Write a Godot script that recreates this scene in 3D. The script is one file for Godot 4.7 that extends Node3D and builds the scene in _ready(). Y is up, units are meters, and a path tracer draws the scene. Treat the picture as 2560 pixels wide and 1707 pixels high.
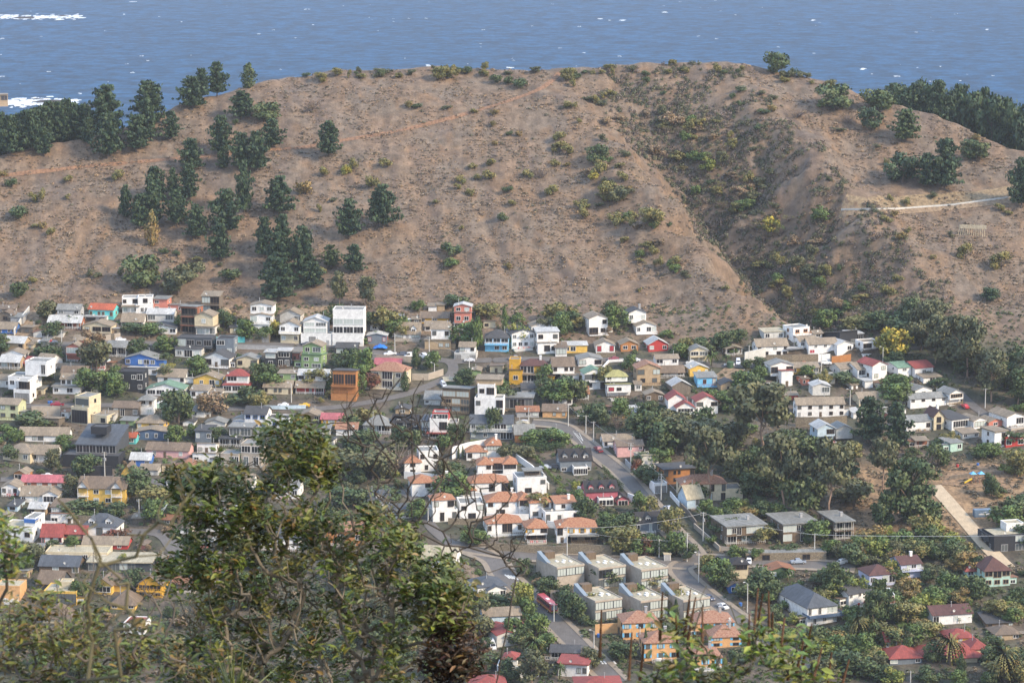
extends Node3D
# A hillside town below a dry hill, the sea behind, seen from a bushy slope.
# Photo pixels (2560 x 1707) are turned into rays; the distance of a thing is where its ray meets the ground.
const FOCAL := 7000.0
const CX := 1280.0
const CY := 853.5
const PITCH := 10.29
const EYE := 290.0
const APEX := 100.0
var cosp := cos(deg_to_rad(PITCH))
var sinp := sin(deg_to_rad(PITCH))
var rng := RandomNumberGenerator.new()
var noise_a := FastNoiseLite.new()
var noise_b := FastNoiseLite.new()
var taken := {}
var mats := {}
var texs := {}
var meshes := {}
var things := []          # [handle, position, px, py] of houses, to describe what stands next to them
var covers := []          # picture rectangles of houses, cars and roads: shrubs keep off them

func _ready() -> void:
	rng.seed = 77
	set_view()
	build_ground()
	build_sea()
	build_roads()
	build_houses()
	build_walls()
	build_vehicles()
	build_street_things()
	build_trees()
	build_scrub()
	build_foreground()

func set_view() -> void:
	var cam := Camera3D.new()
	cam.name = "camera"
	add_child(cam)
	cam.position = Vector3(0, EYE, 0)
	cam.rotation_degrees = Vector3(-PITCH, 0, 0)
	cam.near = 0.5
	cam.far = 40000.0
	cam.fov = rad_to_deg(2.0 * atan(CY / FOCAL))
	cam.current = true
	var lens := CameraAttributesPhysical.new()
	lens.frustum_focal_length = 24.0 / 2.0 / (CY / FOCAL)
	lens.frustum_focus_distance = 1000.0
	lens.exposure_aperture = 20.0
	lens.frustum_near = 0.5
	lens.frustum_far = 40000.0
	cam.attributes = lens
	var env := Environment.new()
	env.background_mode = Environment.BG_SKY
	var sky := Sky.new()
	var sm := ProceduralSkyMaterial.new()
	sm.sky_top_color = Color(0.60, 0.69, 0.82)
	sm.sky_horizon_color = Color(0.87, 0.87, 0.87)
	sm.sky_curve = 0.16
	sm.ground_bottom_color = Color(0.32, 0.34, 0.36)
	sm.ground_horizon_color = Color(0.66, 0.70, 0.78)
	sm.sky_energy_multiplier = 1.18
	sky.sky_material = sm
	env.sky = sky
	env.tonemap_mode = Environment.TONE_MAPPER_LINEAR
	env.tonemap_exposure = 1.85
	env.fog_enabled = true
	env.fog_density = 0.00004
	env.fog_light_color = Color(0.88, 0.91, 0.95)
	env.sdfgi_enabled = true
	env.ssao_enabled = true
	env.ssil_enabled = true
	var we := WorldEnvironment.new()
	we.name = "world_environment"
	we.environment = env
	add_child(we)
	var sun := DirectionalLight3D.new()
	sun.name = "sun"
	sun.light_energy = 1.05
	sun.light_color = Color(1.0, 0.92, 0.81)
	sun.light_angular_distance = 11.0
	sun.shadow_enabled = true
	add_child(sun)
	sun.look_at_from_position(Vector3(0.74, 0.56, 0.40) * 500.0, Vector3.ZERO, Vector3.UP)

# ---------------------------------------------------------------- naming
func numbered(n: String) -> String:
	var k: int = taken.get(n, 0)
	taken[n] = k + 1
	return n if k == 0 else "%s_%03d" % [n, k]

func tag(o: Node3D, label: String, category: String, group := "") -> Node3D:
	o.set_meta("label", label)
	o.set_meta("category", category)
	if group != "":
		o.set_meta("group", group)
	return o

func thing(n: String, label: String, category: String, at: Vector3, turn := 0.0, group := "") -> Node3D:
	var o := Node3D.new()
	o.name = numbered(n)
	add_child(o)
	o.position = at
	o.rotation.y = turn
	return tag(o, label, category, group)

func part(n: String, mesh: Mesh, m: Material, parent: Node, at := Vector3.ZERO) -> MeshInstance3D:
	var o := MeshInstance3D.new()
	o.name = n
	o.mesh = mesh
	if m:
		o.material_override = m
	o.position = at
	parent.add_child(o, true)
	return o

func setting(n: String, mesh: Mesh, m: Material) -> MeshInstance3D:
	var o := part(numbered(n), mesh, m, self)
	o.set_meta("kind", "structure")
	return o

# ---------------------------------------------------------------- mesh builder
class MB:
	var v := PackedVector3Array()
	var n := PackedVector3Array()
	var c := PackedColorArray()
	var t := PackedVector2Array()
	var col := Color.WHITE
	func tri(a: Vector3, b: Vector3, d: Vector3, out: Vector3) -> void:
		var f := (d - a).cross(b - a)
		if f.dot(out) < 0.0:
			var s := b
			b = d
			d = s
			f = -f
		f = f.normalized()
		v.append_array([a, b, d])
		n.append_array([f, f, f])
		c.append_array([col, col, col])
		var ux := Vector3(f.z, 0, -f.x)
		ux = Vector3.RIGHT if ux.length() < 0.2 else ux.normalized()
		var uy := f.cross(ux)
		for p in [a, b, d]:
			t.append(Vector2(p.dot(ux), p.dot(uy)))
	func quad(a: Vector3, b: Vector3, d: Vector3, e: Vector3, out: Vector3) -> void:
		tri(a, b, d, out)
		tri(a, d, e, out)
	func hexa(p: Array) -> void:   # four bottom corners round, then four top corners round
		var m := Vector3.ZERO
		for q in p:
			m += q / 8.0
		for f in [[0, 1, 2, 3], [4, 5, 6, 7], [0, 1, 5, 4], [1, 2, 6, 5], [2, 3, 7, 6], [3, 0, 4, 7]]:
			var a: Vector3 = p[f[0]]
			var b: Vector3 = p[f[1]]
			var d: Vector3 = p[f[2]]
			var e: Vector3 = p[f[3]]
			quad(a, b, d, e, (a + b + d + e) / 4.0 - m)
	func box(lo: Vector3, hi: Vector3) -> void:
		hexa([lo, Vector3(hi.x, lo.y, lo.z), Vector3(hi.x, lo.y, hi.z), Vector3(lo.x, lo.y, hi.z),
			Vector3(lo.x, hi.y, lo.z), Vector3(hi.x, hi.y, lo.z), hi, Vector3(lo.x, hi.y, hi.z)])
	func slab(p: Array, thick: float) -> void:   # a polygon of three or four corners given a thickness downwards
		var dn := Vector3(0, -thick, 0)
		var m := Vector3.ZERO
		for q in p:
			m += q / p.size()
		for k in range(1, p.size() - 1):
			tri(p[0], p[k], p[k + 1], Vector3.UP)
			tri(p[0] + dn, p[k] + dn, p[k + 1] + dn, Vector3.DOWN)
		for k in p.size():
			var a: Vector3 = p[k]
			var b: Vector3 = p[(k + 1) % p.size()]
			quad(a, b, b + dn, a + dn, (a + b) / 2.0 - m)
	func tube(a: Vector3, b: Vector3, ra: float, rb: float, sides := 6) -> void:
		var ax := (b - a).normalized()
		var x := ax.cross(Vector3.UP if absf(ax.y) < 0.9 else Vector3.RIGHT).normalized()
		var z := ax.cross(x)
		for k in sides:
			var p := x * cos(TAU * k / sides) + z * sin(TAU * k / sides)
			var q := x * cos(TAU * (k + 1) / sides) + z * sin(TAU * (k + 1) / sides)
			quad(a + p * ra, a + q * ra, b + q * rb, b + p * rb, p + q)
	func ball(at: Vector3, r: Vector3, rows := 6, cols := 9) -> void:
		for i in rows:
			for k in cols:
				var p := []
				for e in [[i, k], [i, k + 1], [i + 1, k + 1], [i + 1, k]]:
					var la: float = PI * e[0] / rows - PI / 2
					var lo: float = TAU * e[1] / cols
					p.append(at + Vector3(cos(la) * cos(lo), sin(la), cos(la) * sin(lo)) * r)
				var m: Vector3 = (p[0] + p[2]) / 2.0 - at
				if i > 0: tri(p[0], p[1], p[2], m)
				if i < rows - 1: tri(p[0], p[2], p[3], m)
	func mesh() -> ArrayMesh:
		var a := []
		a.resize(Mesh.ARRAY_MAX)
		a[Mesh.ARRAY_VERTEX] = v
		a[Mesh.ARRAY_NORMAL] = n
		a[Mesh.ARRAY_COLOR] = c
		a[Mesh.ARRAY_TEX_UV] = t
		var am := ArrayMesh.new()
		am.add_surface_from_arrays(Mesh.PRIMITIVE_TRIANGLES, a)
		return am

# ---------------------------------------------------------------- materials
func srgb(r: float, g: float, b: float) -> Color:   # from a linear base colour
	return Color(r, g, b).linear_to_srgb()

func tex(kind: String) -> Texture2D:
	if texs.has(kind):
		return texs[kind]
	var r := RandomNumberGenerator.new()
	r.seed = kind.hash()
	var n := FastNoiseLite.new()
	n.seed = kind.hash() % 1000
	n.fractal_octaves = 4
	var s := 256
	var im := Image.create(s, s, false, Image.FORMAT_RGB8)
	if kind == "sheet" or kind == "plank":      # roof sheets or boards, each of its own tone, with streaks down their length
		var cols := 12 if kind == "sheet" else 24
		var tone := []
		for k in cols * 4:
			tone.append(r.randf_range(0.80, 1.0))
		n.frequency = 0.02
		for y in s:
			for x in s:
				var k := x * cols / s
				var f: float = tone[k + cols * (y * 4 / s)] * 0.5 + tone[k] * 0.5
				f *= 0.90 + 0.14 * n.get_noise_2d(x * 6.0, y * 0.7) + 0.10 * n.get_noise_2d(x * 1.5, y * 1.5)
				if (x * cols) % s < cols and kind == "plank":
					f *= 0.7
				im.set_pixel(x, y, Color(f, f * 0.99, f * 0.97).clamp())
	elif kind == "tile":                        # rows of barrel tiles
		for y in s:
			for x in s:
				var c := 0.66 + 0.30 * absf(sin(PI * x / 16.0))
				if y % 21 < 3: c *= 0.82
				var f := n.get_noise_2d(floorf(x / 16.0) * 37.0, floorf(y / 21.0) * 53.0)
				im.set_pixel(x, y, Color(c * (1.0 + 0.20 * f), c * (1.0 + 0.40 * f), c * (1.0 + 0.45 * f)).clamp())
	elif kind == "stone":
		n.noise_type = FastNoiseLite.TYPE_CELLULAR
		n.frequency = 0.07
		n.cellular_return_type = FastNoiseLite.RETURN_CELL_VALUE
		var e := FastNoiseLite.new()
		e.noise_type = FastNoiseLite.TYPE_CELLULAR
		e.seed = n.seed
		e.frequency = 0.07
		e.cellular_return_type = FastNoiseLite.RETURN_DISTANCE2_SUB
		for y in s:
			for x in s:
				var f := 0.82 + 0.18 * n.get_noise_2d(x, y)
				if e.get_noise_2d(x, y) < -0.86: f *= 0.55
				im.set_pixel(x, y, Color(f, f * 0.98, f * 0.94).clamp())
	else:                                       # "plain": weathered paint or soil
		n.frequency = 0.012
		for y in s:
			for x in s:
				var f := 0.94 + 0.10 * n.get_noise_2d(x, y) + 0.08 * n.get_noise_2d(x * 9.0, y * 1.2) + 0.04 * n.get_noise_2d(x * 7.0, y * 7.0)
				if kind == "soil":
					f = 0.80 + 0.30 * n.get_noise_2d(x * 1.5, y * 1.5) + 0.22 * n.get_noise_2d(x * 8.0, y * 8.0)
				im.set_pixel(x, y, Color(f, f, f).clamp())
	im.generate_mipmaps()
	texs[kind] = ImageTexture.create_from_image(im)
	return texs[kind]

func mat(c: Color, kind := "plain", size := 6.0, rough := 0.85) -> StandardMaterial3D:   # c: linear base colour
	var key := "%s %s %s %s" % [c, kind, size, rough]
	if mats.has(key):
		return mats[key]
	var m := StandardMaterial3D.new()
	m.albedo_color = c.linear_to_srgb()
	m.roughness = rough
	if kind != "":
		m.albedo_texture = tex(kind)
		if kind == "plain" or kind == "soil" or kind == "stone":
			m.uv1_triplanar = true
			m.uv1_scale = Vector3.ONE / size
		else:
			m.uv1_scale = Vector3(1.0 / size, 1.0 / size, 1)
	mats[key] = m
	return m

func leaf_mat(rough := 0.7, back := 0.22) -> StandardMaterial3D:
	var key := "leaf %s" % back
	if not mats.has(key):
		var m := StandardMaterial3D.new()
		m.vertex_color_use_as_albedo = true
		m.roughness = rough
		m.cull_mode = BaseMaterial3D.CULL_DISABLED
		m.backlight_enabled = true
		m.backlight = Color(back, back * 1.2, back * 0.4)
		mats[key] = m
	return mats[key]

func vmat(rough := 0.9) -> StandardMaterial3D:
	var key := "vertex %s" % rough
	if not mats.has(key):
		var m := StandardMaterial3D.new()
		m.vertex_color_use_as_albedo = true
		m.roughness = rough
		mats[key] = m
	return mats[key]

# ---------------------------------------------------------------- picture to place
func ray(px: float, py: float) -> Vector3:
	var x := (px - CX) / FOCAL
	var y := (CY - py) / FOCAL
	return Vector3(x, y * cosp - sinp, -(cosp + y * sinp))

func at_distance(px: float, py: float, dist: float) -> Vector3:   # dist: metres ahead on the map
	var r := ray(px, py)
	return Vector3(0, EYE, 0) + r * (dist / -r.z)

func hit(px: float, py: float) -> Vector3:   # where the ray of a pixel meets the ground
	var r := ray(px, py)
	var before := rough_distance(py) - 75.0
	if EYE + r.y * (before / -r.z) < ground_y(r.x * (before / -r.z), -before):
		before = 740.0
	var d := before
	while d < 1500.0:
		if EYE + r.y * (d / -r.z) < ground_y(r.x * (d / -r.z), -d):
			break
		before = d
		d += 3.0
	for k in 7:
		var m := (before + d) / 2.0
		if EYE + r.y * (m / -r.z) < ground_y(r.x * (m / -r.z), -m):
			d = m
		else:
			before = m
	var p := r * (d / -r.z)
	return Vector3(p.x, ground_y(p.x, p.z), p.z)

func metre(p: Vector3) -> float:   # metres that one photo pixel spans at p
	return (-p.z * cosp + (EYE - p.y) * sinp) / FOCAL

func pix(p: Vector3) -> Vector2:
	var d := -p.z * cosp + (EYE - p.y) * sinp
	var up := (p.y - EYE) * cosp - p.z * -sinp
	up = (p.y - EYE) * cosp + (-p.z) * sinp
	return Vector2(CX + p.x / d * FOCAL, CY - up / d * FOCAL)

# ---------------------------------------------------------------- ground
const PROFILE := [[-60, 8], [0, -1.7], [4, -3.3], [30, -12], [200, -76], [450, -165], [640, -222], [740, -245], [800, -248.3], [880, -235.8], [930, -227.9],
	[1040, -211.4], [1095, -198.2], [1140, -184.6], [1218, -149.3], [1286, -120.5], [1340, -104.0], [1500, -80.0], [3000, -60]]
const RIDGE := [[-2200, 560], [-900, 470], [0, 392], [200, 352], [400, 285], [520, 240], [600, 212], [700, 190], [900, 171], [1200, 169], [1400, 176], [1600, 164], [1760, 157],
	[1900, 172], [2050, 200], [2250, 262], [2400, 315], [2560, 374], [3400, 560], [4800, 700]]
const RAVINE := [[1600, 250], [1680, 340], [1760, 440], [1850, 560], [1930, 660], [2010, 735], [2110, 800]]
const GULLIES := [[[1062, 470], [1070, 520], [1085, 600]], [[1245, 470], [1275, 540], [1340, 610], [1420, 700]], [[1210, 540], [1240, 620], [1290, 720]],
	[[1130, 560], [1165, 640], [1190, 730]], [[250, 540], [190, 640], [140, 720]], [[330, 520], [250, 600], [180, 690]]]
var row_d := PackedFloat32Array()
var grid_h := PackedFloat32Array()
const COLS := 541
const COL_STEP := 0.00112
var ravine_line := []
var gully_lines := []

func lookup(table: Array, x: float) -> float:
	for k in range(1, table.size()):
		if x < table[k][0]:
			var a: Array = table[k - 1]
			var b: Array = table[k]
			return lerpf(a[1], b[1], clampf((x - a[0]) / (b[0] - a[0]), 0, 1))
	return table[-1][1]

func profile(d: float) -> float:
	var s := 0.0
	for k in [-12.0, -4.0, 4.0, 12.0] if d > 40.0 else [0.0]:
		s += lookup(PROFILE, d + k)
	return EYE + s / (4.0 if d > 40.0 else 1.0)

func ridge_distance(px: float) -> float:
	var row := lookup(RIDGE, px)
	var t := tan(deg_to_rad(PITCH) + atan((row - CY) / FOCAL))
	var d := 1120.0
	while d < 1500.0 and lookup(PROFILE, d) < -d * t:
		d += 2.0
	return d

var rough_rows := PackedFloat32Array()
func rough_distance(py: float) -> float:   # how far the plain profile lies along a picture row
	if rough_rows.is_empty():
		for k in 460:
			var t := tan(deg_to_rad(PITCH) + atan((k * 4.0 - CY) / FOCAL))
			var d := 740.0
			while d < 1440.0 and lookup(PROFILE, d) < -d * t:
				d += 2.0
			rough_rows.append(d)
	var f := clampf(py / 4.0, 0, 458.99)
	return lerpf(rough_rows[int(f)], rough_rows[int(f) + 1], f - int(f))

func rough_hit(px: float, py: float) -> Vector2:
	var d := rough_distance(py)
	var r := ray(px, py)
	return Vector2(r.x * d / -r.z, -d)

func line_distance(line: Array, p: Vector2) -> Vector2:   # (distance, how far along 0..1, signed to the side)
	var best := Vector2(1e9, 0)
	for k in line.size() - 1:
		var a: Vector2 = line[k]
		var b: Vector2 = line[k + 1]
		var t := clampf((p - a).dot(b - a) / (b - a).length_squared(), 0, 1)
		var w := p - a.lerp(b, t)
		if w.length() < absf(best.x):
			best = Vector2(w.length() * signf((b - a).cross(w) + 1e-9), (k + t) / (line.size() - 1))
	return best

func raw_height(x: float, d: float, rd: float, g: float) -> float:
	var h := g
	var cap := profile(rd) - 0.34 * (d - rd) - 0.0004 * (d - rd) * absf(d - rd)
	var k := 5.0
	var e := clampf(0.5 + 0.5 * (cap - h) / k, 0, 1)
	if d > 1050.0:
		h = lerpf(cap, h, e) - k * e * (1.0 - e) * 0.4
	if d > 1080.0 and d < 1420.0:
		var p := Vector2(x, -d)
		if x > -60.0 and x < 250.0:
			var rv := line_distance(ravine_line, p + Vector2(11.0 * noise_a.get_noise_2d(d * 1.4, 300.0) + 5.0 * noise_b.get_noise_2d(x * 0.6, d * 0.6), 0))
			var q := absf(rv.x)
			var deep := lerpf(6.0, 28.0, smoothstep(0.0, 0.35, rv.y)) * (1.0 - smoothstep(0.75, 1.0, rv.y) * 0.75)
			var wide := 30.0 if rv.x > 0.0 else 44.0
			if q < wide:
				h -= deep * pow(1.0 - q / wide, 1.15)
			if q < 80.0:
				h += deep * 0.24 * exp(-pow((q - wide - 4.0) / 14.0, 2))
		if absf(x) < 260.0:
			for line in gully_lines:
				if absf(x - line[1].x) < 40.0:
					var gq := absf(line_distance(line, p).x)
					if gq < 5.0:
						h -= 1.9 * (1.0 - gq / 5.0)
		var s := smoothstep(1100.0, 1180.0, d)
		h += s * (2.6 * noise_a.get_noise_2d(x, d) + 0.28 * noise_b.get_noise_2d(x, d))
	elif d > 40.0:
		h += 0.6 * noise_a.get_noise_2d(x, d)
	return h

func ground_y(x: float, z: float) -> float:
	var d := -z
	var u := clampf((x / (d + APEX)) / COL_STEP + (COLS - 1) / 2.0, 0.0, COLS - 1.001)
	var r := 0.0
	if d < 780.0: r = clampf((d + 52.0) / 26.0, 0, 31.999)
	elif d < 1380.0: r = 32.0 + (d - 780.0) / 1.5
	else: r = minf(432.0 + (d - 1380.0) / 30.0, row_d.size() - 1.001)
	var i := int(r)
	var k := int(u)
	var a := lerpf(grid_h[i * COLS + k], grid_h[i * COLS + k + 1], u - k)
	var b := lerpf(grid_h[(i + 1) * COLS + k], grid_h[(i + 1) * COLS + k + 1], u - k)
	return lerpf(a, b, r - i)

func build_ground() -> void:
	noise_a.seed = 3
	noise_a.frequency = 0.018
	noise_a.fractal_octaves = 3
	noise_b.seed = 9
	noise_b.frequency = 0.11
	noise_b.fractal_octaves = 3
	for p in RAVINE:
		ravine_line.append(rough_hit(p[0], p[1]))
	for g in GULLIES:
		var line := []
		for p in g:
			line.append(rough_hit(p[0], p[1]))
		gully_lines.append(line)
	for i in 32: row_d.append(-52.0 + 26.0 * i)
	for i in 400: row_d.append(780.0 + 1.5 * i)
	for i in 46: row_d.append(1380.0 + 30.0 * i)
	var rows := row_d.size()
	grid_h.resize(rows * COLS)
	var v := PackedVector3Array()
	v.resize(rows * COLS)
	var c := PackedColorArray()
	c.resize(rows * COLS)
	var ridges := PackedFloat32Array()
	for px in range(-2400, 5200, 20):
		ridges.append(ridge_distance(px))
	var patch := FastNoiseLite.new()
	patch.seed = 21
	patch.frequency = 0.03
	patch.fractal_octaves = 5
	var dry_near := rough_distance(1335)
	var dry_far := rough_distance(1165)
	for i in rows:
		var d := row_d[i]
		var g := profile(d)
		var depth := maxf(d, 60.0) * cosp + (EYE - g) * sinp
		for k in COLS:
			var x := (k - (COLS - 1) / 2.0) * COL_STEP * (d + APEX)
			var px := CX + x / depth * FOCAL
			var f := clampf((px + 2400.0) / 20.0, 0, ridges.size() - 1.001)
			var rd := lerpf(ridges[int(f)], ridges[int(f) + 1], f - int(f))
			var h := raw_height(x, d, rd, g)
			grid_h[i * COLS + k] = h
			v[i * COLS + k] = Vector3(x, h, -d)
			var s := patch.get_noise_2d(x, d)
			var s2 := patch.get_noise_2d(x * 4.0 + 900.0, d * 1.6)
			var col := Color(0.248, 0.168, 0.106).lerp(Color(0.220, 0.167, 0.120), clampf(0.5 + 1.4 * s, 0, 1))
			col = col.lerp(Color(0.265, 0.160, 0.088), clampf(-0.10 + 1.7 * s2, 0, 0.8))
			col = col.lerp(Color(0.150, 0.112, 0.088), clampf(2.2 * patch.get_noise_2d(x * 2.4 + d * 0.35, d * 0.35 + 400.0) - 0.25, 0, 0.55))
			if d < 1150.0:
				var town := Color(0.155, 0.118, 0.086).lerp(Color(0.085, 0.085, 0.050), clampf(0.5 + 1.6 * s, 0, 1))
				if px > 2040.0:
					var dry := smoothstep(dry_near - 6.0, dry_near + 4.0, d) * (1.0 - smoothstep(dry_far - 4.0, dry_far + 6.0, d)) * smoothstep(2040.0, 2130.0, px + 60.0 * s)
					town = town.lerp(Color(0.350, 0.225, 0.120), dry)
				col = town.lerp(col, smoothstep(1080.0, 1106.0, d))
			c[i * COLS + k] = col
	var idx := PackedInt32Array()
	var n := PackedVector3Array()
	n.resize(rows * COLS)
	for i in rows:
		for k in COLS:
			var a := v[mini(i + 1, rows - 1) * COLS + k] - v[maxi(i - 1, 0) * COLS + k]
			var b := v[i * COLS + mini(k + 1, COLS - 1)] - v[i * COLS + maxi(k - 1, 0)]
			n[i * COLS + k] = b.cross(a).normalized()
			if i < rows - 1 and k < COLS - 1:
				var o := i * COLS + k
				idx.append_array([o, o + COLS, o + 1, o + 1, o + COLS, o + COLS + 1])
	var arr := []
	arr.resize(Mesh.ARRAY_MAX)
	arr[Mesh.ARRAY_VERTEX] = v
	arr[Mesh.ARRAY_NORMAL] = n
	arr[Mesh.ARRAY_COLOR] = c
	arr[Mesh.ARRAY_INDEX] = idx
	var am := ArrayMesh.new()
	am.add_surface_from_arrays(Mesh.PRIMITIVE_TRIANGLES, arr)
	var m := StandardMaterial3D.new()
	m.vertex_color_use_as_albedo = true
	m.albedo_texture = tex("soil")
	m.albedo_color = Color(1.0, 1.0, 1.0)
	m.uv1_triplanar = true
	m.uv1_world_triplanar = true
	m.uv1_scale = Vector3.ONE / 31.0
	m.roughness = 1.0
	setting("ground", am, m)

# ---------------------------------------------------------------- sea
func foam_patch(mb: MB, p: Vector3, rx: float, rz: float, r: RandomNumberGenerator) -> void:
	var pts := []
	for k in 9:
		var a := TAU * k / 9.0
		var f := r.randf_range(0.5, 1.0)
		pts.append(p + Vector3(cos(a) * rx * f, 0, sin(a) * rz * f))
	for k in 9:
		mb.tri(p, pts[k], pts[(k + 1) % 9], Vector3.UP)

func build_sea() -> void:
	var r := RandomNumberGenerator.new()
	r.seed = 5
	var mb := MB.new()
	for i in 24:
		var z0 := -1500.0 * pow(1.17, i)
		var z1 := -1500.0 * pow(1.17, i + 1)
		mb.quad(Vector3(-0.8 * -z0, 0, z0), Vector3(0.8 * -z0, 0, z0), Vector3(0.8 * -z1, 0, z1), Vector3(-0.8 * -z1, 0, z1), Vector3.UP)
	var m := StandardMaterial3D.new()
	m.albedo_color = srgb(0.020, 0.100, 0.215)
	m.roughness = 0.7
	m.metallic_specular = 0.2
	var n := FastNoiseLite.new()
	n.seed = 4
	n.frequency = 0.012
	n.fractal_octaves = 5
	var im := Image.create(1024, 1024, false, Image.FORMAT_RGB8)
	for y in 1024:
		for x in 1024:
			var a := x / 1024.0 * TAU
			var f := n.get_noise_3d(cos(a) * 163.0, sin(a) * 163.0, y * 2.2) + 0.6 * n.get_noise_3d(cos(a) * 700.0, sin(a) * 700.0, y * 6.0 + 400.0)
			f = clampf(0.76 + 0.30 * f, 0, 1)
			im.set_pixel(x, y, Color(f, f, f))
	im.generate_mipmaps()
	m.albedo_texture = ImageTexture.create_from_image(im)
	m.uv1_triplanar = true
	m.uv1_world_triplanar = true
	m.uv1_scale = Vector3(1.0 / 420.0, 1.0, 1.0 / 900.0)
	setting("sea", mb.mesh(), m)
	var foam := MB.new()
	for k in 190:
		var px := r.randf_range(-600, 3200)
		var py := 300.0 - 330.0 * sqrt(r.randf())
		var p := sea_point(px, py)
		var s := r.randf_range(0.2, 0.6) * (1.0 if r.randf() < 0.85 else 2.4)
		for j in 3:
			foam_patch(foam, p + Vector3(r.randf_range(-4, 4) * s, 0.3 + 0.02 * j, r.randf_range(-8, 8) * s), 3.2 * s, 7.0 * s, r)
	var white := mat(Color(0.62, 0.66, 0.70), "", 1, 0.9)
	var o := part("whitecaps", foam.mesh(), white, self)
	tag(o, "small white wave crests scattered over the blue sea", "waves")
	o.set_meta("kind", "stuff")
	var surf := [[-80, 205, 43, 9, "long band of white surf breaking over a reef out at sea"], [15, 185, 258, 17, "white surf washing round dark rocks along the shore"]]
	for s in surf:
		var b := MB.new()
		var px: float = s[0]
		while px < s[1]:
			for j in 8:
				var p := sea_point(px + r.randf_range(-9, 9), s[2] + r.randfn(0, s[3] * 0.30))
				foam_patch(b, p + Vector3(0, 0.5 + 0.03 * j, 0), r.randf_range(2, 7), r.randf_range(5, 17), r)
			px += 7.0
		tag(part(numbered("surf"), b.mesh(), white, self), s[4], "surf").set_meta("kind", "stuff")
	for s in [[60, 46, 14, "low dark reef rock in the long band of surf"], [155, 41, 9, "small dark reef rock at the end of the surf band"], [120, 256, 13, "dark wet rock amid the shore surf"], [90, 249, 7, "little dark rock in the shore foam"],
			[205, 268, 12, "dark shore rock beyond the pines"]]:
		var b := MB.new()
		b.ball(Vector3.ZERO, Vector3(s[2] * 1.3, s[2] * 0.22, s[2] * 0.8), 7, 11)
		for k in b.v.size():
			b.v[k] *= 1.0 + 0.5 * noise_b.get_noise_2d(b.v[k].x * 1.5, b.v[k].z * 1.5)
		var o2 := part(numbered("sea_rock"), b.mesh(), mat(Color(0.05, 0.045, 0.045), "soil", 9.0), self, sea_point(s[0], s[1]))
		tag(o2, s[3], "rock", "rocks in the surf")
	# the low headland by the shore
	var hb := MB.new()
	for i in 14:
		for k in 14:
			var q := []
			for e in [[i, k], [i + 1, k], [i + 1, k + 1], [i, k + 1]]:
				var x: float = -640.0 + 190.0 * e[0] / 14.0
				var z: float = -2500.0 - 460.0 * e[1] / 14.0
				var y: float = -6.0 + 26.0 * sin(PI * e[1] / 14.0) * (1.0 - pow(e[0] / 14.0, 2)) + 3.0 * noise_a.get_noise_2d(x, z)
				q.append(Vector3(x, y, z))
			hb.quad(q[0], q[1], q[2], q[3], Vector3.UP)
	setting("headland", hb.mesh(), mat(Color(0.20, 0.15, 0.10), "soil", 40.0))

func sea_point(px: float, py: float) -> Vector3:
	var rr := ray(px, py)
	return Vector3(0, EYE, 0) + rr * (EYE / -rr.y)

# ---------------------------------------------------------------- houses
const PAINT := {"white": [0.80, 0.79, 0.76], "cream": [0.62, 0.53, 0.36], "grey": [0.36, 0.36, 0.36], "pale": [0.58, 0.57, 0.53], "tan": [0.42, 0.31, 0.19], "wood": [0.21, 0.15, 0.10], "oldwood": [0.26, 0.22, 0.18],
	"black": [0.022, 0.024, 0.030], "charcoal": [0.060, 0.068, 0.080], "slate": [0.165, 0.195, 0.225], "blue": [0.045, 0.15, 0.44], "sky": [0.16, 0.47, 0.72], "navy": [0.08, 0.13, 0.22], "iceblue": [0.50, 0.62, 0.70],
	"turq": [0.13, 0.55, 0.55], "mint": [0.42, 0.60, 0.52], "green": [0.24, 0.34, 0.15], "darkgreen": [0.055, 0.11, 0.055], "yellow": [0.72, 0.46, 0.10], "mustard": [0.60, 0.33, 0.03], "apricot": [0.66, 0.38, 0.17],
	"orange": [0.43, 0.185, 0.060], "brick": [0.33, 0.13, 0.075], "red": [0.46, 0.045, 0.04], "salmon": [0.56, 0.20, 0.145], "pink": [0.66, 0.38, 0.36], "rose": [0.42, 0.11, 0.14], "lilac": [0.50, 0.53, 0.68],
	"concrete": [0.42, 0.36, 0.29], "stone": [0.33, 0.28, 0.21], "lime": [0.52, 0.54, 0.32]}
const ROOF := {"tan": [0.34, 0.275, 0.20], "brown": [0.23, 0.17, 0.12], "white": [0.62, 0.63, 0.63], "grey": [0.29, 0.295, 0.285], "dark": [0.085, 0.085, 0.090], "slate": [0.10, 0.115, 0.14], "black": [0.035, 0.03, 0.03],
	"red": [0.36, 0.075, 0.060], "orange": [0.55, 0.13, 0.055], "maroon": [0.13, 0.055, 0.045], "pink": [0.52, 0.15, 0.17], "green": [0.20, 0.34, 0.24], "lime": [0.44, 0.42, 0.17], "terra": [0.44, 0.205, 0.108],
	"oldterra": [0.40, 0.21, 0.13], "rust": [0.36, 0.16, 0.08], "cream": [0.56, 0.50, 0.36]}

var fronts := []

func rgb(a: Array) -> Color:
	return Color(a[0], a[1], a[2])

func wall_mat(n: String) -> StandardMaterial3D:
	if n == "wood" or n == "oldwood":
		return mat(rgb(PAINT[n]), "plank", 5.0)
	if n == "stone":
		return mat(rgb(PAINT[n]), "stone", 7.0)
	return mat(rgb(PAINT[n]), "plain", 7.0)

func roof_mat(n: String) -> StandardMaterial3D:
	if n == "terra" or n == "oldterra":
		return mat(rgb(ROOF[n]), "tile", 5.0)
	return mat(rgb(ROOF[n]), "sheet", 11.0, 0.75)

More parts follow.
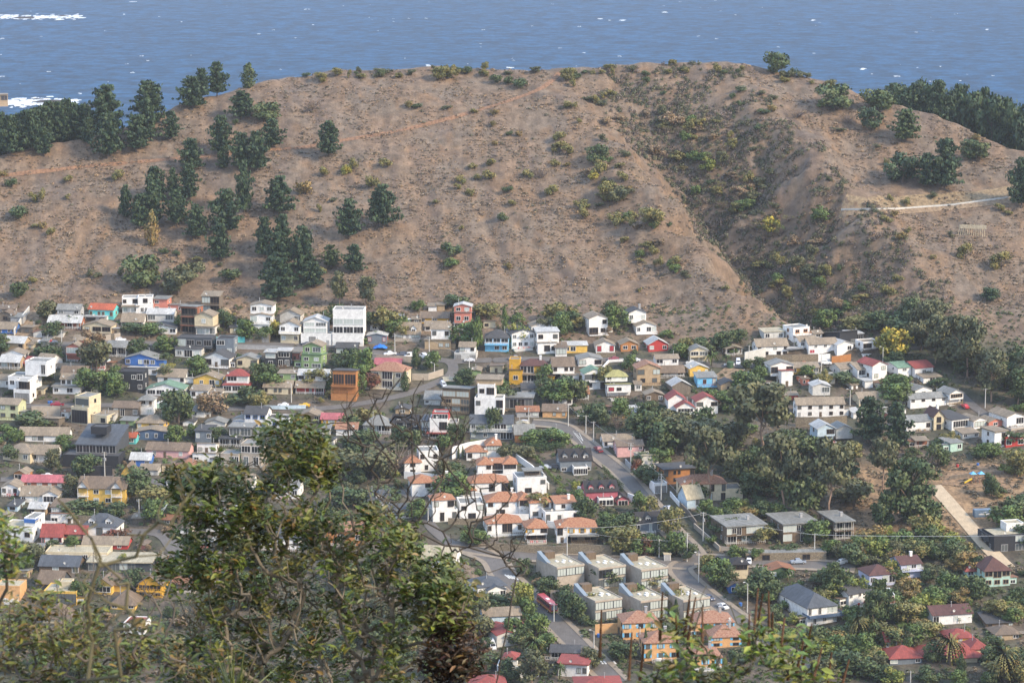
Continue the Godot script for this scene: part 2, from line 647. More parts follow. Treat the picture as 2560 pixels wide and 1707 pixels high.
func glass(kind: String) -> StandardMaterial3D:
	match kind:
		"curtain": return mat(Color(0.42, 0.46, 0.43), "", 1, 0.35)
		"red": return mat(Color(0.36, 0.03, 0.05), "", 1, 0.5)
		"dim": return mat(Color(0.10, 0.11, 0.11), "", 1, 0.15)
	return mat(Color(0.022, 0.022, 0.026), "", 1, 0.08)

func frame_mesh(w: float, h: float) -> ArrayMesh:   # origin at the middle, lying on the wall plane z = 0
	var key := "frame %.1f %.1f" % [w, h]
	if not meshes.has(key):
		var b := MB.new()
		var t := 0.11
		b.box(Vector3(-w / 2 - t, h / 2, -0.05), Vector3(w / 2 + t, h / 2 + t, 0.10))
		b.box(Vector3(-w / 2 - t, -h / 2 - t, -0.05), Vector3(w / 2 + t, -h / 2, 0.16))
		b.box(Vector3(-w / 2 - t, -h / 2, -0.05), Vector3(-w / 2, h / 2, 0.10))
		b.box(Vector3(w / 2, -h / 2, -0.05), Vector3(w / 2 + t, h / 2, 0.10))
		var bars := 1 if w > 0.9 else 0
		if w > 2.6: bars = int(w / 1.3)
		for k in bars:
			var x := -w / 2 + w * (k + 1) / (bars + 1)
			b.box(Vector3(x - 0.04, -h / 2, 0.0), Vector3(x + 0.04, h / 2, 0.08))
		meshes[key] = b.mesh()
	return meshes[key]

func pane_mesh(w: float, h: float) -> ArrayMesh:
	var key := "pane %.1f %.1f" % [w, h]
	if not meshes.has(key):
		var b := MB.new()
		b.box(Vector3(-w / 2, -h / 2, -0.04), Vector3(w / 2, h / 2, 0.035))
		meshes[key] = b.mesh()
	return meshes[key]

func add_window(root: Node3D, x: float, y: float, z: float, turn: float, w: float, h: float, pane: String, trim: String, shutter := "") -> void:
	w = snappedf(w, 0.1)
	h = snappedf(h, 0.1)
	if w < 0.3 or h < 0.3: return
	var f := part("window", frame_mesh(w, h), wall_mat(trim), root, Vector3(x, y, z))
	f.rotation.y = turn
	part("pane", pane_mesh(w, h), glass(pane), f)
	if shutter != "":
		for s in [-1, 1]:
			part("shutter", pane_mesh(snappedf(w * 0.45, 0.1), h), wall_mat(shutter), f, Vector3(s * (w * 0.75 + 0.12), 0, 0.03))

func rail(root: Node3D, x0: float, x1: float, y: float, z0: float, z1: float, paint: String) -> void:   # round three sides of a deck
	var b := MB.new()
	for yy in [0.5, 0.95]:
		b.box(Vector3(x0, y + yy, z1 - 0.06), Vector3(x1, y + yy + 0.09, z1))
		b.box(Vector3(x0, y + yy, z0), Vector3(x0 + 0.06, y + yy + 0.09, z1 - 0.06))
		b.box(Vector3(x1 - 0.06, y + yy, z0), Vector3(x1, y + yy + 0.09, z1 - 0.06))
	var n := int((x1 - x0) / 0.7) + 1
	for k in n + 1:
		var x := lerpf(x0 + 0.01, x1 - 0.09, float(k) / n)
		b.box(Vector3(x, y, z1 - 0.08), Vector3(x + 0.08, y + 0.95, z1 - 0.005))
	part("railing", b.mesh(), wall_mat(paint), root)

# One block of a house. All lengths in metres; x centre, y base, z front plane.
func block(root: Node3D, x: float, y: float, z: float, w: float, h: float, d: float, paint: String, kind: String, roofing: String, rise: float, storeys: PackedStringArray, trim: String, shutter: String, foot: float, r: RandomNumberGenerator, extra: String) -> void:
	var x0 := x - w / 2
	var x1 := x + w / 2
	var top := y + h
	var back := z - d
	var n := maxi(storeys.size(), 1)
	var sh := h / n
	var b := MB.new()
	for k in n:
		var s: String = storeys[k] if storeys.size() > 0 else ""
		var hi := top - k * sh
		var lo := hi - sh
		var low := lo - foot if k == n - 1 else lo
		var front := z - 1.7 if s.begins_with("~") else z
		b.box(Vector3(x0, low, back), Vector3(x1, hi - (0.003 if k > 0 else 0.0), front))
		if s.begins_with("~"):
			part("porch_floor", slab_mesh(w, 0.22 + (foot if k == n - 1 else 0.0), 1.7), wall_mat(paint), root, Vector3(x, lo, z - 0.85))
			if k > 0 or kind == "flat":
				part("porch_slab", slab_mesh(w, 0.2, 1.7), wall_mat(paint), root, Vector3(x, hi - 0.01, z - 0.85))
			var posts := maxi(int(w / 3.2), 1)
			for p in posts + 1:
				part("post", post_mesh(sh - 0.2), wall_mat(trim), root, Vector3(lerpf(x0 + 0.12, x1 - 0.12, float(p) / posts), lo, z - 0.12))
			if sh > 1.6: rail(root, x0 + 0.02, x1 - 0.02, lo, z - 1.6, z - 0.02, trim)
		elif s.begins_with("="):
			part("balcony", slab_mesh(w + 0.2, 0.2, 1.5), wall_mat(paint if paint != "black" else "wood"), root, Vector3(x, lo + 0.12, z + 0.75))
			rail(root, x0 - 0.08, x1 + 0.08, lo + 0.12, z + 0.02, z + 1.48, trim)
		var cells := s.trim_prefix("~").trim_prefix("=")
		var cw := w / maxi(cells.length(), 1)
		for i in cells.length():
			var ch := cells[i]
			var cx := x0 + cw * (i + 0.5)
			var pane := "dark" if r.randf() < 0.62 else ("dim" if r.randf() < 0.5 else "curtain")
			var hh := sh * 0.46
			var cy := lo + sh * 0.54
			match ch:
				"w": add_window(root, cx, cy, front, 0, minf(cw * 0.58, 1.7), minf(hh, 1.5), pane, trim, shutter)
				"W": add_window(root, cx, cy, front, 0, cw * 0.84, sh * 0.56, pane, trim)
				"c": add_window(root, cx, cy, front, 0, cw * 0.90, sh * 0.68, "curtain", trim)
				"r": add_window(root, cx, cy, front, 0, cw * 0.62, sh * 0.62, "red", trim)
				"B": add_window(root, cx, lo + sh * 0.47, front, 0, cw * 0.90, sh * 0.78, "dark", trim)
				"D": add_window(root, cx, lo + sh * 0.47, front, 0, cw * 0.90, sh * 0.78, "dim", trim)
				"t": add_window(root, cx, lo + sh * 0.46, front, 0, minf(cw * 0.6, 1.6), sh * 0.74, pane, trim, shutter)
				"d":
					var o := part("door", pane_mesh(snappedf(clampf(cw * 0.5, 0.8, 1.1), 0.1), snappedf(minf(sh * 0.78, 2.1), 0.1)), wall_mat("wood" if r.randf() < 0.6 else "grey"), root, Vector3(cx, lo + minf(sh * 0.39, 1.05), front + 0.02))
					part("handle", post_mesh(0.15), mat(Color(0.4, 0.4, 0.4), "", 1, 0.3), o, Vector3(0.35, 0, 0.08))
				"g": part("garage_door", pane_mesh(snappedf(cw * 0.88, 0.1), snappedf(sh * 0.78, 0.1)), mat(rgb(PAINT["grey"]), "plank", 5.0), root, Vector3(cx, lo + sh * 0.41, front + 0.02))
		for side in [-1, 1]:     # windows in the side walls
			if d > 5.0 and sh > 1.8 and not extra.contains("blind"):
				for q in ([0.3, 0.7] if d > 9.0 else [0.5]):
					if r.randf() < 0.7:
						add_window(root, x + side * w / 2, lo + sh * 0.54, z - d * q - (0.6 if s.begins_with("~") else 0.0), side * PI / 2, snappedf(r.randf_range(0.8, 1.3), 0.1), snappedf(minf(sh * 0.42, 1.2), 0.1), "dark" if r.randf() < 0.7 else "dim", trim)
	var ov := 0.45
	var rb := MB.new()
	var th := 0.16
	var e := top + 0.10
	match kind:
		"gx":      # ridge along the front
			var m := (z + back) / 2
			var k := rise / (d / 2)
			var yo := e - ov * k
			rb.slab([Vector3(x0 - ov, yo, z + ov), Vector3(x1 + ov, yo, z + ov), Vector3(x1 + ov, e + rise, m), Vector3(x0 - ov, e + rise, m)], th)
			rb.slab([Vector3(x0 - ov, yo, back - ov), Vector3(x1 + ov, yo, back - ov), Vector3(x1 + ov, e + rise + 0.002, m), Vector3(x0 - ov, e + rise + 0.002, m)], th)
			for sx in [x0, x1]:
				b.tri(Vector3(sx, top, z), Vector3(sx, top, back), Vector3(sx, top + rise, m), Vector3(sx - x, 0, 0))
		"gz":      # gable to the front
			var k := rise / (w / 2)
			var yo := e - ov * k
			for s in [-1.0, 1.0]:
				var xe: float = x + s * (w / 2 + ov)
				rb.slab([Vector3(xe, yo, z + ov), Vector3(x, e + rise, z + ov), Vector3(x, e + rise, back - ov), Vector3(xe, yo, back - ov)], th)
			for zz in [z, back]:
				b.tri(Vector3(x0, top, zz), Vector3(x1, top, zz), Vector3(x, top + rise, zz), Vector3(0, 0, zz - z + d / 2))
		"hip":
			var run := minf(w, d) / 2
			var m := (z + back) / 2
			var k := rise / run
			var yo := e - ov * k
			var ra := Vector3(x0 + run, e + rise, m if d <= w else z - run)
			var rc := Vector3(x1 - run, e + rise, m if d <= w else back + run)
			if d > w:
				ra.x = x
				rc.x = x
			var c0 := Vector3(x0 - ov, yo, z + ov)
			var c1 := Vector3(x1 + ov, yo, z + ov)
			var c2 := Vector3(x1 + ov, yo, back - ov)
			var c3 := Vector3(x0 - ov, yo, back - ov)
			if d <= w:
				rb.slab([c0, c1, rc, ra], th)
				rb.slab([c3, c2, rc, ra], th)
				rb.slab([c1, c2, rc], th)
				rb.slab([c0, c3, ra], th)
			else:
				rb.slab([c0, c1, ra], th)
				rb.slab([c3, c2, rc], th)
				rb.slab([c1, c2, rc, ra], th)
				rb.slab([c0, c3, rc, ra], th)
		"shed", "lean":   # one slope, high at the back or at the front
			var hb := rise if kind == "shed" else 0.0
			var hf := 0.0 if kind == "shed" else rise
			var k := (hb - hf) / d
			rb.slab([Vector3(x0 - ov, e + hf - k * ov, z + ov), Vector3(x1 + ov, e + hf - k * ov, z + ov), Vector3(x1 + ov, e + hb + k * ov, back - ov), Vector3(x0 - ov, e + hb + k * ov, back - ov)], th)
			if rise > 0.05:
				for sx in [x0, x1]:
					b.tri(Vector3(sx, top, z), Vector3(sx, top, back), Vector3(sx, top + rise, back if kind == "shed" else z), Vector3(sx - x, 0, 0))
				var zz: float = back if kind == "shed" else z
				b.quad(Vector3(x0, top, zz), Vector3(x1, top, zz), Vector3(x1, top + rise, zz), Vector3(x0, top + rise, zz), Vector3(0, 0, -1 if kind == "shed" else 1))
		"flat":
			rb.slab([Vector3(x0 + 0.2, top + 0.06, z - 0.2), Vector3(x1 - 0.2, top + 0.06, z - 0.2), Vector3(x1 - 0.2, top + 0.06, back + 0.2), Vector3(x0 + 0.2, top + 0.06, back + 0.2)], 0.1)
			var pb := MB.new()
			var ph := maxf(rise, 0.35)
			pb.box(Vector3(x0 - 0.04, top - 0.1, z - 0.2), Vector3(x1 + 0.04, top + ph, z + 0.04))
			pb.box(Vector3(x0 - 0.04, top - 0.1, back - 0.04), Vector3(x1 + 0.04, top + ph, back + 0.2))
			pb.box(Vector3(x0 - 0.04, top - 0.1, back + 0.2), Vector3(x0 + 0.2, top + ph - 0.004, z - 0.2))
			pb.box(Vector3(x1 - 0.2, top - 0.1, back + 0.2), Vector3(x1 + 0.04, top + ph - 0.004, z - 0.2))
			part("parapet", pb.mesh(), wall_mat(paint), root)
		"slab":    # thin flat roof that stands out
			rb.box(Vector3(x0 - 0.5, top + 0.003, back - 0.5), Vector3(x1 + 0.5, top + 0.35, z + 0.7))
	part("wall", b.mesh(), wall_mat(paint), root)
	var rn: MeshInstance3D = null
	if rb.v.size() > 0:
		rn = part("roof", rb.mesh(), roof_mat(roofing), root)
	if rn == null: return
	if extra.contains("chimney"):
		var cb := MB.new()
		cb.box(Vector3(-0.4, -1.0, -0.4), Vector3(0.4, maxf(rise, 0.4) + 1.2, 0.4))
		cb.box(Vector3(-0.5, maxf(rise, 0.4) + 1.2, -0.5), Vector3(0.5, maxf(rise, 0.4) + 1.4, 0.5))
		part("chimney", cb.mesh(), wall_mat("white" if roofing == "terra" or roofing == "maroon" else "grey"), rn, Vector3(x + w * 0.22, top, z - d * 0.45))
	elif r.randf() < 0.4 and kind != "slab":
		var cb := MB.new()
		cb.tube(Vector3.ZERO, Vector3(0, rise + 1.3, 0), 0.11, 0.11, 6)
		cb.tube(Vector3(0, rise + 1.3, 0), Vector3(0, rise + 1.5, 0), 0.2, 0.12, 6)
		part("stove_pipe", cb.mesh(), wall_mat("grey"), rn, Vector3(x + w * r.randf_range(-0.35, 0.35), top, z - d * r.randf_range(0.3, 0.6)))
	if r.randf() < 0.30 and not extra.contains("blind"):
		var db := MB.new()
		for k in 8:
			var a := TAU * k / 8.0
			var c := TAU * (k + 1) / 8.0
			db.tri(Vector3(0, 0.9, 0.0), Vector3(cos(a) * 0.45, 0.9 + sin(a) * 0.45, 0.14), Vector3(cos(c) * 0.45, 0.9 + sin(c) * 0.45, 0.14), Vector3(0, 0, 1))
		db.tube(Vector3(0, 0, -0.05), Vector3(0, 0.9, -0.05), 0.04, 0.04, 5)
		part("satellite_dish", db.mesh(), wall_mat("pale"), rn, Vector3(x + w * r.randf_range(-0.45, 0.45), top + 0.05, z - 0.25))
	if extra.contains("dormer"):
		var cnt := int(extra.substr(extra.find("dormer") + 6, 1))
		for k in cnt:
			var dx := lerpf(x0, x1, (k + 0.5) / cnt)
			var dw := minf(w / cnt * 0.5, 2.2)
			var dh := rise * 0.42
			var zf := z - d * 0.5 * 0.18
			var q := MB.new()
			q.box(Vector3(dx - dw / 2, top, zf - d * 0.3), Vector3(dx + dw / 2, top + dh + 0.35, zf))
			q.tri(Vector3(dx - dw / 2, top + dh + 0.35, zf), Vector3(dx + dw / 2, top + dh + 0.35, zf), Vector3(dx, top + dh + 0.35 + dw * 0.5, zf), Vector3(0, 0, 1))
			var dn := part("dormer", q.mesh(), wall_mat(paint), rn)
			var g := MB.new()
			for s in [-1.0, 1.0]:
				g.slab([Vector3(dx + s * (dw / 2 + 0.3), top + dh + 0.15, zf + 0.3), Vector3(dx, top + dh + 0.5 + dw * 0.5, zf + 0.3), Vector3(dx, top + dh + 0.5 + dw * 0.5, zf - d * 0.36), Vector3(dx + s * (dw / 2 + 0.3), top + dh + 0.15, zf - d * 0.36)], 0.14)
			part("dormer_roof", g.mesh(), roof_mat(roofing), rn)
			var f := part("dormer_window", frame_mesh(snappedf(dw * 0.6, 0.1), snappedf(dh * 0.8, 0.1)), wall_mat("white"), rn, Vector3(dx, top + dh * 0.55, zf))
			f.get_child_count()
			part("dormer_pane", pane_mesh(snappedf(dw * 0.6, 0.1), snappedf(dh * 0.8, 0.1)), glass("dark"), rn, Vector3(dx, top + dh * 0.55, zf))

func slab_mesh(w: float, h: float, d: float) -> ArrayMesh:   # top face at y = 0
	var b := MB.new()
	b.box(Vector3(-w / 2, -h, -d / 2), Vector3(w / 2, 0, d / 2))
	return b.mesh()

func post_mesh(h: float) -> ArrayMesh:
	var key := "post %.2f" % h
	if not meshes.has(key):
		var b := MB.new()
		b.box(Vector3(-0.07, 0, -0.07), Vector3(0.07, h, 0.07))
		meshes[key] = b.mesh()
	return meshes[key]

# label, short name, pixel of the middle of the front's foot, turn in degrees, then blocks in pixels:
# [x, y up, z back in metres, width, height, depth in metres, paint, roof kind, roofing, rise, storeys from the top, extras]
func house(label: String, handle: String, px: float, py: float, turn: float, blocks: Array, trim := "", shutter := "", kind := "house") -> Node3D:
	var p := hit(px, py)
	var s := metre(p) / 0.985
	var r := RandomNumberGenerator.new()
	r.seed = label.hash()
	var root := thing(kind.replace(" ", "_"), label, kind, p, deg_to_rad(turn), "buildings of the hillside town")
	things.append([handle, p, px, py])
	if kind == "house": fronts.append([root, px, py, s, turn, blocks, trim])
	for q in blocks:
		var w: float = q[3] * s / maxf(cos(deg_to_rad(turn)), 0.5)
		var paint: String = q[6]
		var tr := trim
		if tr == "":
			tr = "white" if paint in ["red", "orange", "brick", "salmon", "blue", "sky", "navy", "turq", "green", "darkgreen", "rose", "slate", "yellow", "mustard", "pink", "pale"] else ("wood" if r.randf() < 0.6 else "white")
			if paint == "black" or paint == "charcoal": tr = "grey"
		var st: String = q[10]
		block(root, q[0] * s / maxf(cos(deg_to_rad(turn)), 0.5), q[1] * s, -q[2] + r.randf_range(0.0, 0.02), w, q[4] * s, q[5], paint, q[7], q[8], q[9] * s, st.split("/") if st != "" else PackedStringArray(), tr, shutter,
			3.0 if q[1] <= 0 else 0.3, r, q[11] if q.size() > 11 else "")
		covers.append([px + q[0] - q[3] * 0.5, py - q[1] - q[4] - q[9] * 0.8, px + q[0] + q[3] * 0.5, py - q[1], py])
	return root

# what people add to their houses: lean-tos at the side and railed decks in front, where there is room
func build_additions() -> void:
	var m := cell_map()
	var r := RandomNumberGenerator.new()
	r.seed = 5150
	for f in fronts:
		var q: Array = f[5][0]
		var s: float = f[3]
		var cs := maxf(cos(deg_to_rad(f[4])), 0.5)
		var px: float = f[1] + q[0]
		var py: float = f[2]
		if q[1] > 0 or q[6] == "concrete": continue
		for side in ([-1.0, 1.0] if r.randf() < 0.5 else [1.0, -1.0]):
			var w := r.randf_range(11, 20)
			var h := minf(q[4] * r.randf_range(0.45, 0.75), 16.0)
			var cx: float = px + side * (q[3] / 2 + w / 2 + 1.0)
			if r.randf() < 0.62 and room(m, cx - w / 2 + 2, py - h, cx + w / 2 - 2, py + 3):
				block(f[0], (q[0] + side * (q[3] / 2 + w / 2)) * s / cs, 0.0, -q[2] - r.randf_range(0.3, 1.2), w * s / cs, h * s, r.randf_range(3.5, 5.5), q[6] if r.randf() < 0.6 else ["oldwood", "pale", "tan", "white"][r.randi() % 4], "lean", ["tan", "grey", "white", "brown", "rust"][r.randi() % 5], 0.5, PackedStringArray([["w", "d", "", "W"][r.randi() % 4]]), "white", "", 3.0, r, "blind")
				covers.append([cx - w / 2, py - h, cx + w / 2, py, py])
				break
		if r.randf() < 0.5 and room(m, px - q[3] * 0.4, py + 6, px + q[3] * 0.4, py + 15):
			var w: float = q[3] * r.randf_range(0.6, 0.95) * s / cs
			var d := r.randf_range(2.0, 3.2)
			var x: float = (q[0] + r.randf_range(-0.1, 0.1) * q[3]) * s / cs
			var paint: String = ["oldwood", "wood", "concrete", "pale"][r.randi() % 4]
			part("deck", slab_mesh(w, 1.6 if paint == "concrete" or paint == "pale" else 0.22, d), wall_mat(paint), f[0], Vector3(x, 0.05, d / 2 + 0.04 - q[2]))
			rail(f[0], x - w / 2 + 0.03, x + w / 2 - 0.03, 0.05, 0.1 - q[2], d - q[2], ["white", "oldwood", "wood", "pale"][r.randi() % 4])
			for k in 3:
				part("post", post_mesh(2.4), wall_mat("oldwood"), f[0], Vector3(x + (k - 1) * w * 0.45, -2.2, d - 0.2 - q[2]))
			if r.randf() < 0.6:
				var b := MB.new()
				for k in 4:
					var tx := x + r.randf_range(-0.4, 0.4) * w
					b.box(Vector3(tx, 0.06, 0.5 - q[2]), Vector3(tx + r.randf_range(0.4, 1.1), r.randf_range(0.5, 0.9), 1.1 + r.randf_range(0, 0.6) - q[2]))
				part("deck_furniture", b.mesh(), wall_mat(["white", "tan", "wood", "blue", "red", "pale"][r.randi() % 6]), f[0])
			covers.append([px - q[3] * 0.4, py, px + q[3] * 0.4, py + 8, py])

func room(m: Dictionary, x0: float, y0: float, x1: float, y1: float) -> bool:
	for y in range(int(y0 / 8), int(y1 / 8) + 1):
		for x in range(int(x0 / 8), int(x1 / 8) + 1):
			if m.has(Vector2i(x, y)): return false
	return true

func h1(label: String, handle: String, px: float, py: float, turn: float, w: float, h: float, d: float, paint: String, kind: String, roofing: String, rise: float, storeys := "", extra := "", trim := "", shutter := "", category := "house") -> Node3D:
	return house(label, handle, px, py, turn, [[0, 0, 0, w, h, d, paint, kind, roofing, rise, storeys, extra]], trim, shutter, category)

func build_houses() -> void:
	# upper edge of the town, west end
	h1("low weathered shack with a brown sheet roof above the grey shed", "weathered shack", 14, 786, 0, 44, 14, 6, "oldwood", "shed", "brown", 4, "w.w")
	h1("grey plank shack with a brown gable beside the stepped white wall", "plank shack", 12, 806, -10, 40, 20, 6, "oldwood", "gz", "brown", 8, "w")
	h1("small grey lean-to shed next to the stepped white wall", "lean-to shed", 41, 810, -8, 32, 18, 5, "grey", "shed", "grey", 4, "", "", "", "", "shed")
	h1("deep blue cabin with a tan roof at the foot of the stepped wall", "deep blue cabin", 16, 834, -8, 44, 13, 6, "blue", "gx", "tan", 13, "w.ww")
	h1("tan cottage with a pale sheet roof below the bare earth lot", "tan cottage", 34, 874, -14, 50, 18, 7, "tan", "gx", "white", 12, "w.w")
	h1("white cottage with a low tan gable below the tan cottage", "low white cottage", 32, 899, -10, 56, 15, 6, "white", "gz", "tan", 9, "w.w")
	house("white gabled house with tan roof and a red roofed wing", "red winged house", 98, 928, -24, [[8, 0, 0, 38, 24, 9, "white", "gx", "tan", 16, "w"], [-30, 2, 1, 32, 14, 7, "brick", "gx", "red", 13, "w"]])
	h1("tan wooden house with white sheet roof and a wide porch", "white sheeted porch house", 22, 924, -12, 50, 20, 7, "tan", "gx", "white", 13, "~WdW")
	house("stepped white modern house above a grey garage door", "stepped white house", 50, 1006, -14, [[4, 0, 0, 42, 30, 6, "white", "flat", "grey", 3, "g"], [-8, 30, 3, 62, 28, 9, "white", "flat", "grey", 3, "w.~"], [6, 28, 0, 30, 26, 5, "white", "flat", "grey", 2, "~B"], [20, 60, 8, 56, 32, 8, "white", "flat", "grey", 3, "..t"]])
	h1("little pale house with tan roof behind the stepped white house", "little pale house", 6, 968, -8, 34, 20, 6, "pale", "gx", "tan", 9, "w.w")
	h1("lime cream two storey house with a white balcony", "lime cream house", 19, 1048, -12, 52, 38, 8, "lime", "gx", "tan", 10, "ww/=ww")
	house("grey plank house over a pale tin roofed porch with red walls", "green curtained house", 160, 823, -6, [[5, 30, 4, 58, 16, 6, "grey", "gx", "grey", 10, "w.w"], [0, 0, 0, 82, 18, 7, "brick", "gx", "white", 14, "~w.wd"]])
	h1("turquoise wooden house with a bright orange roof", "turquoise house", 252, 797, -12, 62, 24, 7, "turq", "gx", "orange", 11, "w.ww.w", "", "tan")
	h1("white house with blue door curtain under the turquoise house", "blue curtained house", 237, 808, -6, 54, 15, 5, "white", "lean", "white", 3, "~Ww")
	h1("cream house with a wide tan gable above the stone walled road", "cream porch house", 241, 832, -10, 72, 18, 7, "cream", "gz", "tan", 10, "wWW")
	house("two tier white modern house at the top of the town", "two tier white house", 342, 786, 4, [[-16, 0, 0, 40, 20, 6, "white", "slab", "tan", 2, "~w.w"], [18, 0, 0, 42, 22, 7, "white", "flat", "grey", 2, ".ww."], [-18, 22, 2, 38, 17, 6, "white", "flat", "grey", 2, "w.W"], [20, 24, 1, 36, 17, 6, "white", "flat", "grey", 2, ".W."]])
	house("salmon red house with a low wing beside the two tier white house", "salmon house", 404, 778, -8, [[-4, 0, 0, 34, 30, 7, "salmon", "slab", "grey", 2, "w./w."], [30, 0, 1, 44, 13, 6, "salmon", "lean", "grey", 3, "w.w"]])
	h1("white cottage with steep tan roof above a leafy hedge", "steep tan cottage", 330, 817, -4, 54, 14, 7, "white", "gx", "tan", 16, "W.w")
	h1("grey and white house with white tin roof and a red footing", "white tin house", 400, 804, -4, 66, 20, 7, "pale", "gx", "white", 10, "W.W")
	h1("low white house with a dark grey gable by the brick tower house", "dark gabled low house", 398, 834, -6, 82, 15, 7, "white", "gz", "dark", 8, "W.w.W")
	h1("three storey brick house with dark verandas and flat tin roof", "brick tower house", 470, 836, -14, 42, 66, 8, "brick", "lean", "grey", 4, "~B/~B/~B", "", "oldwood")
	house("long dark modern house with a terrace above white rooms", "long dark house", 474, 894, -8, [[6, 20, 4, 86, 24, 7, "charcoal", "flat", "dark", 2, "cWwW"], [-4, 0, 0, 66, 22, 7, "pale", "shed", "dark", 3, "wBw"]])
	house("salmon house in two steps with tan roofs and pale glazed bay", "salmon bay house", 186, 905, -10, [[6, 34, 6, 42, 15, 6, "salmon", "gx", "tan", 9, "W.w"], [-3, 0, 0, 38, 38, 7, "salmon", "gz", "tan", 9, "c/~."]])
	h1("grey house with a wooden deck behind the bare brown tree", "grey decked house", 290, 893, -10, 46, 26, 7, "pale", "gx", "grey", 12, "~BW")
	h1("bright blue wooden house with a pale double gable", "bright blue house", 350, 915, -10, 78, 20, 8, "blue", "gz", "grey", 11, "w.wWw")
	h1("white shack with tin roof below the bright blue house", "white tin shack", 356, 936, -6, 70, 14, 5, "white", "lean", "white", 4, "w.~.w")
	house("black boxy modern house with white framed windows", "black boxy house", 326, 979, -8, [[0, 0, 0, 62, 48, 8, "black", "flat", "black", 1, "w.wW/.w.w"], [-50, 18, 2, 44, 10, 8, "charcoal", "gx", "dark", 8, ""]], "white")
	h1("white house with broad tan roof beside the cactus hedge", "broad tan roof house", 427, 958, -8, 68, 17, 8, "white", "gx", "tan", 15, ".w..w")
	h1("white bungalow with pale green gable roof and glazed front", "green gabled bungalow", 412, 990, -6, 92, 18, 8, "white", "gz", "green", 13, "WWdW")
	house("white two level house with a row of veranda windows", "veranda row house", 165, 985, -6, [[10, 18, 2, 54, 18, 6, "white", "gx", "tan", 10, "wwww"], [0, 0, 0, 68, 18, 6, "white", "slab", "grey", 2, "w.W."], [4, 34, 9, 64, 8, 6, "tan", "gx", "brown", 14, ""]])
	house("tall cream modern house with a big dark window and terrace", "tall cream house", 198, 1060, -24, [[0, 0, 0, 44, 40, 9, "cream", "flat", "grey", 2, "B"], [2, 40, 1.5, 38, 26, 8, "cream", "flat", "grey", 2, "W"], [44, 0, 2, 40, 22, 6, "cream", "flat", "grey", 2, ".w"]], "charcoal")
	h1("small white tower house with a pyramid tin roof", "small white tower", 364, 1037, -6, 36, 38, 6, "white", "hip", "grey", 10, "~wd/.w")
	h1("grey green gabled cottage with tall white panels", "panelled cottage", 313, 1042, -8, 64, 24, 7, "oldwood", "gx", "brown", 11, "tt.w")
	h1("white hut with a flat tan roof beside the panelled cottage", "flat tan hut", 268, 1055, -6, 34, 18, 5, "pale", "shed", "tan", 4, ".w")
	# upper edge, middle
	h1("weathered two storey tower house with balconies above a sand heap", "weathered tower house", 526, 784, -6, 44, 44, 7, "oldwood", "shed", "tan", 5, "=cB/=cB")
	house("cream gabled house over a white railed veranda", "cream gabled house", 510, 842, -10, [[-2, 24, 0.6, 46, 28, 8, "cream", "gz", "tan", 9, ".w."], [2, 0, 0, 46, 24, 8, "white", "lean", "tan", 2, "~WWW"]], "white")
	house("white house stacked in three tiers above brown garage doors", "three tier house", 646, 856, -5, [[-4, 0, 0, 62, 20, 5, "stone", "flat", "grey", 1, "g.g"], [-4, 20, 3, 54, 22, 6, "white", "shed", "white", 3, "d.W"], [1, 44, 5, 54, 18, 6, "white", "gz", "tan", 5, "c.w"], [1, 66, 7, 56, 20, 7, "white", "gz", "tan", 6, "www"]])
	h1("pale grey gabled house uphill of the balconied white chalet", "pale grey gable", 725, 808, -8, 52, 22, 7, "pale", "gz", "tan", 12, "..W")
	house("white gabled chalet with a balcony on a stone basement", "balconied white chalet", 724, 859, -8, [[0, 0, 0, 46, 26, 6, "cream", "flat", "grey", 0, "w.w"], [0, 26, 0, 50, 20, 7, "white", "gz", "tan", 11, "=w.w"]], "white")
	house("white gabled villa with glazed upper room on a white wall", "white gabled villa", 790, 863, -4, [[0, 0, 0, 76, 27, 5, "white", "flat", "grey", 2, ".g.d"], [-4, 27, 2, 58, 30, 8, "white", "gz", "white", 11, "WW/cc"]], "white")
	house("large white three storey block with rows of tall windows", "large white block", 869, 866, -4, [[0, 0, 0, 76, 30, 7, "white", "flat", "grey", 1, ""], [0, 30, 2.2, 76, 58, 8, "white", "flat", "grey", 2, "./ccc/BBB"]], "white")
	h1("dark blue grey box house beside the white parked cars", "blue grey box house", 562, 886, -8, 44, 38, 7, "slate", "flat", "black", 1, "W./.w")
	h1("white house with a dark gable and washing on its balcony", "washing line house", 540, 918, -14, 66, 24, 8, "white", "gz", "dark", 14, "=WdW")
	h1("cream bungalow with a low grey tin gable", "cream bungalow", 617, 919, -6, 52, 22, 7, "cream", "gz", "grey", 8, "w.W")
	h1("narrow black and white house with an outside stair", "narrow black house", 676, 917, -8, 28, 36, 6, "black", "slab", "white", 1, "W/t", "", "white")
	h1("black timber house with white doors next to the narrow black one", "black timber house", 709, 916, -4, 32, 38, 6, "black", "slab", "white", 1, "W/tt", "", "white")
	house("pale green three storey house with a green awning roof", "green three storey house", 778, 922, -12, [[0, 0, 0, 50, 32, 8, "green", "lean", "green", 5, "ww/wW"], [0, 36, 1.2, 46, 20, 7, "green", "gz", "tan", 9, "wW"]])
	h1("black wooden house with dark roofs behind green shrubs", "black shrub house", 866, 886, -4, 52, 17, 8, "black", "gx", "dark", 9, "cWw")
	h1("low charcoal house with a pale front wall under the black house", "low charcoal house", 860, 917, -4, 48, 13, 7, "pale", "gx", "dark", 9, "w.w")
	h1("yellow bungalow with a tan gable and white windows", "yellow bungalow", 516, 965, -8, 66, 18, 8, "yellow", "gz", "tan", 12, ".w.Bw")
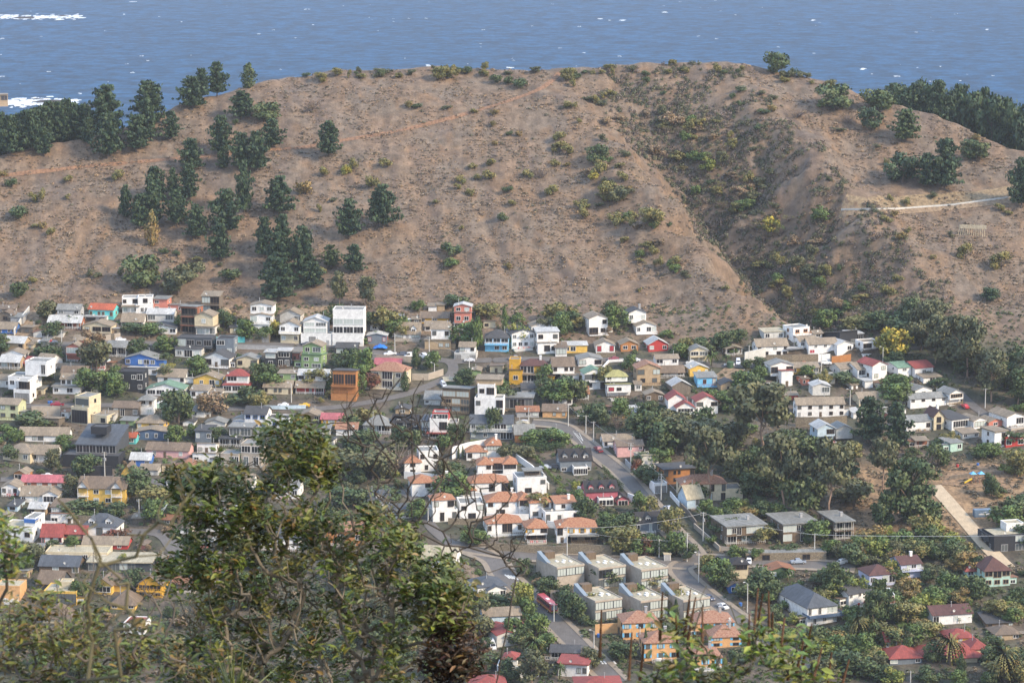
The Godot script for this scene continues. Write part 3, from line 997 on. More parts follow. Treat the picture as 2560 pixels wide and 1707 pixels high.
	house("white two storey house with red hip roof and red awning", "red hipped house", 590, 982, -4, [[0, 0, 0, 66, 20, 8, "white", "hip", "red", 7, "WWW"], [2, 24, 1.4, 54, 18, 7, "white", "hip", "red", 12, "WW"]], "white")
	house("tan house with a green upper room and yellow stair wall", "green roomed house", 694, 985, -5, [[0, 0, 0, 70, 18, 7, "cream", "gx", "tan", 13, "w.ww.d"], [18, 28, 5, 44, 18, 6, "green", "shed", "tan", 2, "w.w"]])
	house("white tin roofed house over a red porch with tan roof", "red porch house", 774, 986, -6, [[0, 0, 0, 70, 18, 6, "red", "gx", "tan", 12, "~.dW"], [4, 30, 4, 74, 14, 7, "white", "gx", "white", 11, "W.w.w"]])
	house("orange modern house with a round balcony and dark glazing", "orange modern house", 858, 1002, -8, [[0, 0, 0, 62, 36, 7, "orange", "flat", "dark", 1, "~./.."], [2, 36, 1, 58, 34, 8, "orange", "lean", "dark", 5, "=BB"]], "orange")
	# upper edge, below the bare hill
	h1("small blue grey house with red framed windows by a blue tarpaulin", "red framed house", 942, 860, -4, 48, 22, 6, "slate", "gz", "white", 5, "w..w", "", "red")
	h1("cottage with a tall tan roof and two white dormers", "two dormer cottage", 1018, 847, -3, 62, 14, 7, "white", "gx", "tan", 24, "cdc", "dormer2")
	h1("mustard yellow house with a brown roof and a cluttered porch", "mustard house", 1086, 809, -4, 70, 15, 7, "mustard", "gx", "brown", 11, "w.W.~")
	h1("low white house with tan roof below the mustard house", "low tan roofed house", 1092, 828, -4, 60, 13, 6, "white", "gx", "tan", 10, "w...")
	house("white boxy house standing on a brown wooden storey", "white on brown house", 1094, 873, -4, [[0, 0, 0, 64, 20, 6, "tan", "lean", "tan", 3, "..ww"], [6, 25, 2, 46, 24, 7, "white", "gx", "tan", 9, "w.w"]])
	house("red three storey house with white shutters and a railed porch", "red three storey house", 1156, 827, -3, [[0, 0, 0, 42, 18, 6, "white", "lean", "grey", 1, "~WW"], [0, 20, 0.4, 40, 20, 7, "salmon", "lean", "grey", 6, "ww"], [0, 44, 1.4, 42, 16, 6, "salmon", "gz", "white", 6, "ww"]], "white")
	h1("tiny white hut above the mustard house", "tiny white hut", 1081, 778, 0, 20, 13, 4, "white", "shed", "tan", 3, "", "", "", "", "shed")
	h1("tiny ochre shed next to the tiny white hut", "tiny ochre shed", 1102, 777, 0, 18, 15, 4, "tan", "shed", "tan", 2, "", "", "", "", "shed")
	h1("dark brown plank shed uphill of the two dormer cottage", "dark plank shed", 1000, 807, 0, 15, 16, 4, "wood", "shed", "grey", 2, "", "", "", "", "shed")
	h1("dark hut with one window next to a white water tank", "dark one windowed hut", 1041, 812, 0, 21, 14, 4, "wood", "shed", "tan", 2, "w", "", "", "", "shed")
	house("tan roofed hut standing on a flat pinkish garage", "hut on the garage", 1163, 899, -6, [[0, 0, 0, 54, 15, 6, "pale", "flat", "grey", 1, "g.g"], [4, 17, 1, 38, 15, 5, "white", "gx", "tan", 9, "c.w"]])
	h1("sky blue house with a grey hip roof and white balcony", "sky blue house", 1242, 879, -3, 58, 36, 8, "sky", "hip", "dark", 15, "=WWW/.ww")
	h1("white house with a low dark gable and small square windows", "low dark gabled house", 1308, 870, 14, 56, 38, 10, "white", "gz", "dark", 9, "w..w/wwww")
	house("cream villa with a red brown hip roof and tall bay windows", "cream hipped villa", 968, 972, -16, [[0, 0, 0, 82, 46, 9, "cream", "hip", "oldterra", 16, "wBw/=wBw"]], "white")
	h1("low red roofed carport behind the cream hipped villa", "red carport", 968, 917, -4, 64, 6, 5, "brick", "shed", "pink", 9, "", "blind", "", "", "carport")
	house("yellow mansion with maroon roofs, terraces and a stone chimney", "yellow mansion", 1320, 959, -4, [[10, 0, 0, 72, 22, 8, "mustard", "slab", "tan", 1, "~WBB"], [14, 24, 1.8, 68, 20, 7, "mustard", "hip", "maroon", 12, "BB.w", "chimney"], [-34, 0, 2, 26, 56, 6, "mustard", "flat", "tan", 1, ""], [-30, 0, -1, 32, 30, 6, "mustard", "lean", "maroon", 6, "w"]])
	h1("dark timber three storey house with two long balconies", "dark timber house", 1140, 1032, -14, 66, 56, 9, "wood", "lean", "grey", 6, "cc/=WcD/=wcD", "blind", "tan")
	house("white stepped house with roof terrace and a planted loggia", "white terrace house", 1220, 1043, -6, [[2, 0, 0, 70, 46, 7, "white", "flat", "grey", 3, "w~.B/.B", "blind"], [-6, 48, 2, 42, 28, 6, "white", "flat", "grey", 4, "wW", "blind"], [0, 78, 4, 62, 12, 6, "tan", "shed", "tan", 4, "", "blind"]])
	h1("dark glass pavilion house with a grey roof and white pergola", "glass pavilion", 1293, 1022, -4, 76, 28, 9, "charcoal", "slab", "grey", 1, "DBBD", "blind", "grey")
	h1("low green shed beside the curved road", "low green shed", 1130, 964, 6, 36, 12, 5, "darkgreen", "shed", "cream", 3, "", "", "", "", "shed")
	# upper edge, towards the ravine
	h1("small white house with tan gable at the edge of dry brush", "edge white house", 1355, 833, 10, 52, 19, 7, "white", "gz", "tan", 8, "ww.d")
	house("white flat roofed box with two brown windows", "white box house", 1372, 884, 8, [[0, 26, 2, 54, 27, 8, "white", "shed", "white", 2, "w.w"], [-4, 0, 0, 46, 25, 6, "white", "lean", "tan", 3, ".Ww"]], "wood")
	h1("little white house with one wide curtained window", "one curtain house", 1403, 891, 4, 28, 23, 6, "white", "shed", "brown", 6, "W")
	h1("small yellow house with a tin awning over its window", "small yellow house", 1440, 882, 4, 56, 19, 6, "yellow", "shed", "white", 3, "wW..")
	h1("tall plain white house on a railed deck below the dry hill", "tall deck house", 1496, 837, 14, 46, 42, 9, "white", "gz", "tan", 9, "..w/=Bw", "", "wood")
	h1("white house with two red curtains on a stone footing", "red curtain house", 1514, 882, 6, 46, 20, 7, "white", "gz", "tan", 10, "r.r")
	h1("orange brick house with small white curtained windows", "orange brick house", 1574, 878, 8, 42, 18, 7, "orange", "gz", "tan", 9, "ww")
	house("white house in two stacked gables with a glazed porch", "stacked gable house", 1612, 834, 10, [[-12, 24, 5, 44, 24, 7, "white", "gz", "dark", 9, "w.w", "chimney"], [4, 0, 0, 50, 20, 7, "white", "gz", "tan", 9, "=w.WW"]], "white")
	h1("bright red house with a white tin gable roof", "bright red house", 1646, 878, 10, 48, 18, 8, "red", "gz", "white", 13, "w.w")
	h1("small cream house on stilts beside the palms", "stilt house", 1748, 908, 6, 44, 32, 7, "cream", "gz", "grey", 9, "WW/~.")
	house("white house in two steps under a broad brown roof", "broad brown roof house", 1416, 963, 6, [[-4, 26, 4, 54, 18, 8, "white", "gx", "brown", 17, "w.ww"], [10, 0, 0, 42, 22, 6, "pale", "lean", "tan", 4, "=w.w"]])
	h1("white shed roofed house with two wide barred windows", "barred window house", 1476, 915, 6, 58, 18, 8, "white", "gz", "grey", 7, "W.W")
	house("white house with a green gable roof and a black balcony", "green gable house", 1492, 973, 10, [[0, 0, 0, 52, 20, 8, "white", "flat", "grey", 0, "w.B"], [-4, 20, 0.5, 52, 20, 8, "white", "gz", "green", 11, "=WBB"]], "charcoal")
	house("lime roofed house with a red and white lower room on poles", "lime roofed house", 1548, 994, 6, [[0, 0, 0, 58, 28, 6, "white", "lean", "lime", 6, "rw~/~."], [-2, 36, 5, 54, 12, 6, "white", "hip", "lime", 12, "w.w"]])
	h1("tan timber house with gable and a long wooden deck", "tan timber house", 1622, 962, 8, 58, 42, 8, "tan", "gz", "oldterra", 12, "W.W/=ww", "", "wood")
	house("white house in two tiers with tan roofs above a porch", "two tier tan roof house", 1678, 944, 6, [[-6, 28, 4, 56, 16, 6, "white", "gx", "tan", 7, "W.w"], [2, 0, 0, 62, 14, 6, "white", "gx", "brown", 13, "~wd.W"]])
	h1("yellow house with a white tin roof by the earth bank", "yellow tin house", 1748, 940, 12, 46, 20, 7, "yellow", "gz", "white", 9, "..w.w")
	h1("sky blue cabin with a red brown deck on a bare slope", "sky blue cabin", 1768, 966, 10, 48, 23, 6, "sky", "shed", "grey", 6, "=.w.t", "", "brick")
	h1("weathered wooden barn with a shiny white gable roof", "weathered barn", 1704, 987, 12, 46, 24, 8, "oldwood", "gz", "white", 12, "", "blind", "", "", "barn")
	house("brown wooden house over a green one with white windows", "brown over green house", 1648, 1033, 8, [[-6, 24, 4, 44, 18, 6, "wood", "gz", "tan", 8, "w.w"], [2, 0, 0, 54, 15, 7, "darkgreen", "gz", "tan", 9, "w.w"]], "white")
	house("white house with two steep red gables and a glazed peak", "red gabled house", 1712, 1052, 6, [[2, 0, 0, 44, 34, 8, "white", "gz", "red", 13, "=W/.B"], [-14, 22, 5, 44, 26, 8, "white", "gz", "red", 14, ".w"]], "white")
	h1("white house with a wide maroon red gable and brown windows", "wide maroon gable", 1768, 1036, 8, 54, 34, 8, "white", "gz", "red", 13, "W.W/.ww.", "", "wood")
	h1("peach cottage with a long brown roof behind shrubs", "peach cottage", 1386, 1044, -4, 58, 17, 7, "apricot", "gx", "brown", 13, "..w.w")
	h1("orange wooden house with a pale blue tin roof among trees", "blue tin roof house", 1588, 1044, 6, 40, 14, 6, "mustard", "shed", "white", 8, "w")
	h1("tiny white hut beside the lime roofed house", "tiny hut", 1596, 977, 4, 17, 17, 4, "white", "shed", "tan", 3, "w", "", "", "", "shed")
	# cluster above the wall, east
	h1("pale grey flat roofed house at the top of the cluster", "pale flat house", 1936, 849, 12, 50, 20, 7, "pale", "shed", "cream", 2, "w.w")
	h1("white cube house with an orange balcony", "orange balcony house", 2004, 852, 26, 42, 32, 8, "white", "flat", "grey", 1, "=ww/..", "", "orange")
	house("large white house with tan roofs, a flag and a tin terrace", "flag house", 1938, 889, 10, [[-6, 0, 0, 78, 25, 8, "white", "gx", "tan", 14, "w..w.w/.t.tw"], [50, 0, -1, 42, 16, 6, "white", "lean", "white", 3, "~d.d"]], "wood")
	h1("small white gable house behind the flag house", "small gable house", 2022, 868, 16, 44, 16, 7, "white", "gx", "tan", 9, "w.w")
	h1("white row house with tan roof and a red ground floor", "red floored row house", 2058, 884, 12, 72, 25, 7, "white", "gx", "tan", 11, ".w.w.w/r~..")
	h1("black clad house with a long sloping dark roof", "black sloping house", 2122, 866, 26, 46, 22, 14, "black", "lean", "black", 16, ".w")
	h1("white tin gabled house under the black sloping house", "white tin gable", 2114, 882, 26, 42, 22, 8, "white", "gz", "white", 8, ".w")
	h1("white house with an open concrete bay at the cluster's end", "open bay house", 2180, 884, 20, 44, 28, 7, "white", "flat", "tan", 1, "Bw/~.")
	h1("little grey hut above the row house", "little grey hut", 2046, 845, 18, 22, 12, 5, "pale", "gx", "tan", 5, "w", "", "", "", "shed")
	h1("glazed rooftop room with pale tin roof behind the black house", "glazed room", 2142, 850, 20, 34, 16, 6, "pale", "shed", "white", 3, "BB")
	house("white villa with three wide windows above a lower white wing", "three window villa", 1964, 966, 14, [[0, 24, 4, 58, 25, 7, "white", "gz", "grey", 9, "W.W"], [4, 0, 0, 28, 36, 6, "white", "lean", "red", 4, "./d"]], "wood")
	h1("long low house with tan roof and a yellow end wall", "yellow ended house", 2014, 934, 6, 66, 16, 7, "yellow", "gx", "tan", 9, "w.w.W")
	h1("pale house with tan roof below the parked white van", "pale tan house", 2122, 938, 26, 42, 18, 8, "pale", "gx", "tan", 10, "w")
	h1("white walled house with broad tan roof by the cypress hedge", "broad roofed house", 2164, 941, 26, 40, 20, 10, "white", "gx", "tan", 11, "W")
	h1("white gabled house with red roof strips and a lit gable wall", "lit gable house", 2200, 948, 28, 38, 36, 10, "white", "gz", "red", 10, ".w/w.", "", "wood")
	house("white twin house with a green roof and a red roof side by side", "green and red twin house", 2290, 944, 24, [[-22, 0, 2, 34, 26, 12, "white", "gx", "green", 8, "w/."], [22, 0, 0, 48, 24, 11, "white", "gx", "red", 11, ".w."]])
	h1("low white annex with a tan roof and a window band", "window band annex", 2332, 955, 20, 46, 13, 6, "white", "shed", "tan", 4, ".WW")
	house("long cream row house with tan roof and railed red end", "cream row house", 2196, 1012, 14, [[0, 0, 0, 96, 20, 7, "cream", "gx", "tan", 10, "w.w.w.w.w"], [60, 0, -0.5, 26, 22, 7, "brick", "gx", "rust", 8, "=d"]])
	h1("grey sided white house with a tin gable on the slope", "tin gabled house", 2310, 992, 28, 46, 18, 10, "white", "gz", "grey", 8, "w")
	h1("white gable house with an orange lit window frame", "bright gable house", 2392, 1012, 26, 36, 30, 8, "white", "gz", "grey", 9, "W/~.", "", "tan")
	h1("white row house with grey roof and a cluttered terrace", "cluttered row house", 2322, 1018, 16, 92, 24, 7, "white", "gx", "grey", 9, "w.w.w.w/.~...")
	house("tudor style house with brown gable tower and grey roof", "tudor house", 2312, 1076, 16, [[-14, 0, 0, 64, 25, 8, "white", "gx", "grey", 10, "w..w"], [34, 0, -1, 26, 36, 8, "cream", "gz", "maroon", 15, "t/t", "chimney"], [58, 0, 1, 26, 14, 6, "white", "flat", "tan", 0, "."]], "wood")
	h1("white house with a dark flat roof and a large square window", "dark flat house", 2402, 1073, 28, 46, 26, 12, "white", "shed", "dark", 5, "W")
	h1("white house with tan roof and one barred window", "tan roof neighbour", 2452, 1070, 28, 36, 20, 9, "white", "gz", "tan", 7, "W")
	h1("small red fronted house with a tan gable", "red fronted house", 2490, 1067, 24, 36, 14, 7, "salmon", "gz", "tan", 7, "w")
	h1("white gabled house with a long tan roof by the track", "long gable house", 2540, 1066, 24, 46, 26, 12, "white", "gz", "tan", 9, ".W")
	h1("pinkish white two storey house with stacked brown windows", "stacked window house", 2502, 1118, 26, 32, 40, 8, "white", "slab", "tan", 1, ".w/.w", "", "wood")
	h1("red brick walled terrace house at the end of the row", "red terrace house", 2538, 1116, 16, 46, 22, 6, "red", "flat", "grey", 1, "W.W")
	h1("small pale green hut with a grey roof among shrubs", "pale green hut", 2392, 1128, 26, 32, 22, 7, "mint", "shed", "grey", 4, ".w")
	h1("small brown hut with a flat tan roof", "small brown hut", 2306, 1119, 10, 32, 18, 5, "brick", "shed", "tan", 3, "~d")
	h1("low tan roofed hut above the pale green hut", "low tan hut", 2428, 1095, 20, 42, 13, 6, "pale", "shed", "tan", 4, "w.w")
	house("white row houses with tan roofs above a tan retaining wall", "tan roofed row", 2052, 1042, 6, [[0, 0, 0, 118, 32, 7, "white", "gx", "tan", 13, "w.w.w.w.w/d.w.d.w.w"], [14, 44, 9, 44, 22, 7, "pale", "gz", "white", 7, ".W"]])
	house("pale blue white house with a white gable over a dark terrace", "pale gable house", 2066, 1108, 12, [[0, 0, 0, 44, 38, 9, "iceblue", "gz", "white", 11, ".W/~."], [48, 10, 1, 42, 22, 8, "pale", "gz", "grey", 10, "w.w"]])
	h1("low red brown shacks with white tin roofs behind eucalyptus", "red brown shacks", 1902, 1001, 4, 46, 12, 5, "brick", "shed", "white", 3, "w.w")
	h1("long low red shack with a pale roof beside the eucalyptus", "long red shack", 1978, 1000, 4, 34, 12, 5, "red", "shed", "tan", 3, "")
	# middle of the town, west
	h1("long white bungalow under one straight tan roof", "long white bungalow", 108, 1104, -3, 122, 17, 7, "white", "gx", "tan", 15, "B.wW.~.w", "blind")
	house("large black modern house with a broad grey roof and glass front", "large black house", 226, 1170, -8, [[0, 0, 0, 140, 30, 9, "black", "flat", "dark", 1, "..D..D..", "blind"], [4, 30, 5, 100, 22, 17, "charcoal", "shed", "slate", 26, "BBBBBB", "blind"], [4, 74, 9, 40, 14, 6, "black", "flat", "dark", 0, "", "blind"]], "grey")
	h1("cream house with hipped tan roofs behind a dark tree", "cream hipped house", 40, 1153, -22, 72, 24, 9, "cream", "hip", "tan", 15, "w.w")
	h1("white house with broad tan roof and white porch stairs", "porch stair house", 106, 1158, -6, 66, 24, 8, "white", "gx", "tan", 17, "~w..w", "", "white")
	h1("yellow bungalow with a sagging hipped tan roof", "sagging yellow bungalow", 375, 1074, -8, 68, 18, 8, "yellow", "hip", "tan", 14, "w.d.w")
	h1("navy blue house with four white windows", "navy blue house", 378, 1100, -5, 78, 21, 7, "navy", "gz", "tan", 7, "w.w.w.w")
	h1("tiny turquoise hut with an orange red roof", "tiny turquoise hut", 327, 1110, -8, 23, 18, 4, "turq", "gx", "orange", 9, "w", "", "", "", "shed")
	h1("long pink house with an old brown roof", "long pink house", 418, 1144, -8, 106, 20, 7, "pink", "gx", "brown", 14, ".w.d..w.")
	h1("royal blue hut with a patched white tin roof", "royal blue hut", 350, 1166, -6, 50, 18, 6, "blue", "gx", "white", 13, "w.w")
	h1("small red wooden house with a white lattice window", "red lattice house", 48, 1203, -14, 30, 20, 6, "orange", "gz", "tan", 8, "W", "", "white")
	h1("brick house under a long pink tin roof", "long pink roof house", 104, 1220, -3, 102, 16, 7, "brick", "gx", "pink", 12, ".w.c.w.c")
	house("white cottage with brown roof, gabled wing and a flagpole", "flagpole cottage", 96, 1260, -4, [[-10, 0, 1, 74, 20, 8, "white", "gx", "tan", 18, "w.w.d"], [28, 0, 0, 38, 24, 8, "white", "gz", "tan", 10, "W"]], "white")
	house("yellow mansion with brown roofs and two white gabled bays", "gabled yellow mansion", 252, 1264, -6, [[0, 0, 1.5, 118, 42, 10, "yellow", "gx", "brown", 21, ".ww./.ww."], [-46, 0, 0, 26, 44, 8, "white", "gz", "brown", 17, "~B/~B"], [38, 0, 0, 26, 44, 8, "white", "gz", "brown", 17, "~B/~B"], [52, 40, 8, 28, 30, 8, "yellow", "gz", "brown", 20, ""]], "white")
	house("white modern house with a blue trimmed upper deck", "blue trimmed house", 40, 1352, -14, [[0, 0, 0, 84, 32, 10, "white", "flat", "cream", 3, "..w"], [26, 32, 3, 28, 20, 8, "white", "flat", "grey", 3, ""], [26, 44, 2.8, 28, 5, 3, "blue", "flat", "grey", 0, ""]])
	house("white house with bright red roof and a patched tan wing", "bright red roof house", 128, 1360, -3, [[0, 0, 0, 52, 20, 8, "white", "gx", "red", 24, "t.w.w"], [54, 10, 2, 56, 14, 7, "tan", "gx", "red", 14, "w..w"]], "red")
	h1("white house with a slate mansard roof and red trimmed dormers", "slate mansard house", 248, 1346, -8, 86, 32, 9, "white", "hip", "slate", 24, "w.W.w", "dormer2")
	h1("long low house with tan roofs and red wall panels", "red panel house", 262, 1372, -4, 112, 12, 7, "red", "gx", "tan", 14, "..w...w.")
	h1("long cream flat roofed house behind the black tiled one", "long cream house", 190, 1402, -3, 154, 20, 9, "cream", "flat", "cream", 1, "w..w..w..w")
	h1("black tile roofed house with pale blinds", "black tiled house", 146, 1432, -5, 98, 18, 9, "wood", "gx", "slate", 18, "..c..D")
	h1("dark modern house under a broad cream flat roof", "broad cream roof house", 298, 1428, -3, 156, 22, 12, "charcoal", "slab", "cream", 1, "D..DcD..", "blind")
	h1("dark grey house with a brown folded roof above the orange house", "folded roof house", 122, 1476, -10, 60, 18, 9, "charcoal", "gx", "brown", 24, "..")
	house("orange flat roofed house with three tall curtained windows", "orange flat house", 149, 1512, -5, [[0, 0, 0, 82, 32, 10, "yellow", "flat", "cream", 2, "DDD"], [4, 32, 5, 30, 14, 4, "cream", "flat", "cream", 1, ""]], "charcoal")
	house("yellow gabled house with a steep brown side roof", "steep yellow gable", 262, 1486, -10, [[-6, 0, 0, 44, 24, 9, "yellow", "gz", "brown", 16, "W"], [30, 2, 3, 46, 18, 8, "yellow", "gx", "brown", 22, ""]])
	h1("deep yellow house with a brown overhanging gable and balcony", "overhanging yellow house", 374, 1494, -10, 60, 34, 9, "mustard", "gz", "brown", 22, "=B/w.w", "", "mustard")
	h1("house with a hipped brown tile roof below the yellow gable", "hipped brown house", 306, 1524, -6, 62, 14, 10, "yellow", "hip", "brown", 26, "w.w")
	h1("house with a brown hipped roof half hidden by leaves", "hidden brown house", 166, 1590, -6, 76, 18, 10, "cream", "hip", "brown", 28, "w.w")
	h1("house with a dull brown hip roof under the orange flat house", "dull brown house", 136, 1558, -6, 60, 14, 10, "cream", "hip", "brown", 26, "w.w")
	h1("plain cream block wall house behind yellow green shoots", "plain cream block", 18, 1500, -6, 62, 34, 8, "apricot", "flat", "cream", 2, "")
	h1("white house with red roof edge seen through the bushes", "red edged house", 334, 1586, -8, 52, 26, 8, "white", "flat", "red", 2, "w.w")
	# middle of the town, behind the foreground bush
	house("white villa with blue framed windows and a dark grey roof", "blue windowed villa", 640, 1070, -10, [[-2, 0, 0, 54, 36, 8, "white", "gx", "dark", 14, "www/.ww"], [52, 0, 1, 58, 24, 7, "white", "flat", "dark", 2, ".www"], [-44, 0, 1, 34, 18, 6, "white", "gz", "grey", 6, "W"]], "blue")
	house("charcoal modern house with a white posted terrace", "white posted house", 570, 1117, -8, [[4, 0, 0, 56, 20, 7, "charcoal", "flat", "dark", 1, "~BBBB"], [24, 22, 4, 56, 22, 7, "charcoal", "slab", "grey", 1, "DD"], [-66, 8, 2, 40, 28, 8, "slate", "shed", "dark", 3, "w.w"]], "white")
	house("unfinished concrete house with a railed terrace on posts", "unfinished concrete house", 596, 1180, -10, [[-26, 12, 2, 46, 28, 7, "concrete", "flat", "grey", 2, "w.WW"], [26, 12, 3, 50, 54, 8, "concrete", "flat", "grey", 2, "WW/tt"], [0, 0, 0, 116, 11, 8, "stone", "flat", "grey", 0, ""]], "white")
	h1("yellow orange hut with a rusty pink tin roof", "rusty roofed hut", 828, 1064, -4, 50, 17, 6, "mustard", "gx", "pink", 11, "dWd")
	h1("small white shed with a tin roof below the rusty roofed hut", "small white shed", 812, 1089, -4, 25, 19, 4, "white", "shed", "grey", 3, "", "", "", "", "shed")
	h1("white hut with a half tan half pink roof", "pink roofed hut", 866, 1089, -4, 52, 18, 6, "white", "gx", "oldterra", 12, ".w.")
	h1("small white house with a blue grey roof below the big dark tree", "blue roofed cottage", 494, 1043, -6, 34, 16, 6, "white", "gx", "grey", 10, "w.")
	h1("low shed with grey tin roof beside olive trees", "grey tin shed", 537, 1066, -6, 50, 10, 6, "pale", "gz", "grey", 8, "", "", "", "", "shed")
	h1("white house glimpsed through the bush with a tan roof", "glimpsed white house", 600, 1232, -8, 60, 26, 8, "white", "gx", "tan", 16, "w.w")
	h1("pale house with bright white wall seen between twigs", "twig screened house", 716, 1246, -8, 60, 28, 8, "white", "gx", "grey", 14, "w.w")
	h1("orange house with white windows seen through bare twigs", "screened orange house", 850, 1362, -4, 110, 36, 9, "orange", "gx", "oldterra", 16, "w.w.w")
	h1("white walled house with slate roof behind the twigs", "screened slate house", 700, 1372, -4, 96, 28, 9, "white", "hip", "slate", 18, "w.w.w")
	h1("grey roofed house low behind the foreground bush", "screened grey house", 560, 1330, -4, 90, 26, 9, "pale", "gx", "grey", 16, "w.w.w")
	h1("black roofed white house with a pointed dormer", "pointed dormer house", 948, 1276, 6, 52, 26, 8, "white", "gx", "slate", 20, "w.w", "dormer1")
	h1("low house under a wide dark slate roof by the lane", "wide slate house", 1000, 1296, 12, 62, 10, 9, "white", "gx", "slate", 20, "w.w")
	h1("blue grey house with a pale hipped roof and white eaves", "white eaved house", 942, 1085, -8, 66, 24, 8, "slate", "hip", "grey", 18, "~WW", "", "white")
	h1("black house with white gabled porches among trees", "black porch house", 1012, 1083, -6, 62, 28, 8, "black", "gx", "black", 14, "w.w.w/.w.", "dormer2", "white")
	house("white modern house with a red framed roof terrace", "red framed terrace house", 1096, 1100, -4, [[0, 16, 1, 44, 34, 8, "white", "flat", "grey", 1, ".W"], [0, 0, 0, 52, 16, 8, "white", "slab", "red", 0, "~B"], [4, 50, 2, 40, 14, 6, "red", "flat", "grey", 0, "B"], [-30, 2, 3, 28, 42, 8, "slate", "shed", "slate", 4, "W/W"], [34, 0, 2, 22, 40, 7, "pale", "flat", "grey", 0, "B/B"]])
	house("blue grey house with long deck and a white outside stair", "long deck house", 1228, 1098, -3, [[0, 0, 0, 104, 20, 7, "slate", "flat", "grey", 0, "w.w~.BB"], [0, 20, 0.6, 104, 20, 7, "pale", "gx", "slate", 16, "=ww..WWW"]], "white")
	h1("white canopy shed beside the parked silver car", "white canopy shed", 1308, 1070, 4, 28, 10, 4, "white", "gz", "cream", 5, "", "", "", "", "shed")
	h1("small red house with a mossy grey roof on white footing", "small red house", 1312, 1106, 4, 48, 22, 7, "orange", "gx", "grey", 19, ".w.")
	h1("dark red cottage with a green hip roof and wooden deck", "green hipped cottage", 1388, 1102, 10, 52, 14, 8, "brick", "hip", "green", 15, "c.d~")
	# the white terraced village with clay tile roofs
	house("white villa at the head of the village with twin tile roofs", "head villa", 1210, 1150, 4, [[-18, 0, 0, 50, 22, 8, "white", "hip", "terra", 11, "w.W"], [24, 0, 1.5, 36, 36, 8, "white", "hip", "terra", 12, "W/.", "chimney"]], "wood")
	house("white villa with two tiled pavilions and a brown balcony between", "pavilion villa", 1243, 1195, 5, [[-30, 0, 0, 36, 36, 8, "white", "hip", "terra", 11, ".w/."], [2, 0, 2, 32, 36, 7, "white", "gx", "terra", 7, "B/B"], [32, 0, 0.4, 34, 36, 8, "white", "hip", "terra", 11, "W/."]], "wood")
	house("white villa with a small tiled tower behind the bare branches", "branch screened villa", 1044, 1188, 8, [[-12, 0, 0, 40, 34, 8, "white", "hip", "terra", 12, "w/t"], [30, 0, 3, 48, 54, 8, "white", "flat", "grey", 3, "w.w/.w.w"]], "wood")
	house("cream white villa with wide tile roofs and a loggia", "loggia villa", 1086, 1242, 10, [[-28, 0, 1, 52, 36, 9, "white", "hip", "terra", 13, ".w/."], [22, 0, 0, 54, 36, 8, "white", "hip", "terra", 12, "~BB/ttt", "chimney"]], "wood")
	h1("white villa under a long low tile roof with brown windows", "long tiled villa", 1222, 1235, 6, 94, 30, 9, "white", "hip", "terra", 14, "w..W.B", "", "wood")
	h1("tiny tiled white lodge between the villas", "tiny tiled lodge", 1172, 1240, 10, 34, 16, 6, "white", "hip", "terra", 11, "w")
	house("tall white villa with tile roof and flower pots on a terrace", "flower pot villa", 1113, 1304, 12, [[0, 0, 0, 60, 28, 8, "white", "flat", "grey", 2, ".t.t"], [-2, 28, 1.5, 54, 26, 7, "white", "hip", "terra", 11, "w.W"]], "wood")
	h1("white flat roofed villa with a furnished roof terrace", "furnished terrace villa", 1180, 1300, 8, 60, 40, 9, "white", "flat", "grey", 4, "w.W/.B.", "", "wood")
	h1("white villa with a broad tile roof and pale shutters", "pale shuttered villa", 1263, 1290, 6, 90, 38, 9, "white", "hip", "terra", 16, "w.W.w/.B..", "chimney", "wood", "iceblue")
	house("white flat topped villa with a grey pergola and wide window", "pergola villa", 1330, 1236, 10, [[0, 0, 0, 72, 40, 9, "white", "flat", "grey", 4, "...w/.W.."], [6, 42, 3, 40, 12, 4, "grey", "slab", "grey", 0, "~B"]], "wood")
	house("white villa with a deep tile roof facing the hedge", "deep roofed villa", 1352, 1294, 12, [[0, 0, 0, 52, 40, 10, "white", "hip", "terra", 15, ".w/w.", "chimney"], [-34, 0, 3, 30, 44, 8, "white", "hip", "terra", 10, "W/."]], "wood")
	house("white flat villa with a curved stair and brown doors", "curved stair villa", 1406, 1308, 12, [[0, 0, 0, 84, 28, 9, "white", "flat", "grey", 2, "t.w..B"], [14, 28, 3, 52, 18, 7, "white", "shed", "terra", 6, ".w..", "chimney"]], "wood")
	h1("white villa with tile roof and orange wooden shutters", "orange shuttered villa", 1342, 1354, 8, 52, 36, 9, "white", "hip", "terra", 14, "w.W/~B", "", "wood", "mustard")
	house("white villa with orange shutters above a stone veranda", "stone veranda villa", 1446, 1356, 4, [[-4, 18, 0, 96, 22, 9, "white", "hip", "terra", 15, "B.w.w.w"], [14, 0, -1.5, 64, 18, 6, "stone", "slab", "grey", 0, "~B.BB"], [-40, 0, 0, 26, 18, 8, "white", "flat", "grey", 0, "d"]], "wood", "mustard")
	h1("white villa with tile roof above the stone road wall", "roadside villa", 1262, 1334, 10, 86, 28, 9, "white", "hip", "terra", 14, "w..BB.w", "", "wood")
	# houses along the sloping street
	house("grey blue gabled house with dormers and a white conservatory", "grey dormer house", 1442, 1184, 8, [[0, 0, 2, 78, 32, 9, "slate", "gx", "black", 22, "..../w..w", "dormer3"], [8, 0, -1.6, 34, 17, 4, "white", "flat", "grey", 3, "BBB"]], "white")
	house("rose pink gabled house with dormers and a small pink porch", "rose pink house", 1512, 1262, 10, [[-4, 0, 2, 78, 32, 9, "rose", "gx", "black", 20, "..../w...", "dormer3"], [2, 0, -1, 36, 16, 4, "white", "flat", "grey", 3, "BB"], [44, -6, -1, 28, 20, 7, "rose", "gz", "black", 9, "W"]], "white")
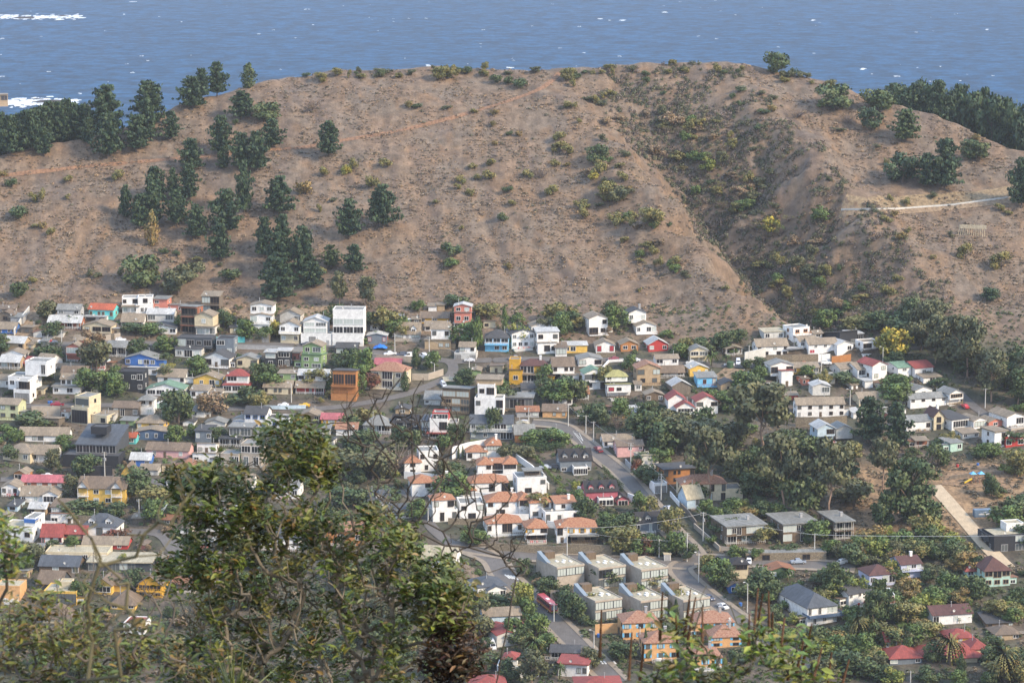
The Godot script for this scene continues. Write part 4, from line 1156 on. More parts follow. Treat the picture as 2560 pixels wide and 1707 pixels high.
	h1("grey house with a black roof and white balcony among trees", "grey balcony house", 1622, 1332, 8, 60, 28, 9, "slate", "gx", "black", 18, "w=.t.w", "dormer1", "white")
	h1("long white house with tan roof beside the dark hedge", "hedge side house", 1548, 1118, 8, 76, 17, 8, "white", "gx", "tan", 11, "w.w.w.w")
	h1("pale pink house with a flat brown roof along the street", "pale pink house", 1576, 1142, 8, 64, 28, 8, "pink", "gx", "brown", 9, "..w.w/....", "", "white")
	h1("white metal barn with a pale slanted roof", "white metal barn", 1626, 1172, 16, 42, 30, 9, "pale", "lean", "cream", 5, "", "blind", "", "", "barn")
	house("orange timber modern house with a flat grey roof", "orange timber house", 1698, 1208, 16, [[0, 0, 0, 76, 36, 9, "orange", "slab", "dark", 1, "D.ww..B/..ww..."]], "wood")
	house("cream villa with a clay hip roof and a walled roof terrace", "cream clay villa", 1760, 1252, 8, [[0, 0, 0, 112, 44, 9, "cream", "hip", "oldterra", 16, "w..t.t.t/.w..t.t", "chimney"], [76, 0, 0, 42, 26, 9, "cream", "flat", "grey", 3, ""]], "wood")
	h1("pale blue cottage with a very steep beige roof", "steep beige cottage", 1738, 1270, 24, 40, 26, 7, "iceblue", "gx", "cream", 28, ".W", "", "white")
	h1("white cube store by the kerb of the sloping street", "white cube store", 1652, 1233, 14, 32, 24, 6, "white", "flat", "grey", 1, "g", "blind", "", "", "shed")
	for q in [[1866, 1362, 98, "brown clad house with a broad grey roof, first of three alike", "first grey roofed house", "cWB.cccc/~BB.cccc"], [2002, 1356, 88, "brown clad house with grey roof and skylight between its two twins", "middle grey roofed house", "cccWBB.c/cc.~BBB."], [2112, 1352, 46, "narrow brown clad house with grey roof by the dry slope", "narrow grey roofed house", "~BB/~BB"]]:
		house(q[3], q[4], q[0], q[1], 16, [[0, 2, 0, q[2], 46, 15, "wood", "slab", "grey", 0, q[5], "chimney"]], "pale")
	h1("stone garage front with dark openings under the grey roofed houses", "stone garage front", 1966, 1402, 4, 200, 18, 6, "stone", "flat", "grey", 1, "B.B....B..", "blind", "", "", "garage")
	h1("small cream tower house with a black hip roof", "small cream tower", 1850, 1447, 8, 42, 38, 7, "cream", "hip", "black", 10, "W/.", "", "wood")
	h1("little blue gabled hut under trees", "little blue hut", 1836, 1482, 10, 26, 18, 5, "blue", "gz", "brown", 8, "w", "", "white", "", "shed")
	h1("teal hut with a rust red roof beside the dirt yard", "teal hut", 1955, 1445, 8, 62, 20, 7, "darkgreen", "gz", "rust", 9, "w.w")
	house("large white house with grey hip roofs and a blue balcony", "blue balcony house", 2056, 1560, 22, [[0, 0, 0, 76, 46, 22, "white", "hip", "slate", 24, "t.t.cc/.t.w.w"], [6, 22, -1.6, 88, 2, 5, "navy", "flat", "grey", 3, ""]], "white")
	house("powder blue villa with brown roofs and a wooden balcony", "powder blue villa", 2232, 1462, 16, [[-26, 0, 0, 66, 30, 9, "lilac", "hip", "maroon", 16, "w.WW"], [54, 12, 2, 52, 34, 9, "lilac", "gx", "maroon", 12, "=.tWt/..", "chimney"]], "white")
	h1("long white house with a dark roof among cypresses", "cypress screened house", 2150, 1510, 34, 58, 30, 9, "white", "gx", "dark", 15, "w.w.w/w.w.w")
	h1("narrow white house with stacked red railed balconies", "stacked balcony house", 2216, 1548, 4, 40, 60, 8, "white", "flat", "grey", 1, "=B/=B/ttt", "", "brick")
	h1("small yellow cottage with a red tile roof and white windows", "small yellow cottage", 2240, 1623, 6, 50, 22, 7, "yellow", "gx", "red", 15, "w.w.c", "", "white")
	h1("pale yellow house with red hip roof and tall white windows", "pale yellow house", 2402, 1615, 8, 64, 22, 8, "yellow", "hip", "red", 14, "..t.t", "", "white")
	house("sprawling house with red tile roofs in several wings", "sprawling red house", 2300, 1665, 8, [[-30, 0, 2, 80, 18, 10, "slate", "hip", "red", 20, "W..w"], [44, 4, 4, 70, 14, 9, "cream", "hip", "red", 16, "w.w"], [120, -6, 0, 86, 24, 12, "cream", "hip", "red", 22, "w..w"], [158, 4, 3, 44, 28, 8, "cream", "hip", "red", 14, ".w"]])
	h1("turquoise turreted house with a dark brown hip roof", "turreted turquoise house", 2494, 1466, 10, 66, 42, 11, "mint", "hip", "maroon", 24, "WBW/www", "", "tan")
	h1("tiny mint hut with a red pyramid roof", "tiny mint hut", 2428, 1442, 6, 25, 18, 5, "mint", "hip", "red", 14, "w", "", "white", "", "shed")
	house("black modern house with a white furnished roof terrace", "black terrace house", 2520, 1378, 14, [[10, 0, 0, 90, 40, 10, "black", "flat", "cream", 2, "...cc/.D.DD"], [-20, 22, 4, 40, 14, 8, "charcoal", "flat", "dark", 1, ""], [34, 42, 5, 44, 16, 5, "white", "flat", "cream", 1, ""]], "grey")
	h1("low house with brown folded roofs and a white wall in greenery", "folded brown house", 2382, 1560, 12, 100, 26, 9, "white", "gx", "maroon", 14, "W..w..")
	h1("dark roofed pavilion beside yellow bushes", "dark pavilion", 2502, 1568, 10, 70, 12, 8, "wood", "shed", "dark", 10, "w..w")
	h1("brown hipped bungalow under tall palms", "brown hipped bungalow", 2520, 1600, 10, 62, 16, 8, "tan", "hip", "brown", 14, "w.w")
	# the six concrete houses and the apricot villas
	var six := [["concrete house with blinds drawn and a planted roof edge", "planted concrete house", 1427, 1466, "ccc/..."], ["concrete house with a dark open upper window and a small pool", "pool concrete house", 1531, 1468, "BBcc/DcDDc"], ["concrete house with white parasols on its roof terrace", "parasol concrete house", 1637, 1472, "ccc/ccDcc"],
		["concrete house with a white terrace beside the steep road", "roadside concrete house", 1522, 1550, "ccc/cDccc"], ["concrete house with cream terrace between two others", "middle concrete house", 1636, 1550, "Dcc/ccccc"], ["concrete house with dark sunshade nearest the cypress", "cypress concrete house", 1742, 1548, "Dccc/ccccc"]]
	for q in six:
		var o := house(q[0], q[1], q[2], q[3], 26, [[0, 0, 0, 68, 50, 15, "concrete", "flat", "cream", 3, q[4], "blind"]], "charcoal")
		var b := MB.new()      # the slanted stair cover and the dark stair box on the roof
		b.hexa([Vector3(-5, 6.3, -14.2), Vector3(-3.6, 6.3, -14.2), Vector3(-3.6, 6.3, -7), Vector3(-5, 6.3, -7), Vector3(-5, 8.9, -14.2), Vector3(-3.6, 8.9, -14.2), Vector3(-3.6, 6.7, -7), Vector3(-5, 6.7, -7)])
		part("stair_cover", b.mesh(), mat(Color(0.20, 0.24, 0.27), "", 1, 0.4), o)
		var e := MB.new()
		e.box(Vector3(-3.4, 6.2, -14.3), Vector3(0.2, 8.8, -11.6))
		part("stair_box", e.mesh(), wall_mat("wood"), o)
		var f := MB.new()
		for k in 4:
			f.box(Vector3(-1.5 + k * 1.3, 6.3, -8.5 + (k % 2) * 2.0), Vector3(-0.7 + k * 1.3, 6.75, -6.9 + (k % 2) * 2.0))
		part("terrace_furniture", f.mesh(), wall_mat("white"), o)
	for q in [[1602, 1598, 86, 44, "w.w.w/w.w.w", "apricot villa with tile roof and blue shutters above a garden wall", "garden wall villa"], [1652, 1650, 80, 46, "w.w.w/w.w.w", "apricot villa with dark windows behind a slim cypress", "slim cypress villa"],
			[1786, 1590, 96, 36, ".w.w.w/w.w.w", "long apricot villa with a grey strip along its tile ridge", "long apricot villa"], [1816, 1618, 72, 28, "w.w/w.w", "apricot villa with a rosy ridge and one blue shutter pair", "rosy ridge villa"], [1764, 1668, 80, 26, "w.w.w", "apricot villa lowest down behind the spiked shrub", "lowest apricot villa"]]:
		h1(q[5], q[6], q[0], q[1], 8, q[2], q[3], 10, "apricot", "hip", "oldterra", 18, q[4], "chimney", "wood", "sky")
	h1("beige roofed house with a rusty half and white front", "rusty half house", 1096, 1422, -12, 80, 26, 9, "white", "gx", "cream", 24, "w.W", "", "charcoal")
	h1("low house under a dark shingled hip roof beside the road", "shingled house", 1160, 1452, 6, 72, 9, 10, "wood", "hip", "brown", 26, "w.w")
	house("white house with dark slate roofs and arched side windows", "slate roofed white house", 1232, 1494, 18, [[0, 0, 1, 70, 28, 10, "white", "hip", "slate", 16, "..."], [8, 0, -1, 44, 22, 8, "white", "gz", "slate", 10, "wwW"]], "white")
	h1("low tan roofed cottage wrapped in garden trees", "garden wrapped cottage", 1256, 1560, 10, 90, 22, 8, "iceblue", "gx", "tan", 13, "W...cc")
	house("workshop with folded red tin roofs and grey side wall", "red tin workshop", 1276, 1614, 18, [[-8, 0, 0, 50, 30, 11, "pale", "gz", "red", 8, ".W"], [34, 8, 3, 44, 22, 9, "white", "gz", "red", 6, "WW"]])
	house("white flat house with a little red pyramid turret", "red turret house", 1288, 1694, -6, [[0, 0, 0, 90, 26, 9, "white", "flat", "cream", 2, ".w.w"], [-14, 26, 2, 34, 18, 6, "white", "hip", "red", 9, ""]])
	h1("white box building with a thin red roof edge", "red edged box", 1432, 1692, -10, 72, 32, 9, "white", "slab", "red", 1, "...ww")
	h1("dark wooden tavern with orange parasols on its terrace", "dark tavern", 1412, 1652, -6, 70, 22, 8, "wood", "gx", "dark", 10, "~BB.B")
	h1("house with a wide red hip roof at the road bend", "road bend red roof", 1500, 1742, 4, 112, 22, 12, "white", "hip", "red", 15, "w.w.w")
	h1("house with red hip roofs under the dark withered branch", "red hipped corner", 1222, 1742, 6, 90, 24, 12, "white", "hip", "red", 16, "w.w.w")
	# the shore house far behind
	var sh := thing("shore_house", "ochre shore house on the headland beside the surf", "house", Vector3(-528, 19, -2860), 0.2, "")
	var rr := RandomNumberGenerator.new()
	rr.seed = 8
	block(sh, 0, 0, 0, 24, 8, 12, "tan", "slab", "tan", 0.4, PackedStringArray(["~W.W"]), "tan", "", 4.0, rr, "blind")
	fill_sheds()
	build_additions()

func cell_map() -> Dictionary:
	var m := {}
	for c in covers:
		for y in range(int(c[1] / 8), int(c[3] / 8) + 1):
			for x in range(int(c[0] / 8), int(c[2] / 8) + 1):
				m[Vector2i(x, y)] = minf(m.get(Vector2i(x, y), 1e9), c[4])
	return m

# the many small sheds, lean-tos and back houses between the larger ones
func fill_sheds() -> void:
	rng.seed = 1203
	var m := cell_map()
	var said := {}
	var done := 0
	for k in 16000:
		if done >= 165: break
		var px := rng.randf_range(0, 2540)
		var py := rng.randf_range(800, 1500)
		if py > lookup([[0, 1500], [560, 1480], [600, 1170], [900, 1110], [1330, 1060], [1500, 1060], [1640, 1040], [1900, 1010], [2560, 1110]], px): continue
		if py < lookup([[0, 812], [1200, 812], [1700, 900], [2000, 870], [2300, 960], [2560, 1040]], px): continue
		var big := done % 3 == 0
		var w := rng.randf_range(38, 62) if big else rng.randf_range(16, 34)
		var h := rng.randf_range(14, 22) if big else rng.randf_range(10, 16)
		var bad := false
		for y in range(int((py - h - 2) / 8), int((py + 3) / 8) + 1):
			for x in range(int((px - w / 2 + 1) / 8), int((px + w / 2 - 1) / 8) + 1):
				if m.has(Vector2i(x, y)): bad = true
		if bad: continue
		var p := hit(px, py)
		var paints := ["pale", "white", "oldwood", "tan", "cream", "grey", "white", "wood", "white", "green", "iceblue", "salmon"]
		var words := ["pale grey", "white", "weathered wooden", "tan", "cream", "grey", "whitewashed", "brown plank", "chalk white", "green", "icy blue", "salmon"]
		var roofs := ["tan", "grey", "brown", "white", "tan", "rust", "dark"]
		var i := rng.randi() % paints.size()
		var j := rng.randi() % roofs.size()
		var label := "%s %s with a %s roof %s" % [words[i], "back house" if big else "garden shed", roofs[j].replace("dark", "dark grey"), beside(p)]
		if said.has(label): continue
		said[label] = true
		var before := things.size()
		var kind: String = ["gx", "gz", "shed", "lean"][rng.randi() % 4]
		h1(label, "", px, py, lookup([[0, -8], [1200, -3], [1500, 8], [2560, 24]], px) + rng.randf_range(-5, 5), w, h, rng.randf_range(5, 8), paints[i], kind, roofs[j], rng.randf_range(5, 11) if big else rng.randf_range(2, 5), ["w.w", "W.d", ".ww", "wdw", "~w.w"][rng.randi() % 5] if big else ["", "w", "d", "w."][rng.randi() % 4], "", "", "", "house" if big else "shed")
		things.resize(before)
		for y in range(int((py - h - 2) / 8), int((py + 3) / 8) + 1):
			for x in range(int((px - w / 2 + 1) / 8), int((px + w / 2 - 1) / 8) + 1):
				m[Vector2i(x, y)] = py
		done += 1

# ---------------------------------------------------------------- roads
func ribbon(pts: Array, width_px: float, lift: float, side := 0.0) -> ArrayMesh:   # pts: pixels of the middle line
	var line := []
	for k in pts.size() - 1:
		for j in 10:
			var t := j / 10.0
			var a: Array = pts[maxi(k - 1, 0)]
			var b: Array = pts[k]
			var c: Array = pts[k + 1]
			var d: Array = pts[mini(k + 2, pts.size() - 1)]
			line.append(hit(cubic_interpolate(b[0], c[0], a[0], d[0], t), cubic_interpolate(b[1], c[1], a[1], d[1], t)))
	line.append(hit(pts[-1][0], pts[-1][1]))
	var b := MB.new()
	var rows := []
	for k in line.size():
		var t: Vector3 = line[mini(k + 1, line.size() - 1)] - line[maxi(k - 1, 0)]
		var s := Vector3(t.z, 0, -t.x).normalized()
		if s.x < 0: s = -s
		var row := []
		for j in 7:
			var q: Vector3 = line[k] + s * (side + width_px * (j / 6.0 - 0.5))
			row.append(Vector3(q.x, ground_y(q.x, q.z) + lift, q.z))
		rows.append(row)
	for k in rows.size() - 1:
		for j in 6:
			b.quad(rows[k][j], rows[k][j + 1], rows[k + 1][j + 1], rows[k + 1][j], Vector3.UP)
	return b.mesh()

func build_roads() -> void:
	var asphalt := mat(Color(0.130, 0.118, 0.108), "plain", 14.0, 0.9)
	var paving := mat(Color(0.27, 0.22, 0.165), "plain", 8.0, 0.9)
	var dirt := mat(Color(0.34, 0.24, 0.15), "soil", 10.0, 1.0)
	var pale := mat(Color(0.50, 0.39, 0.26), "plain", 13.0, 1.0)
	var roads := [
		[[[1330, 1058], [1400, 1066], [1440, 1092], [1500, 1140], [1560, 1190], [1618, 1256], [1680, 1330], [1738, 1395], [1700, 1425], [1752, 1478], [1850, 1552], [1960, 1632], [2080, 1707]], 5.2],
		[[[1130, 1362], [1200, 1376], [1300, 1390], [1420, 1398], [1560, 1404], [1720, 1412]], 6.0],
		[[[1150, 1365], [1230, 1398], [1262, 1442], [1330, 1500], [1400, 1570], [1470, 1640], [1540, 1707]], 6.0],
		[[[1738, 1400], [1850, 1404], [2000, 1412], [2140, 1420]], 6.0],
		[[[690, 1020], [800, 1022], [900, 1010], [1000, 990], [1080, 962], [1128, 935], [1122, 905], [1040, 896], [960, 884], [880, 868], [760, 862], [600, 864], [450, 862], [300, 858], [130, 862]], 4.0],
		[[[1122, 905], [1190, 902], [1290, 900], [1420, 898], [1560, 902], [1700, 910], [1830, 914], [1960, 914], [2080, 912], [2200, 922]], 4.5],
		[[[0, 1018], [120, 1016], [250, 1014], [400, 1014], [520, 1024], [690, 1020]], 4.0],
		[[[0, 1200], [120, 1196], [260, 1194], [420, 1214], [500, 1280]], 4.0],
		[[[320, 1330], [400, 1336], [440, 1380], [500, 1450]], 5.0],
		[[[1000, 1226], [1050, 1260], [1080, 1320], [1130, 1362]], 4.2],
		[[[2400, 985], [2440, 1020], [2500, 1060]], 4.0]]
	for q in roads:
		setting("road", ribbon(q[0], q[1], 0.20), asphalt)
		for s in [-1.0, 1.0]:
			if q[1] > 5.1:
				setting("pavement", ribbon(q[0], 1.8, 0.32, s * (q[1] / 2 + 0.9)), paving)
		for k in q[0].size() - 1:
			for j in 8:
				var a: Array = q[0][k]
				var b: Array = q[0][k + 1]
				var x := lerpf(a[0], b[0], j / 8.0)
				var y := lerpf(a[1], b[1], j / 8.0)
				covers.append([x - 26, y - 9, x + 26, y + 7, y])
	for k in 12:
		covers.append([2330 + k * 14, 1205 + k * 16, 2380 + k * 14, 1235 + k * 16, 1200.0])
	setting("dirt_road", ribbon([[2335, 1215], [2372, 1255], [2420, 1310], [2470, 1368], [2520, 1420]], 5.5, 0.2), pale)
	setting("dirt_track", ribbon([[1400, 182], [1350, 222], [1240, 262], [1100, 302], [980, 330], [860, 350], [760, 368], [640, 378], [540, 388], [380, 402], [200, 418], [0, 440]], 2.6, 0.12), mat(Color(0.33, 0.18, 0.10), "soil", 9.0, 1.0))
	setting("dirt_road", ribbon([[2104, 530], [2240, 528], [2380, 518], [2540, 500]], 4.0, 0.2), dirt)
	setting("cut_bank", ribbon([[2106, 512], [2240, 508], [2380, 498], [2540, 478]], 9.0, 0.15), mat(Color(0.34, 0.245, 0.14), "soil", 9.0, 1.0))
	setting("earth_yard", ribbon([[70, 780], [90, 800], [70, 825], [60, 850]], 14.0, 0.15), dirt)
	setting("earth_yard", ribbon([[1800, 930], [1830, 938], [1860, 940]], 12.0, 0.15), dirt)
	setting("earth_yard", ribbon([[2370, 1184], [2440, 1190], [2530, 1192]], 22.0, 0.15), mat(Color(0.36, 0.23, 0.13), "soil", 10.0, 1.0))
	setting("earth_yard", ribbon([[600, 800], [640, 792], [720, 788], [860, 770]], 9.0, 0.15), dirt)
	setting("lawn", ribbon([[2240, 1560], [2290, 1556], [2340, 1562]], 9.0, 0.15), mat(Color(0.10, 0.17, 0.04), "soil", 6.0, 1.0))
	setting("lawn", ribbon([[1175, 1106], [1230, 1106]], 6.0, 0.15), mat(Color(0.15, 0.17, 0.06), "soil", 6.0, 1.0))
	# painted lines: the junction's triangle and dashes, and a crossing
	var paint := mat(Color(0.60, 0.60, 0.57), "plain", 3.0)
	var mk := MB.new()
	for q in [[1438, 1084, 1458, 1104], [1458, 1104, 1448, 1084], [1448, 1084, 1438, 1084], [1434, 1082, 1456, 1110]]:
		strip(mk, q[0], q[1], q[2], q[3], 0.2)
	for k in 5:
		strip(mk, 1432 + k * 8, 1080, 1436 + k * 8, 1080, 0.4)
		strip(mk, 1275 + k * 7, 1448 + k * 1.0, 1262 + k * 7, 1438 + k * 1.0, 0.6)
		strip(mk, 1508 + k * 8, 1662, 1502 + k * 8, 1654, 0.6)
	setting("road_markings", mk.mesh(), paint)

func strip(b: MB, ax: float, ay: float, bx: float, by: float, w: float) -> void:
	var p := hit(ax, ay)
	var q := hit(bx, by)
	var s := Vector3(q.z - p.z, 0, -(q.x - p.x)).normalized() * w * 0.5
	var up := Vector3(0, 0.26, 0)
	var prev := p
	for k in range(1, 7):
		var c := p.lerp(q, k / 6.0)
		c.y = ground_y(c.x, c.z)
		b.quad(prev - s + up, prev + s + up, c + s + up, c - s + up, Vector3.UP)
		prev = c

# ---------------------------------------------------------------- poles, lamps, wires and small things
var pole_tops := []
func pole(px: float, py: float, h_px: float, kind: String, label: String) -> void:
	var p := hit(px, py)
	var h := h_px * metre(p)
	var o := thing("street_lamp" if kind == "lamp" else "utility_pole", label, "street lamp" if kind == "lamp" else "utility pole", p, 0.0, "poles along the streets")
	var b := MB.new()
	b.tube(Vector3(0, -0.8, 0), Vector3(0, h, 0), 0.19, 0.12, 8)
	part("post", b.mesh(), wall_mat("pale" if kind != "wood" else "oldwood"), o)
	if kind == "lamp":
		var a := MB.new()
		a.tube(Vector3(0, h - 0.1, 0), Vector3(-0.9, h + 0.5, 0.4), 0.06, 0.05, 6)
		part("arm", a.mesh(), wall_mat("grey"), o)
		var l := MB.new()
		l.box(Vector3(-1.5, h + 0.42, 0.25), Vector3(-0.85, h + 0.58, 0.55))
		part("lamp_head", l.mesh(), wall_mat("white"), o)
	else:
		for k in (2 if h > 8.0 else 1):
			var a := MB.new()
			a.box(Vector3(-0.95, h - 0.5 - k * 0.8, -0.20), Vector3(0.95, h - 0.36 - k * 0.8, -0.08))
			part("cross_arm", a.mesh(), wall_mat("oldwood"), o)
			var q := MB.new()
			for x in [-0.85, -0.4, 0.4, 0.85]:
				q.tube(Vector3(x, h - 0.36 - k * 0.8, -0.14), Vector3(x, h - 0.14 - k * 0.8, -0.14), 0.06, 0.05, 6)
			part("insulators", q.mesh(), wall_mat("white"), o)
		if h > 9.0 and int(px) % 3 == 0:
			var t := MB.new()
			t.tube(Vector3(0.35, h - 3.2, 0), Vector3(0.35, h - 2.1, 0), 0.28, 0.28, 10)
			part("transformer", t.mesh(), wall_mat("grey"), o)
	pole_tops.append(p + Vector3(0, h - 0.4, 0))
	things.append(["", p, -9999, -9999])
	covers.append([px - 3, py - h_px * 0.4, px + 3, py, py])

func wire(a: Vector3, b: Vector3, sag: float, r: float, label: String) -> void:
	var m := MB.new()
	var last := a
	for k in range(1, 13):
		var t := k / 12.0
		var q := a.lerp(b, t) - Vector3(0, sag * 4.0 * t * (1.0 - t), 0)
		m.tube(last - a, q - a, r, r, 4)
		last = q
	tag(part(numbered("overhead_wire"), m.mesh(), mat(Color(0.42, 0.42, 0.42), "", 1, 0.6), self, a), label, "wire", "overhead wires")

func build_street_things() -> void:
	for q in [[987, 887, 54, "u", "concrete pole beside the white pickup"], [1073, 890, 50, "u", "slim pole before the white on brown house"], [1173, 926, 38, "u", "pole by the silver sedan at the road bend"], [1421, 1066, 56, "u", "tall pole at the upper end of the sloping street"],
		[1465, 1087, 50, "u", "pole at the street junction by the painted triangle"], [1484, 1106, 54, "u", "twin armed pole where the dark hedge begins"], [1577, 1179, 74, "u", "pole in front of the pale pink house"], [1653, 1250, 68, "u", "pole with short arms by the white cube store"],
		[1758, 1352, 74, "u", "tall white pole beside the first grey roofed house"], [1648, 1396, 50, "u", "pole next to the pale transformer cabinet"], [1718, 1405, 76, "u", "pole at the junction beside shrubs"], [1747, 1457, 76, "lamp", "tall lamp post at the kerb corner of the avenue"],
		[1869, 1532, 76, "lamp", "tall lamp post along the avenue by the blue bin"], [1418, 1392, 78, "u", "pole behind the planted concrete house"], [2037, 1386, 54, "u", "white pole by the stone garage front"], [261, 1192, 64, "u", "pole before the large black house"],
		[347, 1292, 46, "u", "wooden armed pole near the gabled yellow mansion"], [153, 858, 34, "u", "pole at the corner of the bare earth lot"], [1873, 902, 40, "u", "pole at the end of the white retaining wall"], [2208, 912, 44, "lamp", "street lamp at the end of the road by the open bay house"],
		[1385, 1555, 46, "lamp", "street lamp in front of the red bus"], [1485, 1622, 46, "lamp", "street lamp by the blue rubbish bin"], [2152, 1690, 54, "lamp", "street lamp among dense trees below the palms"], [2277, 1712, 36, "u", "short pole before the sprawling red house"],
		[728, 1006, 48, "lamp", "street lamp by the yellow car"], [134, 946, 50, "lamp", "street lamp beside the stepped white house"], [1322, 1062, 44, "u", "white pole beside the silver car"], [1086, 938, 30, "lamp", "street lamp inside the road bend"],
		[2054, 928, 46, "u", "thin pole on the road near the white estate car"], [2126, 1014, 40, "lamp", "curved street lamp beside the tan roofed row"], [2304, 1352, 24, "u", "short pole in the bushes below the dry slope"], [2464, 1020, 50, "u", "dark pole by the steep lane"],
		[1600, 1625, 60, "lamp", "street lamp by the slim cypress villa"], [1070, 1308, 40, "u", "pole in the lane below the flower pot villa"]]:
		pole(q[0], q[1], q[2], q[3], q[4])
	var t := pole_tops
	for k in [[3, 4], [4, 5], [5, 6], [6, 7], [7, 8], [9, 10], [13, 9], [0, 1], [1, 2]]:
		wire(t[k[0]], t[k[1]], 1.0, 0.035, "sagging wire strung between two street poles")
	wire(t[13], t[8], 1.5, 0.05, "pale wire crossing above the lower road")
	wire(t[8], t[14], 0.8, 0.05, "pale wire above the grey roofed houses")
	wire(t[14], at_distance(2640, 1336, 872), 0.6, 0.07, "thick pale cable spanning the bushes below the dry slope")
	# pale transformer cabinet
	var p := hit(1668, 1400)
	var o := thing("transformer_cabinet", "pale concrete transformer cabinet at the junction", "cabinet", p, 0.1)
	var b := MB.new()
	b.box(Vector3(-1.1, -0.5, -1.0), Vector3(1.1, 2.2, 1.0))
	part("body", b.mesh(), wall_mat("pale"), o)
	b = MB.new()
	b.box(Vector3(-1.3, 2.2, -1.2), Vector3(1.3, 2.45, 1.2))
	part("lid", b.mesh(), wall_mat("cream"), o)
	b = MB.new()
	b.box(Vector3(-0.8, 0.1, 1.0), Vector3(0.8, 1.9, 1.04))
	part("door", b.mesh(), wall_mat("grey"), o)
	# the blue shipping container with worn white lettering
	p = hit(2459, 1293)
	o = thing("shipping_container", "pale blue shipping container with white lettering on a dry field", "container", p, deg_to_rad(6))
	b = MB.new()
	b.box(Vector3(-3.0, 0, -2.4), Vector3(3.0, 2.55, 0))
	part("body", b.mesh(), mat(Color(0.22, 0.33, 0.48), "sheet", 6.0), o)
	for k in 14:
		b = MB.new()
		b.box(Vector3(-0.06, 0.1, 0), Vector3(0.06, 2.45, 0.05))
		part("rib", b.mesh(), mat(Color(0.22, 0.33, 0.48), "sheet", 6.0), o, Vector3(-2.8 + k * 0.43, 0, 0))
	b = MB.new()
	for k in 9:
		b.box(Vector3(-1.5 + k * 0.42, 0.85, 0.051), Vector3(-1.2 + k * 0.42, 1.25 + 0.06 * (k % 3), 0.07))
	part("lettering", b.mesh(), wall_mat("white"), o)
	b = MB.new()
	b.hexa([Vector3(-0.2, 1.5, 0.051), Vector3(1.0, 1.75, 0.051), Vector3(1.0, 1.75, 0.07), Vector3(-0.2, 1.5, 0.07), Vector3(-0.1, 1.62, 0.051), Vector3(1.1, 1.95, 0.051), Vector3(1.1, 1.95, 0.07), Vector3(-0.1, 1.62, 0.07)])
	part("swoosh", b.mesh(), wall_mat("white"), o)
	# timber skeleton on the right hill
	p = hit(2428, 588)
	o = thing("timber_frame", "pale timber house frame on tall poles on the dry hill", "frame", p, deg_to_rad(-14))
	for k in 13:
		b = MB.new()
		b.tube(Vector3(-5.5 + k * 0.95, -1.5, 0.4 * (k % 2)), Vector3(-4.6 + k * 0.85, 4.4, -1.0 * (k % 2)), 0.11, 0.09, 5)
		part("pole", b.mesh(), wall_mat("cream"), o)
	for k in 5:
		b = MB.new()
		b.box(Vector3(-4.6, 2.9 + k * 0.34, 0.1), Vector3(6.6, 3.1 + k * 0.34, 0.25))
		part("beam", b.mesh(), wall_mat("cream"), o)
	# playground
	p = hit(2440, 1206)
	o = thing("play_tower", "brown play tower with blue roofs and a yellow slide", "play tower", p, 0.2)
	for s in [[-1.0, 0.0], [1.9, 0.3]]:
		for e in [[-0.8, -0.8], [0.8, -0.8], [0.8, 0.8], [-0.8, 0.8]]:
			b = MB.new()
			b.tube(Vector3(s[0] + e[0], 0, s[1] + e[1]), Vector3(s[0] + e[0], 3.2, s[1] + e[1]), 0.09, 0.09, 5)
			part("post", b.mesh(), wall_mat("brick"), o)
		b = MB.new()
		b.box(Vector3(s[0] - 0.9, 1.4, s[1] - 0.9), Vector3(s[0] + 0.9, 1.55, s[1] + 0.9))
		part("platform", b.mesh(), wall_mat("wood"), o)
		b = MB.new()
		for d in 4:
			var e0 := [Vector3(-1.1, 3.2, -1.1), Vector3(1.1, 3.2, -1.1), Vector3(1.1, 3.2, 1.1), Vector3(-1.1, 3.2, 1.1)]
			b.slab([e0[d] + Vector3(s[0], 0, s[1]), e0[(d + 1) % 4] + Vector3(s[0], 0, s[1]), Vector3(s[0], 4.1, s[1])], 0.08)
		part("roof", b.mesh(), wall_mat("sky"), o)
	b = MB.new()
	b.hexa([Vector3(-4.6, 0.2, 0.6), Vector3(-4.6, 0.2, 1.5), Vector3(-1.8, 1.5, 1.5), Vector3(-1.8, 1.5, 0.6), Vector3(-4.6, 0.5, 0.6), Vector3(-4.6, 0.5, 1.5), Vector3(-1.8, 1.9, 1.5), Vector3(-1.8, 1.9, 0.6)])
	part("slide", b.mesh(), mat(Color(0.80, 0.50, 0.02), "", 1, 0.4), o)
	for q in [[2395, 1168, "red toy like play shell on the dusty playground", "red", 0.9], [2446, 1164, "blue barrel bin standing on the dusty playground", "blue", 0.8], [1852, 1514, "blue rubbish bin beside the avenue's kerb", "blue", 0.9], [1497, 1592, "blue rubbish bin beside the ochre wall", "blue", 0.9],
			[121, 1008, "blue rubbish bin by the road with the dark red pickup", "blue", 0.8], [127, 1008, "second blue rubbish bin next to its twin by the road", "blue", 0.8], [1826, 919, "round green water tank on the earth bank", "darkgreen", 2.2], [1023, 806, "white water tank beside the dark one windowed hut", "white", 1.4]]:
		p = hit(q[0], q[1])
		var s: float = q[4]
		var tank: bool = q[2].contains("tank")
		o = thing("water_tank" if tank else "bin", q[2], "water tank" if tank else "bin", p, 0.3, "tanks and bins")
		b = MB.new()
		b.tube(Vector3(0, -0.2, 0), Vector3(0, s, 0), s * 0.55, s * 0.62, 12)
		part("body", b.mesh(), wall_mat(q[3]), o)
		b = MB.new()
		b.tube(Vector3(0, s, 0), Vector3(0, s * 1.12, 0), s * 0.66, s * 0.45, 12)
		b.tube(Vector3(0, s * 1.12, 0), Vector3(0, s * 1.14, 0), s * 0.45, 0.01, 12)
		part("lid", b.mesh(), wall_mat(q[3]), o)
